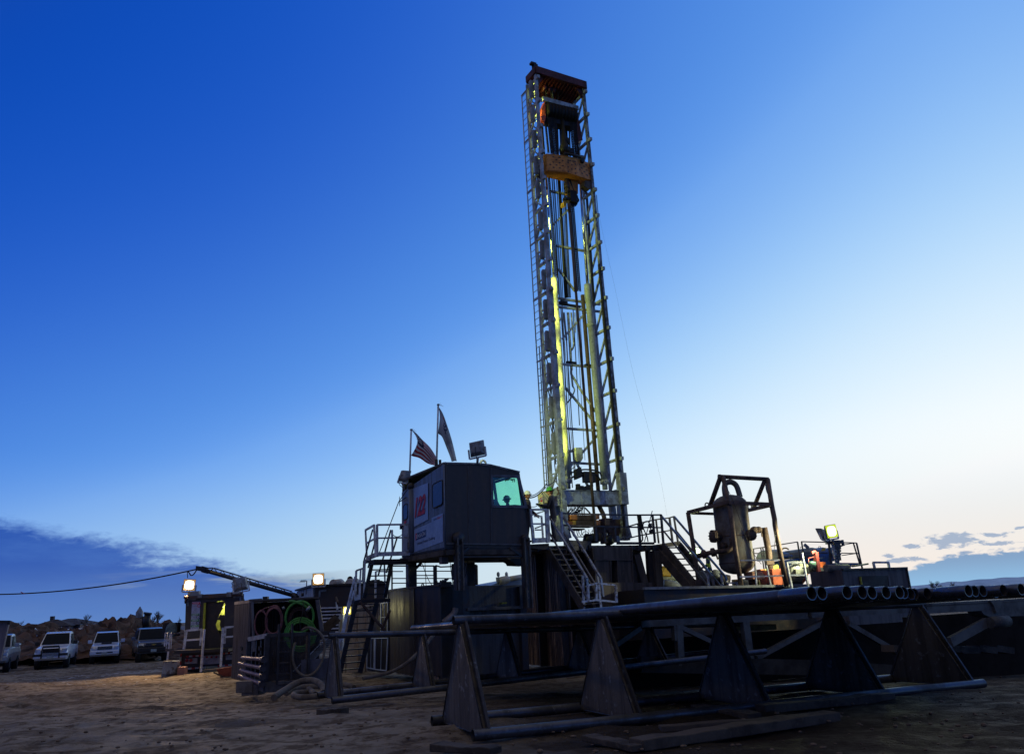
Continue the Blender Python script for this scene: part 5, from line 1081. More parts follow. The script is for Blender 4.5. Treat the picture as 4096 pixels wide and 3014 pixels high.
for nm, segs, r in (('top_rail', [[(2508, 2106), (2556, 2092), (2622, 2077), (2677, 2070), (2697, 2064)]], .026), ('mid_rail', [[(2516, 2151), (2556, 2141), (2640, 2127), (2685, 2119)]], .024), ('post', [[(2552, 2093), (2559, 2182)]], .026), ('post', [[(2557, 2093), (2564, 2182)]], .022), ('post', [[(2624, 2078), (2635, 2172)]], .028), ('post', [[(2678, 2070), (2690, 2164)]], .034), ('post', [[(2695, 2064), (2714, 2180)]], .03)):
    mb = MB(); rails(mb, rbp, segs, r); mb.build(nm, raild, rr_)
mb = MB(); mb.prism([rbp(2590, 2182), rbp(2722, 2162), rbp(2725, 2180), rbp(2590, 2190)], RV*.5); mb.build('kick_deck', dark, rr_)
hg = MB(); hg.tube(bez([FRp(2556, 2058), FRp(2560, 2085), FRp(2567, 2118)]), .085, 8); hg.tube(bez([FRp(2565, 2118), FRp(2569, 2140), FRp(2570, 2158), FRp(2562, 2165)]), .03, 6)
tag(hg.build('rubber_sleeve', rubber), 'black rubber sleeve draped over the rig floor railing', 'sleeve')
hg = MB(); hg.tube(bez([FRp(2592, 2165), FRp(2588, 2145), FRp(2576, 2118), FRp(2572, 2098), FRp(2580, 2086), FRp(2592, 2085), FRp(2598, 2095), FRp(2603, 2118), FRp(2607, 2136)]), .024, 6)
for q in ((2600, 2101), (2604, 2124)): hg.box(FRp(*q), (.13, .1, .13), RU+UP*.4)
tag(hg.build('lifting_sling', cable), 'dark sling with shackles hooked over the floor railing near the right stairs', 'sling')
hg = MB(); hg.tube([FRp(2578, 2165), FRp(2609, 2042)], .018, 6); tag(hg.build('pry_bar', raild), 'long thin bar leaning against the floor railing beside the sling', 'bar')
# front stairs
SA = PL(SFp(2182, 2190), -29); SB_ = PL(SFp(2268, 2184), -29)
stm = M('muddy_stair', (.085, .068, .055), (.045, .036, .030), 1.6, .75, .05, .3)
s1 = stairs('metal_stairs', 'muddy brown stairs with shiny white handrails, nearest in front of the mast', SA, SB_, ((2185, 2192), (2334, 2434)), ((2267, 2186), (2400, 2420)), 11, .06, .30, stm, M('tread_grating', (.11, .10, .09), (.06, .05, .045), 4, .7), .22)
hr = M('worn_handrail', (.30, .31, .33), (.16, .13, .10), 3, .28, .5, 0, lo=.5, hi=.6)
for pl, segs, r, nm, mt in ((SA, [[(2196, 2064), (2348, 2312), (2350, 2338)]], .032, 'handrail', hr), (SA, [[(2198, 2130), (2349, 2391)]], .024, 'mid_rail', M('stair_mid_rail', (.14, .12, .11), (.07, .06, .05), 4, .5)), (SB_, [[(2245, 2053), (2403, 2311), (2413, 2386)]], .032, 'handrail', hr), (SB_, [[(2250, 2120), (2413, 2388)]], .024, 'mid_rail', M('stair_mid_rail', (.1, .1, .1))), (SA, [[(2331, 2300), (2336, 2436)]], .03, 'post', railw), (SA, [[(2353, 2340), (2354, 2404)]], .03, 'post', railw), (SB_, [[(2389, 2296), (2405, 2432)]], .03, 'post', railw)):
    mb = MB(); rails(mb, pl, segs, r); mb.build(nm, mt, s1)
bp_ = PL(SA(2345, 2400)-RV*.1, 61)
hb = thing('railing', 'small white rectangular railing frame at the foot of the front stairs', 'railing', bp_(2400, 2410))
for nm, segs, r in (('top_rail', [[(2346, 2340), (2385, 2332), (2463, 2338)]], .028), ('bottom_rail', [[(2328, 2406), (2384, 2398), (2466, 2406)]], .028), ('post', [[(2463, 2338), (2466, 2408)]], .034), ('post', [[(2385, 2332), (2385, 2402)]], .034), ('post', [[(2393, 2332), (2403, 2430)]], .028), ('post', [[(2352, 2340), (2352, 2404)]], .03)):
    mb = MB(); rails(mb, bp_, segs, r); mb.build(nm, M('chipped_white', (.55, .62, .70), (.20, .17, .15), 6, .5, 0, .1, lo=.5, hi=.56), hb)
# right stairs
RA = PL(FRp(2650, 2180), -29-6); RB_ = PL(FRp(2650, 2180)+RU*.80, -29-6)
s2 = stairs('metal_stairs', 'muddy brown stairs with white handrails, right of the rig floor beside the separator', RA, RB_, ((2648, 2180), (2823, 2394)), ((2716, 2180), (2882, 2390)), 9, .07, .30, stm, stm, .24)
for pl, segs, r, nm, mt in ((RA, [[(2647, 2064), (2850, 2304), (2860, 2376)]], .032, 'handrail', hr), (RA, [[(2654, 2122), (2860, 2376)]], .024, 'mid_rail', M('stair_mid_rail', (.1, .1, .1))), (RB_, [[(2697, 2065), (2902, 2305), (2920, 2381)]], .032, 'handrail', hr), (RB_, [[(2706, 2123), (2914, 2380)]], .024, 'mid_rail', M('stair_mid_rail', (.1, .1, .1))), (RA, [[(2829, 2290), (2843, 2390)]], .03, 'post', railw), (RB_, [[(2882, 2290), (2900, 2386)]], .03, 'post', railw), (RA, [[(2625, 2192), (2806, 2396)]], .16, 'support_beam', stm)):
    mb = MB(); rails(mb, pl, segs, r); mb.build(nm, mt, s2)
rp2 = PL(RB_(2910, 2370), 61)
hb = thing('railing', 'white low hoop railing at the foot of the right stairs under the separator', 'railing', rp2(2960, 2380))
for nm, segs, r in (('top_rail', [[(2910, 2330), (3001, 2328), (3008, 2372)]], .026), ('post', [[(2951, 2332), (2954, 2378)]], .022), ('post', [[(2971, 2332), (2976, 2378)]], .022), ('brace', [[(2921, 2381), (2948, 2334)]], .022), ('post', [[(2990, 2330), (2998, 2374)]], .022)):
    mb = MB(); rails(mb, rp2, segs, r); mb.build(nm, railw, hb)
# ------------------------------------------------------------------ hoist block with STOP plate at the mast's left foot
hk = thing('hoist_block', 'cream hoist block hanging at the left mast foot with a red STOP shield', 'hoist block', PY(2175, 2015, 30.0))
hp = PL(PY(2175, 2000, 29.9), 75); cream = M('cream_paint', (.62, .56, .30), (.42, .38, .22), 4, .5, 0, .1)
mb = MB(); mb.prism([hp(2168, 1975), hp(2176, 1963), hp(2190, 1960), hp(2202, 1965), hp(2204, 2008), hp(2172, 2012)], RV*.35); mb.build('body', cream, hk, bev=.02)
h2 = PL(hp.p-RV*.1, 75); P = [h2(2157, 1984), h2(2169, 1980), h2(2173, 1990), h2(2171, 2010), h2(2166, 2024), h2(2160, 2016), h2(2157, 1998)]
mb = MB(); mb.prism(P, RV*.05); sh_o = mb.build('shield_plate', cream, hk)
off = -RV*.015
mb = MB(); mb.prism([h2(2159.5, 1990)+off, h2(2168.5, 1986.5)+off, h2(2169.5, 1998)+off, h2(2167, 2008)+off, h2(2164, 2011)+off, h2(2161, 2006)+off, h2(2160, 1998)+off], RV*.006); mb.build('red_shield', signred, sh_o)
text('STOP', h2(2160.2, 2001)+off*1.6, h2(2169, 1998)+off*1.6, h2(2160.2, 1993)+off*1.6, signwhite, sh_o, bold=.03)
mb = MB(); mb.tube(arc(h2(2163, 2017), .08, .08, h2.d, UP, n=12), .03, 6, closed=True); mb.build('eye', cream, hk)
mb = MB(); mb.tube(bez([PY(2230, 1945, 29.9), PY(2229, 1955, 29.9), PY(2233, 1962, 29.9), PY(2234, 1972, 29.9), PY(2228, 1976, 29.9)]), .035, 6)
for k in range(5): mb.tube(arc(PY(2206+k*.3, 1950+k*9, 29.9), .035, .06, (1, 0, 0), UP, n=8), .012, 5, closed=True)
mb.build('hook_chain', rusty, hk)
mb = MB(); mb.prism([MF(2222, 2062)-RV*.2, MF(2235, 2100)-RV*.2, MF(2243, 2160)-RV*.2, MF(2224, 2164)-RV*.2, MF(2218, 2110)-RV*.2], RV*.1); mb.build('splash_guard', M('yellowed_white', (.50, .52, .36), (.22, .22, .15), 3, .6, lo=.4, hi=.6), hk)
# power cables from the cabin to the mast foot (wlc places nothing)
wlc = PY(2150, 2120, 33.6)
for (x0, y0, x1, y1, r) in ((2110, 1984, 2185, 1934, .016), (2110, 1990, 2182, 1946, .022), (2112, 2018, 2160, 2008, .012), (2184, 1938, 2230, 1900, .016)):
    mb = MB(); mb.tube(sag(PY(x0, y0, 27), PY(x1, y1, 31), .12), r, 5); tag(mb.build('power_cable', cable), {1984: 'upper thin power cable from the cabin to the mast foot', 1990: 'thick power cable sagging from the cabin to the mast foot', 2018: 'lowest thin cable between the cabin and the STOP plate', 1938: 'short cable running up the mast ladder'}[y0], 'cable')
# ------------------------------------------------------------------ people
def person(base, Ht, face, pose, cloth, hat, label, hair=(.20, .07, .03), vest=False, glove=None, brim=True):
    base = Vector(base); f = D(face); r = Vector((f.y, -f.x, 0)); k = Ht/1.8
    def P(x, y, z): return base+(r*x+f*y+UP*z)*k
    t = thing('person', label, 'person', base)
    J = pose(P); vs, es, rs = [], [], []
    def chain_(pts, rad, start=None):
        prev = start
        for p, q in zip(pts, rad): vs.append(p); rs.append(q*k); i = len(vs)-1; (es.append((prev, i)) if prev is not None else None); prev = i
        return prev
    pel = chain_([J['pelvis']], [.135])
    ch = chain_([J['waist'], J['chest'], J['neck0'], J['neck'], J['head0'], J['head1']], [.125, .155, .10, .055, .075, .06], pel)
    cidx = pel+2
    for s_ in ('l', 'r'):
        A = J['arm_'+s_]; e_ = chain_(A, [.075, .058, .048, .036, .034][:len(A)], cidx+0)
        h_ = A[-1]; d_ = (A[-1]-A[-2]).normalized(); side = d_.cross(f).normalized() if abs(d_.dot(f)) < .9 else d_.cross(UP).normalized()
        nrm = side.cross(d_)
        for q, ln in enumerate((.075, .085, .08, .065)): chain_([h_+side*(q-1.5)*.019*k+d_*.03*k, h_+side*(q-1.5)*.021*k+d_*(.03+ln*.6)*k+nrm*.006*k, h_+side*(q-1.5)*.021*k+d_*(.02+ln)*k+nrm*.025*k], [.012, .010, .008], e_)
        chain_([h_+side*.04*k+d_*.0*k, h_+side*.055*k+d_*.035*k+nrm*.02*k], [.012, .009], e_)
        L = J['leg_'+s_]; chain_(L, [.098, .07, .058, .042, .045, .03][:len(L)], pel)
    me = bpy.data.meshes.new('body'); me.from_pydata([v-base for v in vs], es, []); o = bpy.data.objects.new('body', me); COL.objects.link(o); o.parent = t
    md = o.modifiers.new('s', 'SKIN'); md.use_smooth_shade = True
    for sv, q in zip(me.skin_vertices[0].data, rs): sv.radius = (q, q*.85)
    me.skin_vertices[0].data[0].use_root = True
    o.modifiers.new('ss', 'SUBSURF').levels = 1; o.modifiers['ss'].render_levels = 1
    dg = bpy.context.evaluated_depsgraph_get(); m2 = bpy.data.meshes.new_from_object(o.evaluated_get(dg)); o.modifiers.clear(); o.data = m2
    m2.materials.clear(); mt_s = skin; mt_g = glove or skin
    for m_ in (cloth, mt_s, mt_g, M('work_boot', (.03, .022, .016), None, 6, .8), M('hi_vis', (.55, .75, .04), (.4, .55, .03), 5, .6)): m2.materials.append(m_)
    hd = J['neck']-base; hl, hr_ = J['arm_l'][-1]-base, J['arm_r'][-1]-base
    for p in m2.polygons:
        c = p.center; mi = 0
        if c.z > hd.z+.0*k: mi = 1
        elif min((c-hl).length, (c-hr_).length) < .105*k: mi = 2
        elif c.z < .13*k: mi = 3
        elif vest and (abs((c.z/k)-1.18) < .03 or (1.0 < c.z/k < 1.48 and abs(abs(c.dot(r)/k)-.10) < .03)): mi = 4
        p.material_index = mi; p.use_smooth = True
    m2.name = 'body'; hc = (J['head0']+J['head1'])/2; up = (J['head1']-J['neck']).normalized(); hf = J.get('look', f)
    hf = (hf-up*hf.dot(up)).normalized(); hrr = hf.cross(up).normalized()
    ORG[t] = base
    mb = MB(); mb.ell(hc+hf*.012*k, (.076*k, .095*k, .115*k), 16, 12, (hrr, hf, up)); mb.ell(hc+hf*.108*k-up*.012*k, (.014*k, .022*k, .026*k), 8, 6, (hrr, hf, up))
    for s_ in (-1, 1): mb.ell(hc+hrr*s_*.078*k-up*.01*k, (.012*k, .02*k, .032*k), 8, 6, (hrr, hf, up))
    mb.ell(hc+hf*.095*k-up*.062*k, (.026*k, .012*k, .008*k), 8, 5, (hrr, hf, up)); hd_o = mb.build('head', skin, t)
    mb = MB()
    for s_ in (-1, 1): mb.ell(hc+hrr*s_*.03*k+hf*.098*k+up*.012*k, (.012*k, .008*k, .007*k), 8, 5, (hrr, hf, up))
    mb.build('eye', M('eye_dark', (.03, .02, .02), None, 5, .3), hd_o)
    hm_ = M('hair_%d' % int(hair[0]*100), hair, None, 20, .9); mb = MB(); mb.ell(hc-hf*.028*k+up*.0*k, (.083*k, .085*k, .108*k), 14, 10, (hrr, hf, up)); mb.build('hair', hm_, t)
    mb = MB(); b0 = hc+up*.045*k; k_ = len(mb.v)
    mb.lathe(b0, [(.118*k, -.004*k), (.165*k, -.022*k), (.166*k, -.012*k), (.120*k, .010*k), (.116*k, .05*k), (.095*k, .095*k), (.055*k, .118*k), (.0, .126*k)], up, 20)
    for s_ in (-1, 0, 1): mb.tube(bez([b0+hrr*s_*.04*k-hf*.10*k+up*.06*k, b0+hrr*s_*.035*k+up*.128*k, b0+hrr*s_*.04*k+hf*.10*k+up*.06*k], 4), .008*k, 5)
    mb.build('hard_hat', hat, t)
    return t
def std_pose(P, la, ra, lean=.02, hx=0, legs=None):
    d = dict(pelvis=P(0, 0, .97), waist=P(0, lean*.6, 1.12), chest=P(0, lean, 1.32), neck0=P(0, lean*1.2, 1.46), neck=P(hx*.3, lean*1.3, 1.53), head0=P(hx*.6, lean*1.6, 1.61), head1=P(hx, lean*1.8, 1.72))
    d['arm_l'] = [P(-.19, lean, 1.43)]+[P(*p) for p in la]; d['arm_r'] = [P(.19, lean, 1.43)]+[P(*p) for p in ra]
    L = legs or (([-.10, 0, .9], [-.12, .03, .50], [-.13, -.02, .10], [-.13, .0, .05], [-.14, .16, .04]), ([.10, 0, .9], [.12, .06, .50], [.14, .05, .10], [.14, .07, .05], [.15, .22, .04]))
    d['leg_l'] = [P(*p) for p in L[0]]; d['leg_r'] = [P(*p) for p in L[1]]; return d
coverall = M('dark_coverall', (.050, .045, .050), (.030, .026, .028), 4, .85, 0, .2); glove_ = M('green_glove', (.20, .26, .10), (.12, .14, .06), 9, .8)
hatg = M('hat_green', (.06, .34, .03), (.03, .16, .03), 7, .3, 0, 0, lo=.5, hi=.56); haty = M('hat_yellow', (.65, .70, .12), (.5, .5, .1), 8, .35); hatw = M('hat_white', (.6, .62, .64), (.4, .4, .4), 8, .35)
b1 = PY(2219, 2165, 28.3)
person(b1, 1.86, -78, lambda P: std_pose(P, [(-.24, .12, 1.15), (-.17, .38, 1.22), (-.14, .46, 1.25)], [(.24, .10, 1.14), (.16, .34, 1.18), (.12, .43, 1.22)], .04), coverall, hatg, 'worker in dark coveralls and green hard hat on the rig floor, at the STOP plate', glove=glove_)
b2 = PY(2119, 2170, 29.2)
person(b2, 1.82, 100, lambda P: std_pose(P, [(-.26, .05, 1.15), (-.22, .22, .98), (-.20, .28, .92)], [(.26, .08, 1.15), (.24, .26, 1.0), (.22, .33, .95)], .0, legs=(([-.10, 0, .9], [-.12, .1, .50], [-.12, .12, .10], [-.12, .14, .05], [-.13, .3, .04]), ([.10, 0, .9], [.12, -.02, .50], [.13, -.08, .10], [.13, -.05, .05], [.13, .1, .04]))), coverall, hatw, 'worker in a white hard hat, mostly hidden behind the right end of the cabin')
b3 = CC+CU_*2.35+CV_*.9
b3 = PY(2044, 2188, b3.y)
person(b3, 1.68, -60, lambda P: std_pose(P, [(-.24, .12, 1.15), (-.15, .34, 1.12), (-.12, .42, 1.12)], [(.24, .10, 1.14), (.16, .34, 1.10), (.12, .42, 1.1)], .05), M('blue_shirt', (.04, .05, .08)), hatw, 'driller in a hard hat seen as a silhouette through the green cabin window')
b4 = PY(2850, 2352, 43)
person(b4, 1.85, -70, lambda P: std_pose(P, [(-.24, .12, 1.15), (-.17, .34, 1.05), (-.14, .42, 1.02)], [(.24, .10, 1.14), (.16, .34, 1.05), (.12, .42, 1.02)], .08), M('blue_coverall', (.03, .06, .11), (.02, .04, .07), 4, .8), haty, 'worker in blue coveralls with a yellow hard hat, behind the right stairs', vest=True)
# console silhouette inside the cabin
cs_ = thing('control_chair', 'dark chair back beside the driller, low in the green cabin window', 'chair', CC+CU_*1.7+CV_*1.0)
cq = PL(CC+CV_*1.0, 60); mb = MB(); mb.prism([cq(1972, 2022), cq(1972, 1996), cq(1985, 1994), cq(1994, 2005), cq(2003, 2022)], CV_*.12); mb.build('backrest', blk, cs_, bev=.03)
mb = MB(); q = cq(1988, 2060); mb.tube([fz(q, CC.z), fz(q, CC.z+.6)], .05, 8); mb.box(fz(q, CC.z+.62), (.5, .5, .1), CU_); mb.build('seat', blk, cs_)
ct = thing('control_console', 'low dark console along the bottom of the green cabin window', 'console', CC+CU_*2.3+CV_*.5)
mb = MB(); cq = PL(CC+CV_*.5, 60); mb.prism([cq(1975, 2020), cq(2030, 2019), cq(2060, 2017), cq(2108, 2021), fz(cq(2100, 2060), CC.z+.02), fz(cq(1980, 2060), CC.z+.02)], CV_*.4); mb.build('cabinet', blk, ct)
# ================================================================== separator
SY = 29.0
sep = thing('separator_vessel', 'tall brown steel gas separator vessel with domed ends inside its open frame', 'vessel', PY(2955, 2300, SY))
vm = M('brown_vessel', (.15, .14, .125), (.085, .065, .05), 1.4, .62, .1, .2, c3=(.16, .11, .07)); cb_ = PY(2953, 2296, SY); ct_ = PY(2918, 1978, SY)
Rv = .60; Hh = ct_.z-cb_.z; cx = Vector(((cb_.x+ct_.x)/2-.02, SY, cb_.z))
mb = MB(); pr = [(0, 0)]+[(Rv*math.sin(a), .35*(1-math.cos(a))) for a in (.3, .6, .9, 1.2, 1.57)]+[(Rv, .37), (Rv, Hh-.37)]+[(Rv*math.cos(a), Hh-.35+.35*math.sin(a)) for a in (.1, .35, .7, 1.0, 1.3)]+[(0, Hh)]
mb.lathe(cx, pr, UP, 36); mb.build('shell', vm, sep)
mb = MB()
for z in (.38, 1.3, Hh-.38): mb.lathe(cx+UP*(z-.02), [(Rv, 0), (Rv+.012, .005), (Rv+.012, .035), (Rv, .04)], UP, 36)
mb.build('weld_band', rusty, sep)
gp = PL(Vector((0, SY, 0)), 90)
mb = MB(); top = cx+UP*Hh; mb.tube(bez([top+Vector((-.12, 0, -.05)), top+Vector((-.12, 0, .25)), top+Vector((-.05, 0, .42)), top+Vector((.15, 0, .45)), top+Vector((.32, 0, .3)), top+Vector((.40, 0, -.1))]), .10, 12); mb.build('gas_outlet', vm, sep)
def flange(c, ax, L, r, fr_r, bolts=10, par=sep):
    ax = Vector(ax).normalized(); c = Vector(c); mb = MB(); mb.lathe(c, [(r, 0), (r, L), (fr_r, L), (fr_r, L+.06), (fr_r*.97, L+.065), (fr_r, L+.07), (fr_r, L+.13), (0, L+.13)], ax, 20); fo_ = mb.build('nozzle', rusty, par)
    mb = MB(); a0 = ax.orthogonal().normalized(); b0 = ax.cross(a0)
    for k in range(bolts): a = 6.283*k/bolts; q = c+ax*(L-.03)+(a0*math.cos(a)+b0*math.sin(a))*fr_r*.86; mb.tube([q, q+ax*.2], .018, 6)
    mb.build('bolt', blk, fo_)
zc_ = lambda y: PY(2930, y, SY).z
flange(Vector((cx.x-.45, SY-.25, zc_(2145))), (-1, -.25, .05), .28, .12, .22)
flange(Vector((cx.x-.35, SY-.35, zc_(2184))), (-.8, -.8, 0), .18, .07, .13, 8)
flange(Vector((cx.x+.42, SY-.35, zc_(2147))), (.25, -1, 0), .12, .13, .19, 12)
mb = MB(); mb.tube(bez([PY(2926, 2150, SY-.66), PY(2929, 2180, SY-.66), PY(2915, 2198, SY-.66), PY(2890, 2203, SY-.6), PY(2840, 2210, SY-.3), PY(2790, 2222, SY)], 5), .085, 10); pi = mb.build('inlet_pipe', rusty, sep)
mb = MB()
for x, y in ((2815, 2216), (2851, 2208)): mb.lathe(PY(x, y, SY-.2)-Vector((.04, 0, 0)), [(0, 0), (.15, 0), (.15, .1), (0, .1)], (1, .1, .1), 16)
mb.beam(PY(2864, 2215, SY-.4), PY(2872, 2236, SY-.4), .10, .04); mb.build('flange_pair', rusty, pi)
mb = MB(); o1 = PY(2999, 2120, SY-.1); mb.tube([o1, PY(3060, 2118, SY-.1)], .075, 10); mb.ell(PY(3018, 2119, SY-.1), (.16, .13, .13), 12, 8); mb.ell(PY(3034, 2118, SY-.1), (.14, .13, .12), 12, 8); mb.tube([PY(3056, 2109, SY-.1), PY(3074, 2200, SY-.1), PY(3084, 2300, SY-.1), PY(3092, 2345, SY-.1)], .115, 12); mb.box(PY(3078, 2248, SY-.1), (.26, .26, .16)); mb.lathe(PY(3090, 2342, SY-.1), [(0, 0), (.22, 0), (.22, .08), (0, .08)], UP, 16); mb.beam(PY(3045, 2122, SY-.2), PY(3048, 2146, SY-.2), .03); mb.build('outlet_pipe', rusty, sep)
mb = MB(); mb.tube([PY(3000, 2285, SY), PY(3012, 2345, SY)], .12, 12); mb.lathe(PY(2999, 2300, SY), [(0, 0), (.2, 0), (.2, .1), (0, .1)], UP, 16); mb.build('drain_pipe', rusty, sep)
# frame
sf = thing('lifting_cage', 'rusty tubular frame with a ridge bar standing round the separator vessel', 'steel frame', PY(2962, 2340, SY-1.0))
fF, fB = SY-.95, SY+.95
Q = lambda x, y, Yd: PY(x, y, Yd)
fcol = M('frame_rust', (.13, .085, .065), (.06, .045, .038), 2.6, .6, .2, .2)
for nm, pts, r in (('ridge', [Q(2879, 1905, SY), Q(3074, 1916, SY)], .075), ('leg', [Q(2893, 1909, SY-.05), Q(2921, 2040, fF), Q(2942, 2200, fF), Q(2965, 2345, fF)], .085), ('leg', [Q(3071, 1917, SY), Q(3087, 2020, fF+.1), Q(3098, 2075, fF+.1), Q(3100, 2100, fF+.1), Q(3146, 2345, fF+.1)], .085), ('brace', [Q(2879, 1915, SY), Q(2839, 2025, fB)], .085), ('brace', [Q(3059, 1920, SY), Q(3015, 2030, fB)], .075), ('leg', [Q(2752, 2048, fB), Q(2786, 2264, fB), Q(2796, 2340, fB)], .08)):
    mb = MB(); mb.tube(pts, r, 10); mb.build(nm, fcol, sf)
for nm, p, q, w in (('beam', Q(2915, 2009, fF), Q(3086, 2016, fF), .12), ('beam', Q(2751, 2049, fB-.2), Q(2917, 2006, fF), .13), ('beam', Q(2765, 2051, fB), Q(2990, 2058, fB), .10), ('beam', Q(3084, 2019, fF), Q(2984, 2042, fB), .12)):
    mb = MB(); mb.beam(p, q, w*.7, w); mb.build(nm, fcol, sf)
for x, y, Yd in ((2828, 2020, fB-.7), (2999, 2026, fB-.3)):
    mb = MB(); mb.tube(arc(Q(x, y, Yd), .07, .09, (1, 0, 0), UP, n=12), .025, 6, closed=True); mb.build('lifting_eye', fcol, sf)
mb = MB(); mb.lathe(Q(2877, 1909, SY)-Vector((.03, 0, 0)), [(0, 0), (.12, 0), (.12, .08), (0, .08)], (1, .05, 0), 16); mb.build('ridge_cap', rusty, sf)
mb = MB(); mb.tube(bez([Q(2897, 1935, fF), Q(2915, 1965, fF), Q(2935, 2010, fF-.1), Q(2975, 2120, fF-.2), Q(3000, 2190, fF-.2), Q(3045, 2255, fF-.1)]), .01, 5); mb.tube(bez([Q(3062, 1935, fF+.3), Q(3066, 1960, fF+.2), Q(3072, 1975, fF+.2)]), .02, 5); mb.tube(bez([Q(3098, 2120, fF), Q(3101, 2150, fF), Q(3096, 2200, fF), Q(3088, 2240, fF)]), .01, 5); mb.build('cord', cable, sf)
# ================================================================== tanks and machines on the right
def boxpx(pl, pts, ext): mb = MB(); mb.prism([pl(*p) for p in pts], ext); return mb
tkp = PL(PY(2900, 2345, 27.8), 75)
rt = thing('mud_tank', 'long dark tank carrying the separator, mostly hidden behind the stacked pipes', 'tank', PY(3000, 2500, 27.8))
a, b_ = tkp(2575, 2356), tkp(3290, 2342)
mb = MB(); mb.prism([a, b_, fz(b_, .3), fz(a, .3)], tkp.n*-3.2 if tkp.n.y < 0 else tkp.n*3.2); mb.build('shell', dark, rt)
mb = MB(); mb.beam(a+UP*.03-UP*.0, b_+UP*.03, .18, .08); mb.build('top_rim', lampg, rt)
# railings on it
rA = PL(PY(3050, 2340, 27.5), 80)
rl = thing('railing', 'pale blue-white railing in front of the orange pump, right of the separator', 'railing', rA(3150, 2350))
for nm, segs, r in (('top_rail', [[(2961, 2240), (3120, 2238)]], .022), ('mid_rail', [[(2960, 2306), (3133, 2301)]], .024), ('top_rail', [[(3146, 2248), (3215, 2249)]], .026), ('mid_rail', [[(3158, 2299), (3222, 2299)]], .026), ('post', [[(3147, 2248), (3168, 2352)]], .03), ('post', [[(3208, 2210), (3233, 2348)]], .028), ('post', [[(3021, 2262), (3026, 2340)]], .022), ('post', [[(3066, 2260), (3083, 2340)]], .022)):
    mb = MB(); rails(mb, rA, segs, r); mb.build(nm, railw, rl)
# centrifuge and pumps
cf = thing('centrifuge', 'large blue centrifuge with rounded covers and yellow label on the right deck', 'centrifuge', PY(3230, 2265, 33))
KP = PL(PY(3200, 2220, 33), 76)
back_n = KP.n if KP.n.y > 0 else -KP.n
def cover(x0, x1, yt0, yt1, yb0, yb1, mt, nm, depth=1.1, par=cf):
    # rounded barrel cover, lying along the machine
    a0, a1 = KP(x0, yt0), KP(x1, yt1); b0, b1 = KP(x0, yb0), KP(x1, yb1); mb = MB(); n = 10; vs = []
    for A_, B_ in ((a0, b0), (a1, b1)):
        h = (A_-B_).length
        for k in range(n+1): th = math.pi*k/n; vs.append(B_+back_n*(depth/2-depth/2*math.cos(th))+UP*h*math.sin(th)**.7)
    fs = [(k, k+1, n+2+k, n+1+k) for k in range(n)]+[tuple(range(n+1)), tuple(range(n+1, 2*n+2))[::-1], (0, n+1, 2*n+1, n)]
    mb.add(vs, fs, False); return mb.build(nm, mt, par, bev=.05)
grc = M('machine_grey_green', (.17, .19, .17), (.10, .11, .10), 2.5, .5, 0, .1)
cover(3082, 3138, 2196, 2192, 2238, 2232, grc, 'belt_cover'); cover(3128, 3175, 2193, 2208, 2232, 2226, bluem, 'motor_cover'); cover(3172, 3283, 2199, 2184, 2232, 2222, grc, 'bowl_cover'); cover(3278, 3325, 2190, 2183, 2226, 2222, bluem, 'gearbox_cover')
mb = MB(); mb.prism([KP(3330, 2186), KP(3352, 2190), KP(3356, 2210), KP(3366, 2225), KP(3362, 2240), KP(3352, 2242), KP(3330, 2240)], back_n*1.0); mb.build('drive_end', bluem, cf, bev=.04)
mb = MB(); mb.prism([KP(3130, 2240), KP(3300, 2218), KP(3330, 2222), KP(3330, 2262), KP(3135, 2268)], back_n*1.1); mb.build('bed', bluem, cf, bev=.02)
mb = MB(); mb.prism([KP(3345, 2249), KP(3438, 2250), KP(3440, 2262), KP(3310, 2264)], back_n*1.4); mb.build('skid', bluem, cf)
mb = MB(); mb.prism([KP(3287, 2190)-back_n*.02, KP(3302, 2189)-back_n*.02, KP(3299, 2202)-back_n*.02, KP(3284, 2203)-back_n*.02], back_n*.01); mb.build('label_plate', M('label_yellow', (.62, .46, .03), None, 9, .5), cf)
text('0430', KP(3273, 2236)-back_n*.03, KP(3289, 2234)-back_n*.03, KP(3272, 2228)-back_n*.03, M('number_white', (.55, .75, .62), None, 9, .5), cf, bold=.02)
mb = MB(); mb.tube(arc(KP(3140, 2201)-back_n*.02, .16, .1, KP.d, UP, 20, 170, 8), .03, 6); mb.build('emblem_arc', M('emblem_orange', (.45, .28, .05), None, 9, .5), cf)
for x, y in ((3136, 2192), (3229, 2186), (3302, 2184)):
    mb = MB(); mb.tube([KP(x-4, y+3)+back_n*.4, KP(x-4, y-3)+back_n*.4, KP(x+4, y-3)+back_n*.4, KP(x+4, y+3)+back_n*.4], .014, 5); mb.build('lifting_loop', lampg, cf)
mb = MB(); mb.beam(KP(3234, 2174)+back_n*.3, KP(3251, 2188)+back_n*.3, .06, .12); mb.build('hinge_arm', lampg, cf)
mb = MB(); mb.tube(arc(KP(3158, 2228)-back_n*.05, .06, .06, KP.d, UP, n=10), .018, 5, closed=True); mb.build('ring', lampg, cf)
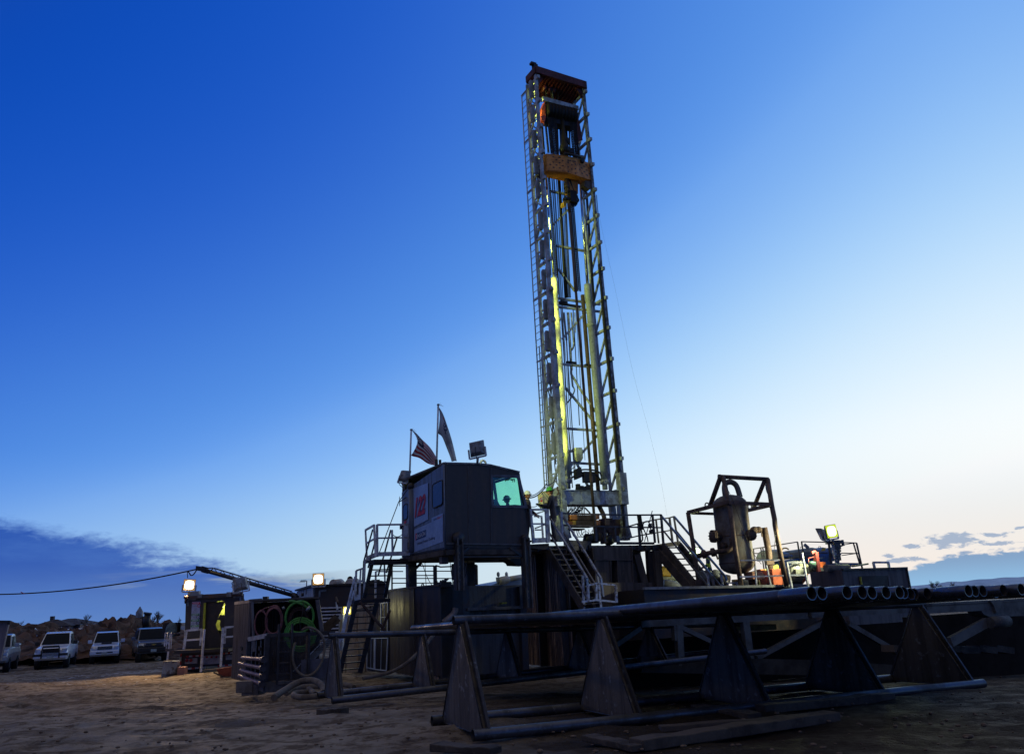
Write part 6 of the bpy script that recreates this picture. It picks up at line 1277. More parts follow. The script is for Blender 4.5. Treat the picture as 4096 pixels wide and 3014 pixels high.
# upper railing round the centrifuge
KR = PL(PY(3200, 2200, 32.2), 78)
rl = thing('railing', 'thin dark railing round the blue centrifuge deck', 'railing', KR(3233, 2345))
for nm, segs, r in (('top_rail', [[(3013, 2194), (3190, 2166)], [(3205, 2165), (3426, 2170)]], .02), ('mid_rail', [[(3017, 2212), (3080, 2213)], [(3130, 2220), (3198, 2209)], [(3212, 2209), (3310, 2211)], [(3365, 2211), (3432, 2212)]], .018), ('post', [[(3013, 2194), (3026, 2330)]], .022), ('post', [[(3043, 2190), (3060, 2300)]], .018), ('post', [[(3051, 2188), (3068, 2300)]], .018), ('post', [[(3190, 2166), (3205, 2262)]], .022), ('post', [[(3206, 2165), (3222, 2262)]], .022), ('post', [[(3315, 2168), (3326, 2255)]], .035), ('post', [[(3414, 2172), (3440, 2258)]], .022), ('post', [[(3426, 2170), (3449, 2272)]], .026), ('top_rail', [[(3370, 2178), (3414, 2171)]], .016), ('mid_rail', [[(3367, 2220), (3426, 2212)]], .016), ('lower_rail', [[(3022, 2233), (3060, 2230)]], .016)):
    mb = MB(); rails(mb, KR, segs, r); mb.build(nm, raild, rl)
mb = MB(); mb.prism([KR(3199, 2238), KR(3215, 2237), KR(3216, 2248), KR(3201, 2249)], -back_n*.02); mb.build('sign_plate', M('plate_white2', (.4, .45, .5), None, 9, .5), rl)
text('A', KR(3205, 2246)-back_n*.04, KR(3213, 2246)-back_n*.04, KR(3205, 2240)-back_n*.04, signblue, rl)
orn = M('bright_orange_paint', (.68, .16, .03), (.5, .10, .02), 2.5, .5, 0, .1); orr = M('red_orange_box_paint', (.42, .09, .03), (.3, .06, .025), 3, .6, 0, .1)
ep = PL(PY(3180, 2300, 28.6), 80); en = ep.n if ep.n.y > 0 else -ep.n
pu = thing('mud_pump', 'orange mud pump with grey motor housing behind the railing, right of the separator', 'pump', ep(3150, 2350))
for nm, pts, dep, mt in (('tank_box', [(3087, 2275), (3130, 2272), (3137, 2348), (3096, 2349)], 1.0, orr), ('guard', [(3195, 2268), (3206, 2283), (3195, 2300), (3182, 2270)], .5, orn), ('frame', [(3130, 2276), (3150, 2272), (3156, 2350), (3140, 2350)], .4, redm), ('guard_wing', [(3212, 2272), (3234, 2272), (3236, 2290), (3225, 2320), (3213, 2335), (3210, 2300)], .3, orn), ('guard_wing', [(3197, 2312), (3212, 2300), (3213, 2336), (3205, 2325)], .3, orn), ('side_panel', [(3007, 2285), (3048, 2285), (3060, 2300), (3060, 2315), (3012, 2316)], .6, M('faded_salmon', (.46, .22, .14), (.3, .16, .1), 3, .6)), ('belly', [(3160, 2315), (3210, 2312), (3212, 2350), (3165, 2350)], .6, blk), ('cover_plate', [(3275, 2246), (3304, 2245), (3307, 2270), (3280, 2272)], .3, orn)):
    boxpx(ep, pts, en*dep).build(nm, mt, pu, bev=.02)
mb = MB(); c_ = ep(3180, 2291); mb.lathe(c_-en*.25, [(0, 0), (.26, 0), (.30, .1), (.30, .5), (0, .5)], en, 24); mo = mb.build('motor', grc, pu)
mb = MB(); mb.box(c_-en*.32, (.34, .14, .24), ep.d); mb.build('motor_plate', grc, mo); mb = MB()
for k in range(8): mb.box(c_-en*.27+UP*.34+ep.d*(k-3.5)*.06, (.03, .1, .1), ep.d)
mb.build('cooling_fin', grc, mo)
yg = thing('engine', 'yellow-green machinery half hidden between the separator frame and the orange pump', 'engine', PY(3100, 2268, 32))
yp = PL(PY(3100, 2260, 29.6), 80)
for nm, pts, mt in (('hood', [(3087, 2265), (3112, 2255), (3118, 2272), (3088, 2276)], M('yellow_green', (.62, .62, .08), (.4, .4, .08), 4, .5)), ('pipe_cover', [(3058, 2276), (3070, 2275), (3072, 2300), (3060, 2302)], M('yellow_green', (.6, .6, .1))), ('radiator', [(3160, 2265), (3175, 2258), (3222, 2252), (3238, 2258), (3236, 2272), (3165, 2273)], M('pale_cream', (.50, .50, .36), (.3, .3, .22), 4, .5)), ('box', [(3041, 2275), (3056, 2274), (3057, 2284), (3042, 2284)], orange)):
    boxpx(yp, pts, en*.5).build(nm, mt, yg, bev=.02)
mt_ = thing('agitator', 'green-topped agitator motor with a red gantry post on the grey tank', 'agitator', PY(3250, 2285, 28))
mp2 = PL(PY(3250, 2280, 28), 80)
mb = MB(); c_ = mp2(3251, 2272); mb.lathe(c_-UP*.02, [(0, 0), (.13, 0), (.13, .2), (.11, .24), (0, .25)], UP, 18); mb.build('motor', M('motor_green', (.05, .12, .10), None, 5, .5), mt_)
mb = MB(); mb.tube([mp2(3251, 2288), mp2(3250, 2250)], .12, 14); mb.build('gear_housing', dark, mt_)
boxpx(mp2, [(3235, 2266), (3305, 2268), (3308, 2290), (3236, 2292)], back_n*.5).build('mounting_box', grc, mt_, bev=.01)
rp_ = M('gantry_red', (.20, .03, .025), (.10, .02, .02), 4, .5)
mb = MB(); mb.beam(mp2(3261, 2206), mp2(3273, 2286), .14); mb.beam(mp2(3245, 2208), mp2(3262, 2206), .10); mb.beam(mp2(3232, 2231), mp2(3262, 2224), .03); mb.tube([mp2(3233, 2231), mp2(3237, 2270)], .014, 5); mb.build('gantry', rp_, mt_)
mb = MB(); mb.tube([PY(3262, 2297, 26.5), PY(3272, 2349, 26.5)], .095, 12); mb.ell(PY(3262, 2297, 26.5), (.095, .095, .08)); tag(mb.build('red_post', rp_), 'short thick red post in front of the grey tank', 'post')
vw = thing('valve', 'round dark red valve wheel beside the thick red post', 'valve', PY(3282, 2315, 26.6))
mb = MB(); c_ = PY(3281, 2313, 26.6); mb.tube(arc(c_, .17, .19, (1, 0, 0), UP, n=20), .03, 8, closed=True); mb.beam(c_-Vector((.17, 0, 0)), c_+Vector((.17, 0, 0)), .03); mb.beam(c_-UP*.18, c_+UP*.18, .03); mb.build('handwheel', rp_, vw)
mb = MB(); mb.tube([c_, c_+Vector((.05, .5, 0))], .05, 8); mb.build('stem', rp_, vw)
# grey tank box
GT = PL(PY(3367, 2277, 25), 62); gn = GT.n if GT.n.y > 0 else -GT.n
gt = thing('mud_tank', 'grey steel tank box with a small white hoop railing on top at right', 'tank', fz(GT(3500, 2340), 0.2))
gmt = M('blue_grey_tank', (.085, .078, .085), (.055, .050, .055), 1.5, .55, .1, .1, streak=True)
a, b_ = GT(3367, 2277), GT(3626, 2277); b_.z = a.z-.0
be = GT(3640, 2345)
l_ = PL(a, 62-90)(3240, 2292); mb = MB(); mb.prism([a, b_, fz(be, .0), fz(a, .0)], Vector((l_.x-a.x, l_.y-a.y, 0))); mb.build('shell', gmt, gt)
mb = MB(); mb.beam(a-gn*.01, b_-gn*.01, .1, .05); mb.beam(b_-gn*.01, fz(be, 1)-gn*.01, .05, .05); mb.build('rim', dark, gt)
mb = MB(); g3 = PL(a-gn*.02, 62); mb.prism([g3(3436, 2303), g3(3550, 2300), g3(3552, 2340), g3(3440, 2342)], gn*.015); mb.build('hatch', blk, gt)
mb = MB(); mb.prism([g3(3553, 2302), g3(3572, 2302), g3(3578, 2342), g3(3556, 2342)], gn*.012); mb.build('panel', gmt, gt)
mb = MB(); mb.beam(g3(3438, 2306)-gn*.03, g3(3443, 2336)-gn*.03, .05, .03); mb.build('marker_strip', M('marker_yellow', (.60, .60, .05), None, 9, .5), gt)
for nm, segs in (('top_rail', [[(3493, 2248), (3554, 2248)]]), ('post', [[(3493, 2248), (3500, 2277)]]), ('post', [[(3553, 2248), (3558, 2277)]])):
    mb = MB(); rails(mb, GT, segs, .03); mb.build(nm, railw, gt)
mb = MB(); mb.tube([GT(3345, 2268)+gn*.4, GT(3435, 2266)+gn*.4], .11, 10); mb.build('filter_sock', M('matted_grey', (.2, .2, .17), (.12, .12, .1), 8, .9, 0, .5), gt)
mb = MB(); mb.tube([GT(3430, 2262)+gn*.2, GT(3494, 2252)+gn*.2], .03, 6); mb.build('handrail', M('pale_yellow_rail', (.5, .5, .25)), gt)
# lit flood pair
yl = EM('lamp_yellow_green', (.9, 1.0, .5), 6)
pb = PY(3352, 2262, 27.6)
lp_ = floodlight(PY(3322, 2124, 27.4), .43, Vector((.25, -.9, -.02)), 'lit yellow-green floodlight on a pale mast at the right, beside the blue centrifuge', lit=yl, rim=EM('lamp_rim_green', (.62, .80, .02), 1.0), base=PY(3338, 2175, 27.5), power=60, tilt=-.12, lcol=(.85, 1, .35))
floodlight(PY(3290, 2136, 27.6), .42, Vector((-.62, .62, -.40)), 'dark-backed floodlight turned away, back to back with the yellow-green lit one at right', lit=yl, power=1100, cone=120, lcol=(1, .95, .55), base=PY(3325, 2172, 27.6), tilt=-.2)  # the head is real; its strong spot is added to brighten the pumps
pm_ = thing('light_mast', 'pale blue upright post with clamps carrying the two right floodlights', 'light mast', pb)
mb = MB(); mb.tube([PY(3330, 2164, 27.6), pb], .075, 10); mb.build('pole', M('pale_blue_pole', (.35, .45, .55), (.22, .28, .34), 4, .4), pm_)
mb = MB(); mb.box(PY(3335, 2168, 27.6), (.5, .2, .1)); mb.box(PY(3346, 2178, 27.6), (.2, .2, .3)); mb.beam(PY(3360, 2184, 27.6), PY(3370, 2180, 27.6), .05); mb.beam(PY(3368, 2158, 27.6), PY(3373, 2182, 27.6), .07); mb.tube([PY(3350, 2180, 27.7), PY(3360, 2240, 27.7)], .05, 8)
for k in range(6): mb.tube(bez([PY(3345+random.uniform(-6, 8), 2185+k*9, 27.5), PY(3358+random.uniform(-4, 6), 2192+k*9, 27.5), PY(3350, 2203+k*9, 27.5)]), .02, 5)
mb.build('bracket', M('bracket_dark', (.06, .09, .12), None, 4, .5), pm_)
mb = MB(); mb.prism([PY(3352, 2238, 32), PY(3366, 2215, 32), PY(3356, 2202, 32), PY(3346, 2206, 32), PY(3340, 2240, 32)], (0, .8, 0)); mb.build('motor_bump', bluem, cf)
# small lit lamp and cream post behind the right stairs, yellow truck far left of it
sl_ = floodlight(PY(2783, 2207, 35), .40, Vector((.3, -.9, 0)), 'small lit greenish lamp behind the handrails of the right stairs', lit=EM('lamp_green_white', (.75, 1.0, .55), 5), base=PY(2772, 2240, 35), power=30, lcol=(.85, 1, .5))
sl2 = floodlight(PY(2769, 2223, 35.2), .38, Vector((-.1, -.9, -.1)), 'lower small lit lamp just under the other one behind the right stairs', lit=EM('lamp_green_white', (.75, 1.0, .55), 5), base=PY(2768, 2246, 35.3))
cp_ = MB(); cp_.prism([PY(2756, 2203, 35.6), PY(2768, 2206, 35.6), PY(2772, 2240, 35.6), PY(2760, 2240, 35.6)], (0, .3, 0)); tag(cp_.build('sign_post', cream), 'cream upright panel beside the small lit lamps behind the right stairs', 'post')
cp_ = MB(); cp_.prism([PY(2736, 2204, 36), PY(2756, 2203, 36), PY(2757, 2228, 36), PY(2737, 2214, 36)], (0, .5, 0)); tag(cp_.build('shelter_panel', greyb), 'small grey sloping panel left of the cream post behind the right stairs', 'panel')
yt = thing('yellow_tank', 'bright yellow rounded tank seen between the rig base and the right stairs', 'tank', PY(2670, 2350, 38))
mb = MB(); mb.prism([PY(2645, 2262, 38), PY(2670, 2261, 38), PY(2682, 2272, 38), PY(2697, 2300, 38), PY(2692, 2306, 38), PY(2648, 2302, 38)], (0, 1.6, 0)); mb.build('shell', M('truck_yellow', (.75, .48, .02), (.6, .36, .02), 3, .4), yt, bev=.05)
for x in (2650, 2690): mb = MB(); mb.beam(PY(x, 2300, 38.3), PY(x+4, 2352, 38.3), .12); mb.build('leg', dark, yt)
sc = thing('scaffold', 'pale green railing frame under the yellow tank', 'railing', PY(2690, 2345, 36))
for nm, segs in (('top_rail', [[(2652, 2310), (2712, 2312)]]), ('post', [[(2690, 2290), (2692, 2340)]]), ('post', [[(2702, 2312), (2706, 2340)]]), ('post', [[(2718, 2325), (2722, 2342)]]), ('brace', [[(2668, 2336), (2690, 2312)]])):
    mb = MB(); rails(mb, PL(PY(2690, 2345, 36), 85), segs, .05); mb.build(nm, M('pale_green_rail', (.45, .5, .32)), sc)
mb = MB(); mb.prism([PY(2650, 2313, 36.6), PY(2700, 2314, 36.6), PY(2702, 2345, 36.6), PY(2652, 2345, 36.6)], (0, .1, 0)); mb.build('backing', blk, sc)
pp = MB(); pp.tube([PY(2655, 2332, 33), PY(2700, 2340, 33), PY(2735, 2352, 33)], .17, 12); tag(pp.build('pipe', lampg), 'fat grey pipe sloping behind the right stairs below the yellow tank', 'pipe')
pm3 = thing('pump_skid', 'dark pump and pipework cluster under the separator behind the white hoop railing', 'pump', PY(2900, 2350, 29.5))
for k in range(16):
    x = random.uniform(2790, 3060); y = random.uniform(2312, 2345); c_ = PY(x, y, random.uniform(29.8, 31)); mb = MB()
    if k % 2: mb.lathe(c_, [(0, 0), (.16, 0), (.16, .3), (.1, .35), (0, .35)], (random.uniform(-1, 1), .3, random.uniform(0, 1)), 14)
    else: mb.box(c_, (random.uniform(.3, .7), .4, random.uniform(.15, .4)))
    mb.build(('flange', 'casing')[k % 2], (rusty, dark, fcol, grc)[k % 4], pm3, bev=.01)
mb = MB(); mb.tube([PY(2975, 2340, 30), PY(3000, 2338, 30)], .19, 14); mb.build('cylinder', M('pale_yellow', (.45, .46, .28), None, 5, .5), pm3)
mb = MB(); mb.tube([PY(3030, 2340, 30.6), PY(3065, 2340, 30.6)], .24, 14); mb.build('cylinder', M('olive_paint', (.12, .13, .07), None, 5, .5), pm3)
bx = MB(); bx.prism([PY(2806, 2284, 33), PY(2880, 2282, 33), PY(2882, 2292, 33), PY(2808, 2293, 33)], (0, .5, 0)); tag(bx.build('cable_tray', M('tray_yellow_grey', (.4, .42, .28), (.25, .26, .18), 8, .6)), 'pale ribbed cable tray in front of the yellow-hatted worker', 'cable tray')
# ================================================================== pipe racks
def rackbuild(label, Fp, azr, depth, apex, top0, top1, feet_y, plate_t=.10, back=False):
    u = D(azr); v = D(azr-90); F0 = Vector(Fp); mid = PL(F0+v*depth/2, azr)
    T0_, T1_ = mid(*top0), mid(*top1)
    t = thing('pipe_rack', label, 'pipe rack', F0)
    def at(px): return mid(px, top0[1]+(px-top0[0])*(top1[1]-top0[1])/(top1[0]-top0[0]))
    fp = PL(F0, azr); FE = fp(*feet_y[1]); F1 = fp(*feet_y[0])
    def foot(p):                                                  # front foot line under the rail point p
        s_ = (p-F1).dot(u)/max(.01, (FE-F1).dot(u)); q = F1.lerp(FE, s_); return q
    mb = MB(); a, b_ = T0_-u*.10, T1_+u*.08; mb.tube([a, b_], .055, 18, cap=False); mb.tube([b_, a], .046, 18, cap=False); mb.build('top_rail', rail_m, t)
    fa, fb_ = foot(T0_)-u*.0, foot(T1_)+u*.0
    for k, nm in ((0, 'front_skid'), (depth, 'rear_skid')):
        mb = MB(); mb.tube([fa+v*k-u*.16+UP*.06, fb_+v*k+u*.16+UP*.06], .062, 18, cap=False); mb.tube([fb_+v*k+u*.16+UP*.06, fa+v*k-u*.16+UP*.06], .052, 18, cap=False); mb.build(nm, rail_m, t)
    for px in apex:
        p = at(px); f_ = foot(p)+UP*.03; r_ = f_+v*depth; tp = Vector((p.x, p.y, p.z-.045)); mb = MB()
        P = [f_, tp-v*.05, tp+v*.05, r_]
        mb.prism([q-u*plate_t*.5 for q in P], u*plate_t)
        st = mb.build('stand', plate_m, t, bev=.006)
        mb = MB(); mb.tube([f_-u*plate_t*.52+UP*.01, tp-v*.05-u*plate_t*.52], .008, 5); mb.tube([r_-u*plate_t*.52+UP*.01, f_-u*plate_t*.52+UP*.01], .009, 5); mb.tube([r_-u*plate_t*.52+UP*.01, tp+v*.05-u*plate_t*.52], .008, 5); mb.build('weld_bead', rackm, st)
        mb = MB()
        for q0, q1 in ((f_, tp-v*.05), (r_, tp+v*.05)): mb.beam(q0, q1, .03, plate_t+.03, (q1-q0).cross(u))
        mb.build('flange', rackm, st)
    return t, mid
NF = G(1940, 2950); AZR = 66.2
near, nmid = rackbuild('long near pipe rack with five solid triangular steel stands in the foreground', NF, AZR, 1.45, (1852, 2410, 2893, 3325, 3668), (1845, 2478), (3678, 2415), ((1940, 2958), (3925, 2750)))
# where the base meets the ground: timber mats
FF = PY(1350, 2812, 15.3)
far_, fmid = rackbuild('dark farther pipe rack, its left stand next to the hose on the mud', FF, 64, 1.15, (1340, 1693, 2030, 2320, 2598, 2900), (1337, 2540), (2960, 2494), ((1352, 2812), (2700, 2655)))
timb = M('weathered_timber', (.075, .060, .045), (.03, .025, .02), 2.2, .9, 0, .6, c3=(.10, .085, .065))
for i, (x0, y0, x1, y1, w, hh, lab) in enumerate(((2545, 2984, 3330, 2868, .24, .10, 'longest timber skid lying in front of the near pipe rack'), (2352, 2945, 2560, 2990, .18, .06, 'short timber end sticking out from under the near rack base'), (2640, 2912, 3256, 2872, .16, .07, 'split timber plank lying against the near rack skid'), (2790, 2830, 3020, 2868, .20, .08, 'small tilted plank between the third and fourth rack stands'), (1282, 2848, 1380, 2846, .22, .09, 'dark timber block in the mud in front of the left rack stand'), (1745, 2985, 1985, 3000, .22, .07, 'splintered timber under the nearest rack foot'), (3040, 2840, 3560, 2790, .2, .10, 'thin timber behind the right end of the near rack skid'))):
    a, b_ = G(x0, y0), G(x1, y1); mb = MB(); n = 10; d_ = (b_-a).normalized(); sd_ = d_.cross(UP).normalized(); vs = []
    for k in range(n+1):
        c_ = a.lerp(b_, k/n); j = noise.noise(Vector((k*.7, i*3.1, 0)))*.02
        for s1, s2 in ((-1, 0), (1, 0), (1, 1), (-1, 1)): vs.append(c_+sd_*s1*(w/2+j)+UP*(s2*(hh+j)-.03))
    fs = [(k*4+q, k*4+(q+1) % 4, k*4+4+(q+1) % 4, k*4+4+q) for k in range(n) for q in range(4)]+[(3, 2, 1, 0), tuple(range(n*4, n*4+4))]
    mb.add(vs, fs); tag(mb.build('timber', timb, bev=.01), lab, 'timber', 'timbers laid in the mud')
# ------------------------------------------------------------------ casing pipes laid over both racks
PU, RAD = D(-24), .060
N0 = nmid(2492, 2478-647*63/1833); N0.z += .055+RAD+.004
PP = PL(N0, -24); E0, L0 = PP(3247, 2372), PP(1652, 2511); dirp = (E0-L0).normalized(); LEN = (E0-L0).length
pipem = M('casing_steel', (.115, .125, .14), (.055, .055, .06), 1.6, .30, .55, .15, lo=.38, hi=.62, c3=(.09, .065, .05), r2=.5)
pipet = M('casing_thread', (.14, .15, .17), (.08, .085, .095), 3, .22, .7, .05)
pipei = M('pipe_inside', (.05, .038, .032), (.03, .024, .02), 6, .8, .1, .3)
STEP = D(AZR)*.1265-UP*.0022
ends = [3247, 3285, 3388, 3452, 3490, 3545, 3594, 3619, 3643, 3665, 3712, 3873, 3903, 3930, 4015, 4085]
def endpix(k, s_):
    q = E0+STEP*k+dirp*s_-O; z_ = q.dot(_f); return 2048+FPX*q.dot(CR)/z_
labs = {0: 'nearest pipe of the row on the racks, with a threaded end collar', 1: 'second pipe from the near edge, its open end set slightly back', 37: 'farthest pipe at the right side of the row on the racks'}
kk = 0; used = {}
for j, ex_ in enumerate(ends):                                      # k and setback so that the end shows where the photograph has it
    best = None
    for k in range(kk, kk+4):
        for s10 in range(-16, 5):
            s_ = s10*.06
            e = abs(endpix(k, s_)-ex_)+abs(s_)*6+abs(k-j*1.75)*1.5
            if best is None or e < best[0]: best = (e, k, s_)
    used[best[1]] = best[2]; kk = best[1]+1
words = ['bright scuffed collar', 'rust-rimmed mouth', 'dark open mouth', 'pale rim', 'muddy lower rim', 'deep-set mouth']
vis = sorted(used)
ordn = ['first', 'second', 'third', 'fourth', 'fifth', 'sixth', 'seventh', 'eighth', 'ninth', 'tenth', 'eleventh', 'twelfth', 'thirteenth', 'fourteenth', 'fifteenth', 'sixteenth']
for k in range(0, 35):
    s_ = used.get(k); hid = s_ is None
    if hid: s_ = -random.uniform(.55, 1.3) if k > 1 else 0
    o_ = STEP*k; a = L0+o_+dirp*(random.uniform(0, .5) if k else 0); b_ = E0+o_+dirp*s_
    r = RAD+random.uniform(-.0005, .0005)
    if k == 0: lab = 'nearest pipe of the row laid across both racks, with a scuffed shiny end'
    elif not hid: lab = '%s open pipe end counted from the left in the row on the racks' % ordn[vis.index(k)]
    else: lab = 'pipe in the row across both racks with its end set back out of sight'
    t = thing('casing_pipe', lab, 'pipe', a, 'steel pipes laid side by side across the racks')
    if hid: t['label'] = 'recessed pipe lying between the longer open-ended pipes across both racks'
    mb = MB(); c_ = b_-dirp*.42
    mb.tube([a, a.lerp(c_, .33), a.lerp(c_, .66), c_, b_-dirp*.40], [r, r, r, r, r*1.0], 26, cap=False)
    mb.build('tube', pipem, t)
    mb = MB(); mb.tube([b_-dirp*.40, b_-dirp*.385, b_-dirp*.02, b_], [r, r*1.075, r*1.075, r*1.055], 26, cap=False); mb.tube([b_, b_-dirp*.001], [r*1.055, r*.90], 26, cap=False); mb.build('collar', pipet, t)
    mb = MB(); mb.tube([b_, b_-dirp*1.2], [r*.90, r*.88], 22, cap=False); q = b_-dirp*1.2; mb.build('bore', pipei, t)
    mb = MB(); mb.tube([a, a+dirp*.3], [r*1.06, r*1.06], 20, cap=False); mb.tube([a, a+dirp*.6], [r*1.04, r*.9], 20, cap=False); mb.build('end_coupling', pipem, t)
# ------------------------------------------------------------------ catwalk frame behind the racks
cwm = M('catwalk_grey', (.095, .10, .095), (.05, .052, .05), 1.8, .6, .1, .2, c3=(.11, .10, .085))
cwp = PL(PY(2700, 2490, 19), 66); cn = cwp.n if cwp.n.y > 0 else -cwp.n
cw_ = thing('catwalk', 'long grey steel catwalk frame with posts and diagonals behind the pipe racks', 'catwalk', cwp(2720, 2700))
for nm, p, q, w in (('top_beam', (2560, 2494), (3225, 2461), .14), ('top_beam', (3240, 2459), (3617, 2441), .12), ('bottom_beam', (2560, 2655), (3260, 2668), .34), ('bottom_beam', (3262, 2668), (3620, 2688), .34), ('post', (2696, 2495), (2700, 2560), .09), ('post', (2712, 2495), (2722, 2660), .17), ('post', (2978, 2483), (3000, 2650), .20), ('diagonal', (2712, 2503), (2880, 2582), .10), ('diagonal', (3024, 2630), (3300, 2482), .11), ('diagonal', (3392, 2492), (3605, 2617), .12), ('diagonal', (2430, 2600), (2560, 2510), .10)):
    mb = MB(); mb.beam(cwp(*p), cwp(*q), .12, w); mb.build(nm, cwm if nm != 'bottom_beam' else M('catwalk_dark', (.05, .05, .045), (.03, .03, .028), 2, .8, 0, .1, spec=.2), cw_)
    if nm == 'top_beam': mb = MB(); mb.beam(cwp(*p)+cn*1.6, cwp(*q)+cn*1.6, .12, w); mb.build(nm, cwm, cw_)
mb = MB(); a, b_ = cwp(2560, 2490), cwp(3617, 2440); mb.prism([a+UP*.08, b_+UP*.08, b_+cn*1.7+UP*.08, a+cn*1.7+UP*.08], UP*.03); mb.build('deck', blk, cw_)
a, b_ = cwp(2560, 2520)+cn*1.65, cwp(3900, 2500)+cn*1.65
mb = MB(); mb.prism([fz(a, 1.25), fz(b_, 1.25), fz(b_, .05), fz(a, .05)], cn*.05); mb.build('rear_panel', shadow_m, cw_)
mb = MB(); mb.beam(cwp(3073, 2512)+cn*1.3, cwp(3245, 2506)+cn*1.3, .12, .14); mb.build('yellow_beam', M('dull_yellow', (.20, .14, .03), (.10, .07, .03), 4, .6), cw_)
rcp = PL(PY(3700, 2412, 14.8), 66); rn = rcp.n if rcp.n.y > 0 else -rcp.n
rc = thing('catwalk_beam', 'pale grey edge beam with bracket and strut at the right, below the pipe ends', 'beam', rcp(3800, 2600))
a, b_ = rcp(3690, 2412), rcp(4140, 2390)
mb = MB(); mb.prism([a, b_, b_+rn*1.2, a+rn*1.2], -UP*.06); mb.build('top_plate', cwm, rc)
mb = MB(); a2, b2 = rcp(3705, 2420), rcp(4140, 2400); mb.prism([a2, b2, b2-UP*.13, a2-UP*.14], rn*.1); mb.build('web', cwm, rc)
mb = MB(); mb.prism([rcp(3925, 2440), rcp(4140, 2428), rcp(4140, 2460), rcp(3960, 2466), rcp(3935, 2455)], rn*.3); mb.build('bracket', cwm, rc)
mb = MB(); mb.prism([rcp(3953, 2402), rcp(4003, 2400), rcp(3992, 2425), rcp(3985, 2450), rcp(3975, 2450), rcp(3968, 2425)], -rn*.05); mb.build('funnel', cwm, rc)
mb = MB(); mb.beam(rcp(3800, 2566), rcp(3945, 2487), .08, .16); mb.tube([rcp(3940, 2490)-rn*.1, rcp(4010, 2482)-rn*.1], .10, 12); mb.build('strut', cwm, rc)
lp2 = PL(PY(3800, 2600, 17.5), 66); a, b_ = lp2(3620, 2440), lp2(4300, 2420)
mb = MB(); mb.prism([fz(a, 1.6), fz(b_, 1.6), fz(b_, .1), fz(a, .1)], rn*.1); tag(mb.build('rear_panel', shadow_m), 'black steel side panel coloured as deep shade below the right catwalk beam', 'panel')
mb = MB()
for k in range(7): mb.beam(rcp(3700+k*70, 2600+random.uniform(-6, 6))+rn*.8, rcp(3770+k*70, 2602+random.uniform(-6, 6))+rn*.8, .3, .12)
tag(mb.build('matting_board', timb), 'row of timber boards lying in shadow under the right catwalk', 'timber')
# loose lump clutter on the dark mud under the racks
cl = MB()
for k in range(420):
    x, y = random.uniform(0, 4090), random.uniform(2700, 3012)
    p = G(x, y); r_ = random.uniform(.008, .028)*(1.6 if k % 40 == 0 else 1); cl.ell(p-UP*r_*.2, (r_*random.uniform(.8, 1.6), r_, r_*.55), 6, 4)
tag(cl.build('mud_clods', M('mud_clod', (.17, .12, .075), (.09, .062, .04), 6, .9, 0, .5)), kind='stuff')
# ================================================================== left side: trailer, container, basket, hoses
LPx = lambda X_, Y_: (640+X_/3.933, 2340+Y_/3.933)
TP = PL(PY(850, 2600, 37), 88)
tn = TP.n if TP.n.y > 0 else -TP.n
tr = thing('utility_trailer', 'dark box trailer end with an open doorway, safety sign and red-white bumper tape', 'trailer', TP(840, 2690))
def tq(*pts): return [TP(*LPx(*p)) for p in pts]
ax_ = D(-19)
a, b_ = TP(*LPx(415, 185)), TP(*LPx(1300, 132)); a2, b2 = TP(*LPx(390, 1030)), TP(*LPx(1300, 975))
tpan = M('trailer_black', (.030, .028, .028), (.045, .042, .040), 1.6, .5, 0, .05)
d0, d1, d2, d3 = TP(*LPx(712, 262)), TP(*LPx(1020, 245)), TP(*LPx(1005, 975)), TP(*LPx(690, 990))
mb = MB()
for poly in ([a, TP(*LPx(712, 168)), d0, d3, TP(*LPx(688, 1012)), a2], [TP(*LPx(712, 168)), TP(*LPx(1020, 150)), d1, d0], [TP(*LPx(1020, 150)), b_, b2, d2, d1]): mb.prism(poly, tn*.06)
mb.build('end_wall', tpan, tr)
mb = MB(); L_ = ax_*9
for p, q in ((a, a2), (b_, b2)): mb.prism([p+tn*.061, q+tn*.061, q+L_, p+L_], (D(-19).cross(UP))*.04*(1 if p is b_ else -1))
mb.prism([a+tn*.061, b_+tn*.061, b_+L_, a+L_], -UP*.05); mb.prism([a2+tn*.061, b2+tn*.061, b2+L_, a2+L_], UP*.05); mb.prism([a2+ax_*3, b2+ax_*3, b_+ax_*3, a+ax_*3], ax_*.05); mb.build('box', tpan, tr)
mb = MB(); mb.beam(TP(*LPx(408, 190))-tn*.06, TP(*LPx(1305, 135))-tn*.06, .16, .16)
for k in range(5): mb.ell(TP(*LPx(430+k*.1, 188))-tn*.12, (.12, .1, .1))
mb.tube([TP(*LPx(405, 245))-tn*.05, TP(*LPx(420, 245))-tn*.05], .12, 10); mb.build('top_rail', M('trailer_rail', (.05, .04, .04), (.09, .05, .03), 5, .5), tr)
wr = M('reflector_white', (.40, .42, .46), None, 9, .4); rrd = M('reflector_red', (.35, .02, .02), None, 9, .4)
tape = M('pale_tape', (.16, .20, .24), None, 9, .5)
for pts in (((440, 215), (440, 325)), ((440, 218), (565, 212)), ((1268, 175), (1270, 268)), ((1155, 182), (1272, 172))):
    mb = MB(); mb.beam(TP(*LPx(*pts[0]))-tn*.012, TP(*LPx(*pts[1]))-tn*.012, .012, .09); mb.build('corner_tape', tape, tr)
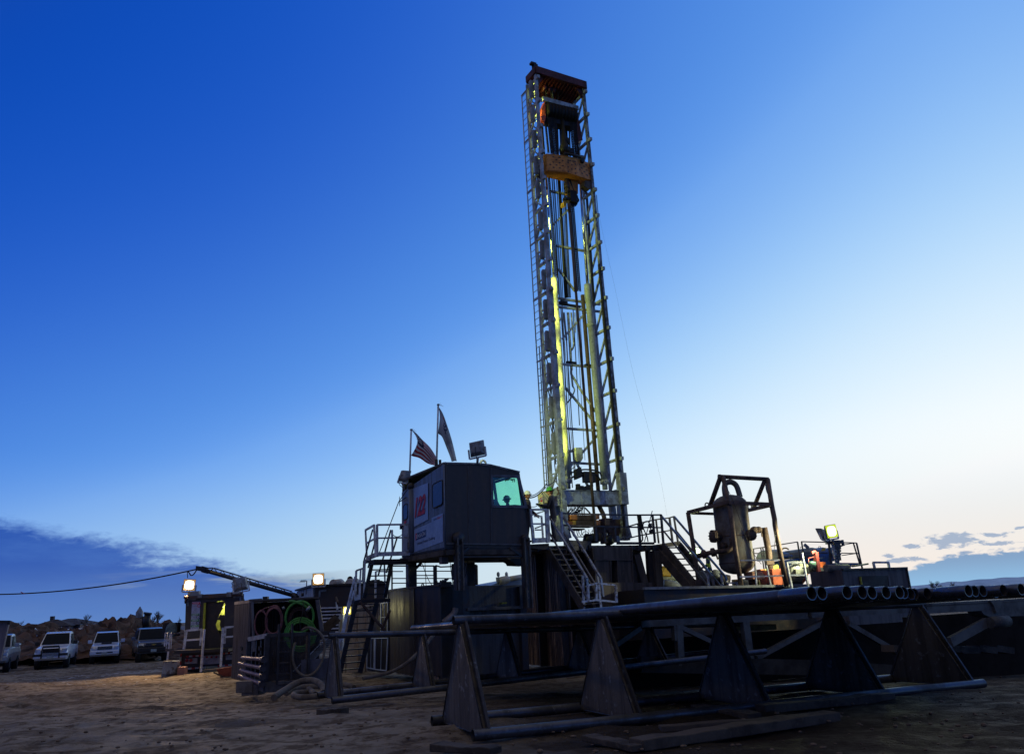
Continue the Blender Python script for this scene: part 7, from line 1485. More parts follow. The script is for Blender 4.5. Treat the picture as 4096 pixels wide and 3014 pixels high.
# lit doorway: a work lamp inside throws yellow light on an inner partition
yin = M('yellowish_inner_wall', (.55, .52, .20), (.35, .34, .12), 3, .7)
mb = MB(); mb.prism([TP(*LPx(880, 240))+ax_*1.1, TP(*LPx(1030, 235))+ax_*1.1, TP(*LPx(1010, 720))+ax_*1.1, TP(*LPx(850, 700))+ax_*1.1], ax_*.04); mb.build('inner_wall', yin, tr)
mb = MB(); dl = [TP(*LPx(716, 268)), TP(*LPx(1016, 250)), TP(*LPx(858, 612)), TP(*LPx(912, 748)), TP(*LPx(1003, 770)), TP(*LPx(1000, 975)), TP(*LPx(692, 990))]
mb.prism([p+tn*.10 for p in dl], tn*.03); mb.build('door_curtain', M('dark_curtain', (.028, .024, .022), (.04, .034, .03), 2, .7), tr)
mb = MB(); mb.prism([p+tn*.085 for p in (TP(*LPx(935, 462)), TP(*LPx(1018, 470)), TP(*LPx(1010, 700)), TP(*LPx(945, 690)), TP(*LPx(930, 600)), TP(*LPx(940, 550)), TP(*LPx(885, 545)))], tn*.01); mb.build('door_curtain', M('dark_curtain', (.03, .03, .03)), tr)
mb = MB(); mb.beam(TP(*LPx(709, 275))-tn*.03, TP(*LPx(692, 695))-tn*.03, .05, .09); mb.build('door_edge', M('yellow_edge', (.42, .45, .02), (.34, .36, .02), 5, .5), tr)
la = bpy.data.lights.new('inner_lamp', 'POINT'); la.energy = 45; la.color = (.95, 1, .35); la.shadow_soft_size = .08
lo = bpy.data.objects.new('inner_lamp', la); COL.objects.link(lo); lo.parent = tr; lo.location = TP(*LPx(985, 330))+ax_*.55-ORG[tr]
mb = MB(); mb.tube([TP(*LPx(985, 290))+ax_*.6, TP(*LPx(985, 340))+ax_*.6], .03, 8); mb.build('inner_tube', EM('lamp_yellow2', (.9, 1, .3), 4), tr)
# safety sign
sgn = thing('safety_sign', 'tall white notice board with red DANGER and green SAFETY bands by the trailer door', 'sign', TP(*LPx(560, 695)))
sp3 = PL(TP.p-tn*.02, TP.az); S4 = lambda u_, v_, k=0: (sp3(*LPx(507, 258)).lerp(sp3(*LPx(640, 252)), u_)).lerp(sp3(*LPx(480, 692)).lerp(sp3(*LPx(612, 686)), u_), v_)-tn*k
mb = MB(); mb.prism([S4(0, 0), S4(1, 0), S4(1, 1), S4(0, 1)], -tn*.015); mb.build('board', M('notice_white2', (.36, .42, .58), (.28, .34, .48), 6, .6), sgn)
gb_ = M('safety_green', (.04, .30, .08), None, 9, .5)
for v0, v1, mt, tx in ((.02, .085, signred, 'DANGER'), (.43, .51, gb_, 'SAFETY'), (.64, .72, gb_, 'SAFETY'), (.85, .92, gb_, 'CAUTION')):
    mb = MB(); mb.prism([S4(.04, v0, .017), S4(.96, v0, .017), S4(.96, v1, .017), S4(.04, v1, .017)], -tn*.004); bd = mb.build('band', mt, sgn)
    text(tx if tx != 'CAUTION' else 'SAFETY', S4(.14, v1-.012, .024), S4(.86, v1-.012, .024), S4(.14, v0+.012, .024), signwhite, bd, bold=.02)
ink = M('sign_grey_ink', (.04, .05, .08), None, 9, .6)
for v, tx in ((.13, 'NO'), (.165, 'SMOKING'), (.235, 'MATCHES'), (.27, 'OR OPEN'), (.30, 'FLAME'), (.36, 'AUTHORIZED'), (.55, 'HARD HAT'), (.585, 'AREA'), (.765, 'EYE PROTECTION'), (.80, 'REQUIRED'), (.96, 'KEEP CLEAR')):
    w = .05*len(tx); text(tx, S4(.42-w*.5 if w < .8 else .08, v+.02, .018), S4(.42+w*.5 if w < .8 else .85, v+.02, .018), S4(.42-w*.5 if w < .8 else .08, v, .018), ink, sgn)
for v, mt in ((.15, signred), (.565, ink), (.78, ink)):
    mb = MB(); mb.tube(arc(S4(.84, v, .02), .07, .07, TP.d, UP, n=16), .012, 5, closed=True); mb.beam(S4(.80, v-.014, .02), S4(.88, v+.014, .02), .015); mb.build('symbol', mt, sgn)
# deck, bumper, lamps
mb = MB(); mb.prism([TP(*LPx(345, 1010))-tn*.9, TP(*LPx(1180, 978))-tn*.9, TP(*LPx(1180, 965)), TP(*LPx(385, 1000))], -UP*.12); mb.build('deck', blk, tr)
mb = MB(); mb.prism([TP(*LPx(345, 1050)), TP(*LPx(1160, 1010)), TP(*LPx(1150, 1255)), TP(*LPx(330, 1290))], tn*1.2); mb.build('chassis', blk, tr)
tf = PL(TP.p-tn*.03, TP.az)
def strip(p, q, n, w=.055, th=.07):
    A_, B_ = tf(*LPx(*p)), tf(*LPx(*q))
    for k in range(n): mb = MB(); mb.beam(A_.lerp(B_, k/n), A_.lerp(B_, (k+.96)/n), .02, th); mb.build('reflective_tape', (rrd, wr)[k % 2], tr)
strip((410, 1118), (660, 1102), 5); strip((990, 1072), (1145, 1056), 4); strip((385, 1312), (720, 1286), 6); strip((910, 1270), (1130, 1245), 4); strip((332, 1058), (318, 1255), 3)
mb = MB(); mb.prism([tf(*LPx(395, 1150)), tf(*LPx(590, 1140)), tf(*LPx(588, 1225)), tf(*LPx(392, 1232))], -tn*.02); lb = mb.build('lamp_plate', M('aluminium_plate', (.30, .31, .33), (.2, .2, .22), 4, .4, .3), tr)
for X_ in (425, 490): mb = MB(); mb.lathe(tf(*LPx(X_, 1175))-tn*.02, [(.07, 0), (.07, .03), (0, .03)], -tn, 14); mb.build('tail_lamp', rrd, tr)
mb = MB(); mb.prism([tf(*LPx(672, 1105)), tf(*LPx(945, 1085)), tf(*LPx(950, 1225)), tf(*LPx(670, 1245))], -tn*.02); mb.build('step_plate', M('aluminium_plate', (.3, .3, .3)), tr)
for X_ in (742, 815, 890): mb = MB(); mb.lathe(tf(*LPx(X_, 1125))-tn*.02, [(.045, 0), (.045, .03), (0, .03)], -tn, 12); mb.build('tail_lamp', rrd, tr)
mb = MB(); mb.prism([tf(*LPx(1035, 1095)), tf(*LPx(1135, 1085)), tf(*LPx(1135, 1165)), tf(*LPx(1035, 1170))], -tn*.02); mb.build('lamp_plate', M('aluminium_plate', (.3, .3, .3)), tr)
for X_, Y_ in ((440, 1330), (545, 1330), (470, 1350)):
    mb = MB(); c_ = PY(*LPx(X_+20, Y_+10), 38.5); mb.lathe(c_, [(0, 0), (.42, 0), (.48, .05), (.48, .3), (.42, .35), (0, .35)], TP.d, 18); mb.build('wheel', rubber, tr)
# trailer steps: white posts and rails
stp = thing('entry_steps', 'steel steps with four pale handrail posts up to the trailer doorway', 'steps', PY(*LPx(650, 1475), 35.6))
e1 = PL(PY(*LPx(650, 1475), 35.6), 88)
for nm, pts, r in (('handrail_post', ((700, 688), (642, 1360)), .042), ('handrail_post', ((990, 662), (955, 1285)), .042)):
    mb = MB(); rails(mb, e1, [[LPx(*p) for p in pts]], r); mb.build(nm, railw, stp)
mb = MB(); rails(mb, e1, [[LPx(645, 1360), LPx(640, 1475)]], .035); mb.build('post_foot', raild, stp)
for (p, q) in (((655, 1328), (930, 1305)), ((650, 1410), (880, 1385))):
    A_, B_ = e1(*LPx(*p)), e1(*LPx(*q)); mb = MB(); mb.prism([A_, B_, B_+tn*.3, A_+tn*.3], -UP*.05); mb.build('tread', M('step_steel', (.14, .12, .10), (.08, .07, .06), 4, .7), stp)
hr2 = thing('railing', 'pale painted guard rails either side of the trailer doorway', 'railing', TP(*LPx(405, 1000)))
e2_ = PL(TP.p-tn*.75, TP.az)
for nm, segs, r in (('post', [[(415, 705), (375, 1000)]], .05), ('post', [[(655, 685), (634, 945)]], .04), ('top_rail', [[(415, 710), (655, 690)]], .04), ('mid_rail', [[(410, 862), (640, 846)]], .035), ('post', [[(1028, 655), (1012, 915)]], .04), ('top_rail', [[(1022, 660), (1165, 648)]], .04), ('mid_rail', [[(1020, 812), (1160, 800)]], .035)):
    mb = MB(); rails(mb, e2_, [[LPx(*p) for p in s_] for s_ in segs], r); mb.build(nm, railw, hr2)
hr3 = thing('railing', 'side railing with pale posts left of the trailer, in front of the far white pickup', 'railing', PY(*LPx(110, 1180), 36.5))
e3 = PL(PY(*LPx(110, 1180), 36.5), 88)
for nm, segs, r, mt in (('post', [[(165, 740), (115, 1180)]], .035, railw), ('post', [[(118, 742), (98, 990)]], .022, railw), ('post', [[(82, 742), (72, 960)]], .02, railw), ('top_rail', [[(82, 745), (120, 742)]], .03, railw), ('mid_rail', [[(78, 865), (150, 850)]], .03, railw), ('post', [[(185, 752), (172, 1000)]], .02, whitep), ('top_rail', [[(190, 755), (380, 745)]], .03, raild), ('lower_rail', [[(90, 1020), (360, 1000)]], .05, raild), ('lower_rail', [[(150, 1078), (330, 1068)]], .03, raild), ('lower_rail', [[(140, 1120), (300, 1112)]], .03, raild), ('lower_rail', [[(135, 1165), (300, 1155)]], .03, raild), ('post', [[(172, 1020), (160, 1175)]], .035, raild)):
    mb = MB(); rails(mb, e3, [[LPx(*p) for p in s_] for s_ in segs], r); mb.build(nm, mt, hr3)
bx = MB(); c_ = PY(*LPx(180, 690), 40); bx.box(c_, (.75, .3, .6)); tag(bx.build('control_box', blk), 'dark box with rounded cap on the side railing left of the trailer', 'box')
bx = MB(); bx.ell(PY(*LPx(180, 700), 39.5), (.28, .1, .34)); tag(bx.build('round_cover', M('teal_grey', (.10, .17, .18), None, 5, .5)), 'round teal cover in front of the dark box left of the trailer', 'cover')
# bin and carton
bn_ = thing('drum', 'grey dirt-caked open drum standing left of the carton', 'drum', PY(*LPx(150, 1490), 35.3))
bs = PY(*LPx(150, 1495), 35.3); tp_ = PY(*LPx(185, 1185), 35.3); H_ = tp_.z-bs.z
mb = MB(); mb.lathe(bs, [(0, 0), (.34, 0), (.355, .05), (.34, .07), (.325, H_*.35), (.34, H_*.36), (.325, H_*.38), (.32, H_*.97), (.335, H_), (.31, H_), (.30, H_*.2), (0, H_*.2)], (tp_-bs).normalized(), 30); mb.build('shell', M('caked_grey', (.20, .23, .25), (.10, .085, .07), 2.4, .8, 0, .4, lo=.46, hi=.54), bn_)
bx = thing('carton', 'brown cardboard carton standing between the drum and the trailer bumper', 'carton', PY(*LPx(325, 1490), 35.0))
cp2 = PL(PY(*LPx(325, 1490), 35.0), 84); mb = MB(); P = [cp2(*LPx(*p)) for p in ((275, 1285), (385, 1282), (382, 1490), (265, 1492))]; mb.prism(P, D(-6)*.45); mb.build('body', M('cardboard', (.28, .14, .11), (.22, .11, .085), 3, .8), bx, bev=.01)
mb = MB(); mb.prism([cp2(*LPx(*p))-Vector((0, .01, 0)) for p in ((303, 1440), (336, 1440), (336, 1472), (303, 1472))], (0, .003, 0)); mb.build('printed_mark', M('print_grey', (.4, .33, .3), None, 20, .8), bx)
# wheelbarrow
wb_ = thing('wheelbarrow', 'orange-red wheelbarrow tipped on its legs in front of the container', 'wheelbarrow', PY(*LPx(1020, 1560), 33.5))
w1 = PL(PY(*LPx(1020, 1560), 33.5), 84); W_ = lambda X_, Y_, k=0: w1(*LPx(X_, Y_))+Vector((0, k, 0))
wred = M('barrow_orange', (.36, .085, .04), (.20, .05, .03), 3, .6, 0, .1)
mb = MB(); top = [W_(890, 1315), W_(1235, 1262), W_(1230, 1262, .75), W_(900, 1310, .75)]; bot = [W_(925, 1435, .1), W_(1170, 1430, .1), W_(1165, 1430, .6), W_(935, 1435, .6)]
mb.add(top+bot, [(0, 1, 5, 4), (1, 2, 6, 5), (2, 3, 7, 6), (3, 0, 4, 7), (4, 5, 6, 7)]); o_ = mb.build('tray', wred, wb_); o_.modifiers.new('t', 'SOLIDIFY').thickness = .02
for k in (.08, .6): mb = MB(); mb.tube([W_(830, 1365, k), W_(940, 1420, k), W_(1070, 1495, k)], .03, 8); mb.build('handle', wood, wb_)
for k in (.1, .6): mb = MB(); mb.beam(W_(935, 1440, k), W_(920, 1575, k), .03); mb.beam(W_(975, 1460, k), W_(950, 1570, k), .03); mb.beam(W_(920, 1573, k), W_(950, 1568, k), .03); mb.build('leg', wred, wb_)
mb = MB(); mb.lathe(W_(1085, 1500, .3), [(0, 0), (.14, 0), (.17, .03), (.17, .08), (.14, .1), (0, .1)], (0, 1, 0), 16); mb.build('wheel', rubber, wb_)
# lamps on the trailer
warmL = EM('lamp_warm', (1.0, .90, .70), 7); warmR = EM('lamp_rim_warm', (1.0, .55, .16), .45)
floodlight(PY(758, 2338, 36.9), .50, Vector((.30, -.95, -.05)), 'lit warm floodlight above the left corner of the trailer', lit=warmL, rim=warmR, base=PY(757, 2384, 36.9), power=1900, cone=125, ldir=(-.25, -.80, -.55), lcol=(1, .66, .34), tilt=.06)
floodlight(PY(1274, 2315, 36.0), .50, Vector((.12, -1, -.05)), 'lit warm floodlight on the far building roof, right of the boom', lit=warmL, rim=warmR, base=PY(1276, 2346, 36.0), power=260, cone=110, ldir=(-.3, -.8, -.7), lcol=(1, .72, .42))
floodlight(PY(962, 2333, 36.9), .60, Vector((-.4, .9, -.25)), 'unlit blue-grey floodlight hanging under the boom above the trailer right corner', base=PY(962, 2375, 36.9), tilt=.15)
bx = MB(); q = PY(776, 2382, 36.9); bx.box(q+Vector((0, 0, .1)), (.5, .2, .2)); bx.box(PY(802, 2382, 36.9), (.18, .2, .16)); bx.box(PY(918, 2376, 36.9), (.2, .2, .2)); bx.tube(bez([PY(806, 2380, 36.9), PY(830, 2377, 36.9), PY(880, 2378, 36.9), PY(912, 2372, 36.9)]), .03, 6); bx.box(PY(946, 2373, 36.9)+UP*.1, (.3, .2, .25)); tag(bx.build('roof_conduit', lampg), 'conduit and small boxes along the trailer roof edge', 'conduit')
# ------------------------------------------------------------------ boom and overhead cable
bm = thing('cable_boom', 'dark latticed boom slanting down behind the trailer, holding the overhead cable', 'boom', PY(1188, 2410, 41))
b0, b1 = PY(806, 2276, 41), PY(1176, 2381, 41); bd_ = M('boom_dark', (.022, .024, .03), None, 4, .4)
mb = MB(); mb.tube([b0, b1], .10, 10); mb.tube(bez([PY(1170, 2379, 41), PY(1181, 2384, 41), PY(1184, 2394, 41), PY(1184, 2416, 41)]), .15, 10); mb.build('main_tube', bd_, bm)
t0, t1 = PY(856, 2271, 41), PY(1166, 2364, 41); mb = MB(); mb.tube([PY(838, 2284, 41), t0, t1, PY(1174, 2378, 41)], .035, 6); mb.tube([PY(820, 2272, 41), PY(852, 2270, 41)], .03, 6)
n = 9
for k in range(n): p = t0.lerp(t1, k/n); q = b0.lerp(b1, .14+.84*(k+.5)/n); mb.tube([p, q], .018, 5); mb.tube([q, t0.lerp(t1, (k+1)/n)], .018, 5)
mb.build('lattice', bd_, bm)
mb = MB(); mb.box(PY(806, 2274, 41), (.5, .25, .22), D(90)+UP*-.2); mb.box(PY(820, 2278, 41), (.3, .2, .3), D(90)+UP*-.3); mb.build('head', blk, bm)
mb = MB(); mb.prism([PY(842, 2282, 40.85), PY(882, 2293, 40.85), PY(882, 2297, 40.85), PY(842, 2286, 40.85)], (0, .01, 0)); mb.build('marking', yellow, bm)
cb2 = MB(); cb2.tube(sag(PY(-120, 2376, 44), PY(792, 2274, 41), .35, 24), .035, 6); tag(cb2.build('overhead_cable', cable), 'long dark cable crossing the dusk sky from the left edge to the boom tip', 'cable')
cb2 = MB(); cb2.tube(bez([PY(752, 2285, 41), PY(757, 2290, 41), PY(764, 2300, 41), PY(775, 2295, 41), PY(788, 2277, 41), PY(800, 2273, 41)]), .03, 6); cb2.tube([PY(749, 2283, 41), PY(751, 2310, 41)], .02, 5); tag(cb2.build('cable_loop', cable), 'slack loop of cable just left of the boom tip', 'cable')
cb2 = MB(); cb2.prism([PY(82, 2364, 43), PY(100, 2373, 43), PY(98, 2375, 43), PY(83, 2368, 43)], (0, .01, 0)); tag(cb2.build('marker_ribbon', signred), 'tiny red ribbon tied on the overhead cable near the left edge', 'ribbon')
cb2 = MB(); cb2.tube(bez([PY(938, 2324, 40), PY(928, 2330, 40), PY(930, 2340, 40), PY(927, 2348, 40)]), .025, 5); tag(cb2.build('loose_wire', cable), 'short curled wire hanging below the boom left of the blue-grey lamp', 'wire')
# ------------------------------------------------------------------ far building with louvres, antenna
FB = PL(PY(1260, 2350, 36.5), 84); fbn = FB.n if FB.n.y > 0 else -FB.n
bd = thing('equipment_building', 'dark-fronted equipment building with white louvres and a pale blue side wall', 'building', fz(FB(1270, 2600), 0))
bfm = M('building_black', (.026, .022, .022), (.040, .030, .028), 1.4, .6, 0, .05)
a, b_ = FB(1252, 2347), FB(1542, 2336); c_, d_ = FB(1542, 2450), FB(1256, 2424)
mb = MB(); mb.prism([a, b_, c_, d_], fbn*2.5); mb.build('front_wall', bfm, bd)
sw2 = PL(a, -22); mb = MB(); q0, q1 = sw2(1186, 2389), sw2(1186, 2424); mb.prism([a, fz(a, q1.z-.5), q1-UP*.5, fz(q0, a.z)], fbn.cross(UP)*.0+D(84)*.1); mb.build('side_wall', M('pale_blue_wall', (.34, .42, .52), (.18, .24, .32), 1.6, .5, streak=True), bd)
mb = MB(); mb.prism([a-fbn*.1-D(84)*.1+UP*.02, b_-fbn*.1+UP*.02, b_+fbn*2.6+UP*.02, fz(q0, a.z+.02)-D(84)*.1], UP*.08); mb.build('roof', blk, bd)
for pts in (((1278, 2386), (1279, 2361)), ((1277, 2363), (1306, 2360))): mb = MB(); mb.beam(FB(*pts[0])-fbn*.02, FB(*pts[1])-fbn*.02, .02, .08); mb.build('corner_tape', tape, bd)
lvm = M('louvre_white', (.50, .56, .64), (.35, .4, .46), 4, .5)
a3 = FB(1280, 2424)
mb = MB(); mb.prism([FB(1270, 2422), FB(1420, 2416), FB(1420, 2560), FB(1270, 2560)]+[], fbn*.05); 
mb.v = [v+fbn*.6 for v in mb.v]; mb.build('louvre_backing', blk, bd)
for k in range(11): y = 2431+k*13.8; mb = MB(); mb.beam(FB(1276+k*1.2, y), FB(1368, y-3), .06, .13, fbn); mb.build('louvre', lvm, bd)
mb = MB(); mb.beam(FB(1278, 2423.5)+fbn*.2, FB(1385, 2420)+fbn*.2, .1, .05); mb.build('light_strip', EM('strip_yellow', (.9, 1.0, .12), 1.1), bd)
for x, y in ((1327, 2334), (1392, 2332)):
    mb = MB(); c_ = FB(x, y)+fbn*.5; mb.tube([c_, c_+D(20)*.6+UP*.05, c_+D(20)*.9], [.20, .20, .12], 14); mb.lathe(c_-D(20)*.0, [(0, -.01), (.12, -.01), (.22, 0), (.22, .05)], D(20), 16); mb.tube([FB(x-2, y+2)+fbn*.8, FB(x-3, y-12)+fbn*.8], .08, 10); ob = mb.build('roof_vent', M('silencer_white', (.4, .4, .4)), bd)
mb = MB(); mb.lathe(FB(1393, 2312)+fbn*.8, [(0, 0), (.13, 0), (.13, .02), (0, .02)], (.2, -1, .2), 16); mb.beam(FB(1393, 2317)+fbn*.8, FB(1394, 2322)+fbn*.8, .02); mb.build('rain_cap', blk, bd)
mb = MB()
for k in range(10): c_ = FB(1470+random.uniform(0, 45), 2333+random.uniform(-5, 5))+fbn*random.uniform(.3, 1); mb.box(c_, (.3, .3, random.uniform(.2, .4)), D(random.uniform(60, 120)))
mb.build('roof_machinery', blk, bd)
an = thing('antenna', 'thin roof antenna with short cross elements left of the far lit floodlight', 'antenna', PY(1225, 2372, 38))
mb = MB(); mb.tube([PY(1225, 2375, 38), PY(1227, 2322, 38)], .025, 6); mb.build('mast_pole', lampg, an)
mb = MB(); p, q = PY(1202, 2323, 38), PY(1228, 2322, 38); mb.tube([p, q], .015, 5)
for k in range(7): c_ = p.lerp(q, k/8); mb.tube([c_-UP*.06+Vector((0, -.15, 0)), c_+UP*.06+Vector((0, .15, 0))], .01, 4)
mb.build('element_bar', lampg, an)
wd_ = thing('weather_vane', 'small vane fitting on the roof edge below the antenna', 'vane', PY(1210, 2382, 37.5)); mb = MB(); mb.tube([PY(1210, 2384, 37.5), PY(1210, 2370, 37.5)], .06, 6); mb.tube([PY(1205, 2366, 37.5), PY(1211, 2354, 37.5)], .015, 5); mb.tube([PY(1213, 2368, 37.5), PY(1213, 2354, 37.5)], .015, 5); mb.build('fitting', blk, wd_)
# weathered cream building behind the stairs, with a small lit lamp
WBp = PL(PY(1420, 2430, 33), 60); wbn = WBp.n if WBp.n.y > 0 else -WBp.n
cb3 = thing('weathered_building', 'cream peeling wooden-sided skid house behind the left stairs', 'building', fz(WBp(1420, 2650), 0))
wm_ = M('peeling_cream', (.50, .40, .30), (.16, .12, .09), 1.8, .7, 0, .2, lo=.47, hi=.56, streak=True)
a, b_ = WBp(1363, 2442), WBp(1530, 2405); mb = MB(); mb.prism([a, b_, fz(b_, 0), fz(a, 0)], wbn*.25+D(60)*.2); mb.build('wall', wm_, cb3)
mb = MB(); mb.beam(a-wbn*.04, b_-wbn*.04, .1, .12); mb.build('eave', M('cream_eave', (.6, .5, .36), (.4, .3, .22), 5, .6), cb3)
for x in (1434, 1466, 1500): mb = MB(); p = WBp(x, 2420)-wbn*.03; mb.beam(fz(p, a.z-.1), fz(p, .1), .06, .05); mb.build('rib', wm_, cb3)
floodlight(PY(1388, 2440, 30.5), .30, Vector((.25, -.95, -.1)), 'small lit yellow wall lamp beside the left stair handrail', lit=EM('lamp_small_yellow', (1.0, .95, .45), 4), rim=EM('lamp_rim_yellow', (.9, .75, .1), 1.0), power=6, lcol=(1, .9, .4))
pc = thing('white_column', 'white upright column with a cream strip beside the small lit yellow lamp', 'column', PY(1365, 2560, 30))
mb = MB(); mb.prism([PY(1356, 2457, 30), PY(1372, 2455, 30), PY(1368, 2600, 30), PY(1352, 2600, 30)], (0, .3, 0)); mb.build('post', cw, pc)
mb = MB(); mb.prism([PY(1362, 2475, 29.98), PY(1368, 2475, 29.98), PY(1364, 2580, 29.98), PY(1358, 2580, 29.98)], (0, .01, 0)); mb.build('strip', cream, pc)
for i, (x0, y0, x1, y1) in enumerate(((1290, 2520, 1352, 2468), (1276, 2530, 1340, 2480), (1350, 2440, 1346, 2408), (1352, 2412, 1344, 2388))):
    mb = MB(); mb.beam(PY(x0, y0, 29.3), PY(x1, y1, 29.5), .05, .30 if i < 2 else .09); tag(mb.build('plank', wood if i != 2 else cw), ('upper weathered plank leaning against the louvres', 'lower weathered plank leaning against the louvres', 'short pale stake sticking up by the louvres', 'short reddish stake leaning by the louvres')[i], 'plank')
gsk = MB(); gsk.prism([PY(945, 2415, 45), PY(1000, 2404, 45), PY(1140, 2398, 45), PY(1140, 2430, 45), PY(945, 2430, 45)], (0, 2, 0)); tag(gsk.build('far_trailer', M('far_grey_white', (.36, .40, .44), (.25, .28, .3), 2, .6)), 'pale trailer roof edge visible between the dark trailer and the container', 'trailer')
rl4 = thing('railing', 'tiny roof railing and boxes above the container between trailer and boom', 'railing', PY(1040, 2405, 44))
for nm, segs, r in (('top_rail', [[(968, 2410), (1000, 2398), (1048, 2394)]], .035), ('post', [[(975, 2395), (975, 2410)]], .04), ('post', [[(1020, 2397), (1020, 2406)]], .03), ('post', [[(1036, 2395), (1036, 2405)]], .03)):
    mb = MB(); rails(mb, PL(PY(1000, 2400, 44), 88), segs, r); mb.build(nm, lampg, rl4)
mb = MB(); mb.box(PY(1063, 2398, 44), (.25, .3, .35)); mb.build('unit', blk, rl4)
# ------------------------------------------------------------------ open-sided container with hoses
K = lambda X_, Y_: (920+X_/3.933, 2380+Y_/3.933)
CO = PY(*K(320, 95), 28.5); KE = PL(CO, -30); KF = PL(CO, 82); kn = KF.n if KF.n.y > 0 else -KF.n
ct2 = thing('hose_container', 'open-sided corrugated steel container hung with green and pink hoses', 'container', fz(CO, 0))
lf = KE(*K(80, 232)); n = 22; vs = []; fs = []
for i in range(n*4+1):
    s_ = i/(n*4); p = CO.lerp(fz(lf, CO.z), s_)+D(60)*(.03*(1 if (i % 4) in (0, 1) else -1)); vs += [fz(p, .15), fz(p, CO.z-.03)]
for i in range(n*4): fs.append((2*i, 2*i+2, 2*i+3, 2*i+1))
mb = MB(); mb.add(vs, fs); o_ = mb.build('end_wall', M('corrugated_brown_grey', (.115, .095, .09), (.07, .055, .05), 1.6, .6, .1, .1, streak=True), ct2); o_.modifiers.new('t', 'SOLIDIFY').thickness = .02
dv = (fz(lf, CO.z)-CO)
rt_ = KF(*K(1400, 72)); mb = MB(); mb.prism([CO+UP*.0, fz(rt_, CO.z), fz(rt_, CO.z)+dv, CO+dv], UP*.06); mb.build('roof', M('container_roof', (.09, .08, .075), None, 2, .7), ct2)
mb = MB(); mb.beam(CO, CO+dv, .08, .10); mb.build('top_edge', M('edge_pale', (.26, .21, .18), (.14, .11, .1), 3, .6), ct2)
vs = []; fs = []; n = 16
for i in range(n*4+1):
    s_ = i/(n*4); p = (CO+dv*.55).lerp(fz(rt_, CO.z)+dv*.55, s_)+kn*(.04*(1 if (i % 4) in (0, 1) else -1)); vs += [fz(p, .15), fz(p, CO.z-.03)]
for i in range(n*4): fs.append((2*i, 2*i+2, 2*i+3, 2*i+1))
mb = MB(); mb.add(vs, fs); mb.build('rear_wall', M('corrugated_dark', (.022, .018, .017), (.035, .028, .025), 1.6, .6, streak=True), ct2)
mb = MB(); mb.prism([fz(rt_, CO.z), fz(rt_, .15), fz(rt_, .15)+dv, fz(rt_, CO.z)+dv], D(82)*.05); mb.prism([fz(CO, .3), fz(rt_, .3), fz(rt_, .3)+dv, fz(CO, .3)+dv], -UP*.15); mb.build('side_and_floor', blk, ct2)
pgm = M('post_grey', (.15, .15, .155), (.09, .085, .085), 3, .6)
mb = MB(); mb.beam(KF(*K(352, 100))-kn*.03, fz(KF(*K(385, 640)), 1.1)-kn*.03, .16, .06); mb.build('corner_post', pgm, ct2)
mb = MB(); mb.prism([KF(*K(1345, 68)), KF(*K(1408, 62)), KF(*K(1480, 560)), KF(*K(1420, 560))], -kn*.08); mb.build('end_post', M('end_post_mat', (.11, .115, .13), (.07, .07, .08), 3, .6), ct2)
# hoses
HP = PL(CO-kn*.12, 82)
def coil(label, X_, Y_, rx, ry, r, mt, turns=1, a0=0, a1=360, dr=0, name='hose_coil', extra=None, pl=HP, par=None):
    t_ = tag(None, None) if False else None
    s_ = 28.5/FPX/3.933*1.02; c_ = pl(*K(X_, Y_)); mb = MB(); pts = []; T_ = turns
    for k in range(int(30*T_)+1):
        f_ = k/30; a = math.radians(a0+(a1-a0)*f_); q = 1-dr*f_
        pts.append(c_+pl.d*(rx*s_*q*math.cos(a))+UP*(ry*s_*q*math.sin(a))-kn*(.03*f_+.015*math.sin(a*1.3)))
    mb.tube(pts, r, 8)
    if extra: mb.tube(bez([pl(*K(*p))-kn*.05 for p in extra]), r, 8)
    return tag(mb.build(name, mt), label, 'hose')
green = M('hose_green', (.07, .30, .04), (.05, .19, .03), 3, .45, 0, .05); pink = M('hose_pink', (.22, .085, .085), (.13, .055, .055), 3, .6); tan = M('hose_tan', (.17, .14, .095), (.10, .08, .055), 3, .75, 0, .2)
coil('upper bright green hose loop hung at the top of the container', 1095, 340, 205, 225, .044, green, 1.35, 150, -170, .02, extra=((930, 92), (1000, 95), (1080, 118), (1160, 150), (1225, 200)))
coil('lower green hose coil of four turns hanging over the basket', 1112, 620, 235, 250, .036, green, 3.0, 200, -160, .115)
coil('large pink-brown hose coil, middle of the container', 695, 395, 130, 215, .024, pink, 3.2, 60, 420, .06)
coil('thin pink-brown hose coil at the left of the container', 490, 440, 95, 190, .020, pink, 2.6, 60, 420, .05, extra=((490, 250), (560, 200), (690, 170)))
coil('dark hose loops hanging behind the green hose', 1080, 400, 150, 200, .022, M('hose_dark', (.06, .03, .028), None, 4, .7), 2.5, 0, 360, .1, pl=PL(CO+kn*.1, 82))
cb2 = MB(); cb2.tube(bez([HP(*K(1160, 110))-kn*.1, HP(*K(1150, 300))-kn*.2, HP(*K(1110, 420))-kn*.2, HP(*K(1135, 560))-kn*.2]), .015, 5); tag(cb2.build('tie_rope', cable), 'thin rope tying the green hoses to the container roof', 'rope')
for i, (x, y, dx, dy) in enumerate(((1225, 195, 35, 30), (1310, 525, -40, 20), (870, 190, -35, 15))):
    cb2 = MB(); cb2.tube([HP(*K(x, y))-kn*.16, HP(*K(x+dx, y+dy))-kn*.16], .10 if i < 2 else .05, 8); tag(cb2.build('hose_coupling', M('coupling_steel', (.3, .32, .34), None, 4, .4, .5)), ('steel coupling on the upper green hose', 'steel coupling on the right of the lower green coil', 'pale hose tip left of the green loop')[i], 'coupling')
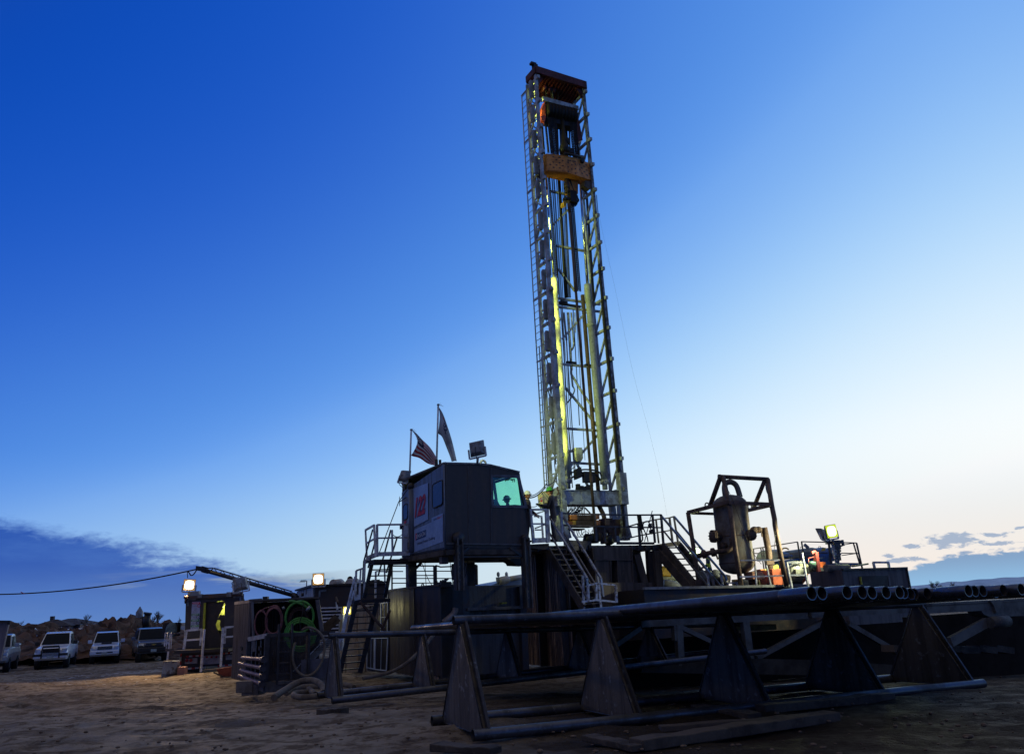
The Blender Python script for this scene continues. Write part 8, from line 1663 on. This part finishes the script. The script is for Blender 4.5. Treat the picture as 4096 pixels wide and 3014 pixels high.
# ------------------------------------------------------------------ tool basket with pipes in its end
BO = PY(*K(585, 632), 22.8); BF = PL(BO, 80); bn2_ = BF.n if BF.n.y > 0 else -BF.n; BE = PL(BO, -28)
bk = thing('tool_basket', 'dark mesh-sided tool basket with a pale top rail, in front of the hose container', 'basket', PY(*K(530, 1560), 22.8))
bkm = M('basket_black', (.040, .036, .034), (.025, .022, .02), 3, .6, .1, .1)
BL_ = BE(*K(292, 690)); bz = PY(*K(520, 1450), 22.7).z
bp0, bp1 = BO, BF(*K(1655, 585))
for nm, p, q, w, h_, mt in (('end_rail', BO, BL_, .06, .12, M('rail_pale', (.34, .33, .31), (.2, .19, .18), 4, .5)), ('top_rail', bp0, bp1, .06, .10, bkm), ('corner_post', BO, fz(BO, bz), .12, .12, bkm), ('rear_post', BL_, fz(BL_, bz), .1, .1, bkm), ('post', BF(*K(1230, 600)), fz(BF(*K(1230, 600)), bz), .26, .06, bkm), ('post', bp1, fz(bp1, bz), .1, .1, bkm), ('base_beam', fz(bp0, bz), fz(bp1, bz+.02), .14, .26, M('base_beam_grey', (.10, .10, .095), (.06, .06, .055), 3, .7)), ('base_beam', fz(BO, bz), fz(BL_, bz), .1, .22, M('base_beam_grey', (.1, .1, .1)))):
    mb = MB(); mb.beam(p, q, w, h_); mb.build(nm, mt, bk)
mb = MB(); tz = BO.z
for k in range(26): z = bz+.12+k*(tz-bz-.15)/26; mb.beam(fz(bp0, z), fz(bp0.lerp(bp1, .60), z), .008, .012)
for k in range(52): p = bp0.lerp(bp1, .60*k/52); mb.beam(fz(p, bz), fz(p, tz), .007, .007)
for k in range(8): z = tz-.05-k*.055; mb.beam(fz(bp0.lerp(bp1, .6), z), fz(bp1, z), .008, .012)
for k in range(30): p = bp0.lerp(bp1, .6+.4*k/30); mb.beam(fz(p, tz-.45), fz(p, tz), .007, .007)
mb.build('mesh_panel', bkm, bk)
mb = MB(); mb.prism([BF(*K(1120, 1010))-bn2_*.03, BF(*K(1330, 985))-bn2_*.03, BF(*K(1330, 620))+bn2_*.0-bn2_*.03, BF(*K(1650, 600))-bn2_*.03, fz(bp1, bz)-bn2_*.03, fz(BF(*K(1120, 1010)), bz)-bn2_*.03], bn2_*.02)
mb = MB(); mb.prism([BF(*K(1120, 1012))-bn2_*.03, BF(*K(1600, 975))-bn2_*.03, fz(BF(*K(1600, 975)), bz+.05)-bn2_*.03, fz(BF(*K(1120, 1012)), bz+.05)-bn2_*.03], bn2_*.02); mb.build('plate', M('blue_grey_plate', (.085, .09, .11), (.06, .062, .075), 2, .6), bk)
for X0, Y0, X1, Y1 in ((778, 450, 742, 1400), (985, 445, 965, 1320)):
    mb = MB(); mb.beam(BF(*K(X0, Y0))-bn2_*.08, BF(*K(X1, Y1))-bn2_*.08, .07, .05); mb.build('ladder_rail', bkm, bk)
for k in range(5): mb = MB(); y = 720+k*170; mb.beam(BF(*K(765, y))-bn2_*.08, BF(*K(975, y-10))-bn2_*.08, .04, .03); mb.build('ladder_rung', bkm, bk)
for X_ in (350, 415, 490): mb = MB(); p = BE(*K(X_, 660)); mb.beam(p-UP*.05, fz(p, bz), .025); mb.build('end_bar', pgm, bk)
for X_, nt_ in ((215, 1), (500, 1)):
    mb = MB()
    for k in range(3): p = BE(*K(X_, 790+k*110)); mb.tube(arc(p-D(60)*.05, .12, .12, D(-28), UP, 190, 350, 10), .025, 6)
    mb.build('pipe_hook', bkm, bk)
shinyr = M('wet_reddish_pipe', (.22, .13, .13), (.13, .08, .08), 3, .5, .2, .05)
for i, (p, q) in enumerate((((190, 980), (515, 1005)), ((145, 1070), (498, 1140)), ((170, 1175), (495, 1265)), ((145, 1262), (482, 1385)))):
    pl = PL(BE.p-D(60)*.14, -28); A_, B_ = pl(*K(*p)), pl(*K(*q)); t = thing('short_pipe', ('top', 'second from top', 'third from top', 'bottom')[i]+' shiny reddish pipe racked on the end of the tool basket', 'pipe', B_, 'short pipes racked on the basket end')
    dd = (B_-A_).normalized(); mb = MB(); mb.tube([A_, B_+dd*.05], .052, 14, cap=False); mb.build('tube', shinyr, t)
    mb = MB(); mb.tube([B_, B_+dd*.02, B_+dd*.22], [.052, .085, .085], 16, cap=False); mb.tube([B_+dd*.22, B_+dd*.219, B_+dd*.1], [.085, .05, .045], 16, cap=True); mb.build('box_end', M('pipe_end_dark', (.06, .05, .048), None, 5, .5, .3), t)
# things inside the basket
for i, (p, q, mt, lab) in enumerate((((1640, 640), (1180, 1090), lampg, 'grey board slanting inside the tool basket'), ((1480, 700), (1000, 1190), cw, 'pale thin rod slanting inside the tool basket'), ((1330, 760), (1080, 980), wood, 'wood lath inside the tool basket'))):
    mb = MB(); mb.beam(PL(BO+bn2_*.5, 80)(*K(*p)), PL(BO+bn2_*.5, 80)(*K(*q)), .03, (.16, .03, .05)[i]); tag(mb.build('board', mt), lab, 'board')
# tan hose loop over the basket side
s_ = 22.6/FPX/3.933*1.03; pl = PL(BO-bn2_*.14, 80); c_ = pl(*K(1240, 880)); mb = MB()
mb.tube([c_+pl.d*((225+15*math.sin(a*2))*s_*math.cos(a))+UP*((335+10*math.cos(a*3))*s_*math.sin(a)) for a in [math.radians(120-360*k/40) for k in range(37)]], .034, 8); tag(mb.build('hose_loop', tan), 'big tan hose loop hanging on the side of the tool basket', 'hose')
# concrete block and the big hose on the ground
for i, (X_, Y_, w) in enumerate(((280, 1400, .5), (370, 1440, .5))):
    p = PY(*K(X_, Y_+30), 23.6); mb = MB(); mb.box(p, (w, .4, .3), D(100)); tag(mb.build('block', M('grey_block', (.15, .14, .13), (.1, .09, .08), 3, .9, 0, .3), bev=.015), ('left grey block under the racked short pipes', 'right grey block under the racked short pipes')[i], 'block')
gh_ = M('suction_hose', (.15, .125, .09), (.08, .065, .045), 3, .8, 0, .35)
def ghose(pts, r, lab, Ys, lift=0):
    mb = MB(); P = [PY(*K(*p), y) for p, y in zip(pts, Ys)]; B_ = bez(P, 8); R_ = []
    B2 = []
    for i in range(len(B_)-1):
        for k in range(2): B2.append(B_[i].lerp(B_[i+1], k/2))
    mb.tube(B2, [r*(1+.05*(k % 2)) for k in range(len(B2))], 12); tag(mb.build('suction_hose', gh_), lab, 'hose')
ghose([(690, 1605), (770, 1545), (880, 1475), (1000, 1400), (1120, 1350), (1230, 1330), (1340, 1345), (1430, 1400), (1470, 1470), (1462, 1540)], .064, 'thick arched suction hose on the mud left of the rack', (17.2, 17.6, 18.0, 18.2, 18.3, 18.2, 18.0, 17.7, 17.3, 17.0))
ghose([(880, 1540), (980, 1480), (1080, 1450), (1180, 1440), (1290, 1430), (1400, 1425), (1450, 1440)], .058, 'grey hose lying behind the arched hose', (18.3, 18.6, 18.8, 18.9, 18.9, 18.9, 18.9))
ghose([(1470, 1570), (1380, 1580), (1280, 1590), (1160, 1600), (1050, 1590), (1000, 1560), (1060, 1530), (1180, 1520), (1270, 1500), (1240, 1470), (1290, 1510), (1340, 1560)], .055, 'looped hose lying flat nearest the rack stand', (16.9, 16.8, 16.8, 16.8, 17.0, 17.3, 17.5, 17.6, 17.7, 17.9, 17.4, 17.0))
ghose([(1720, 1390), (1800, 1400), (1880, 1420), (1950, 1450)], .055, 'pale hose end on the mud right of the first rack stand', (18.8, 18.8, 18.6, 18.4))
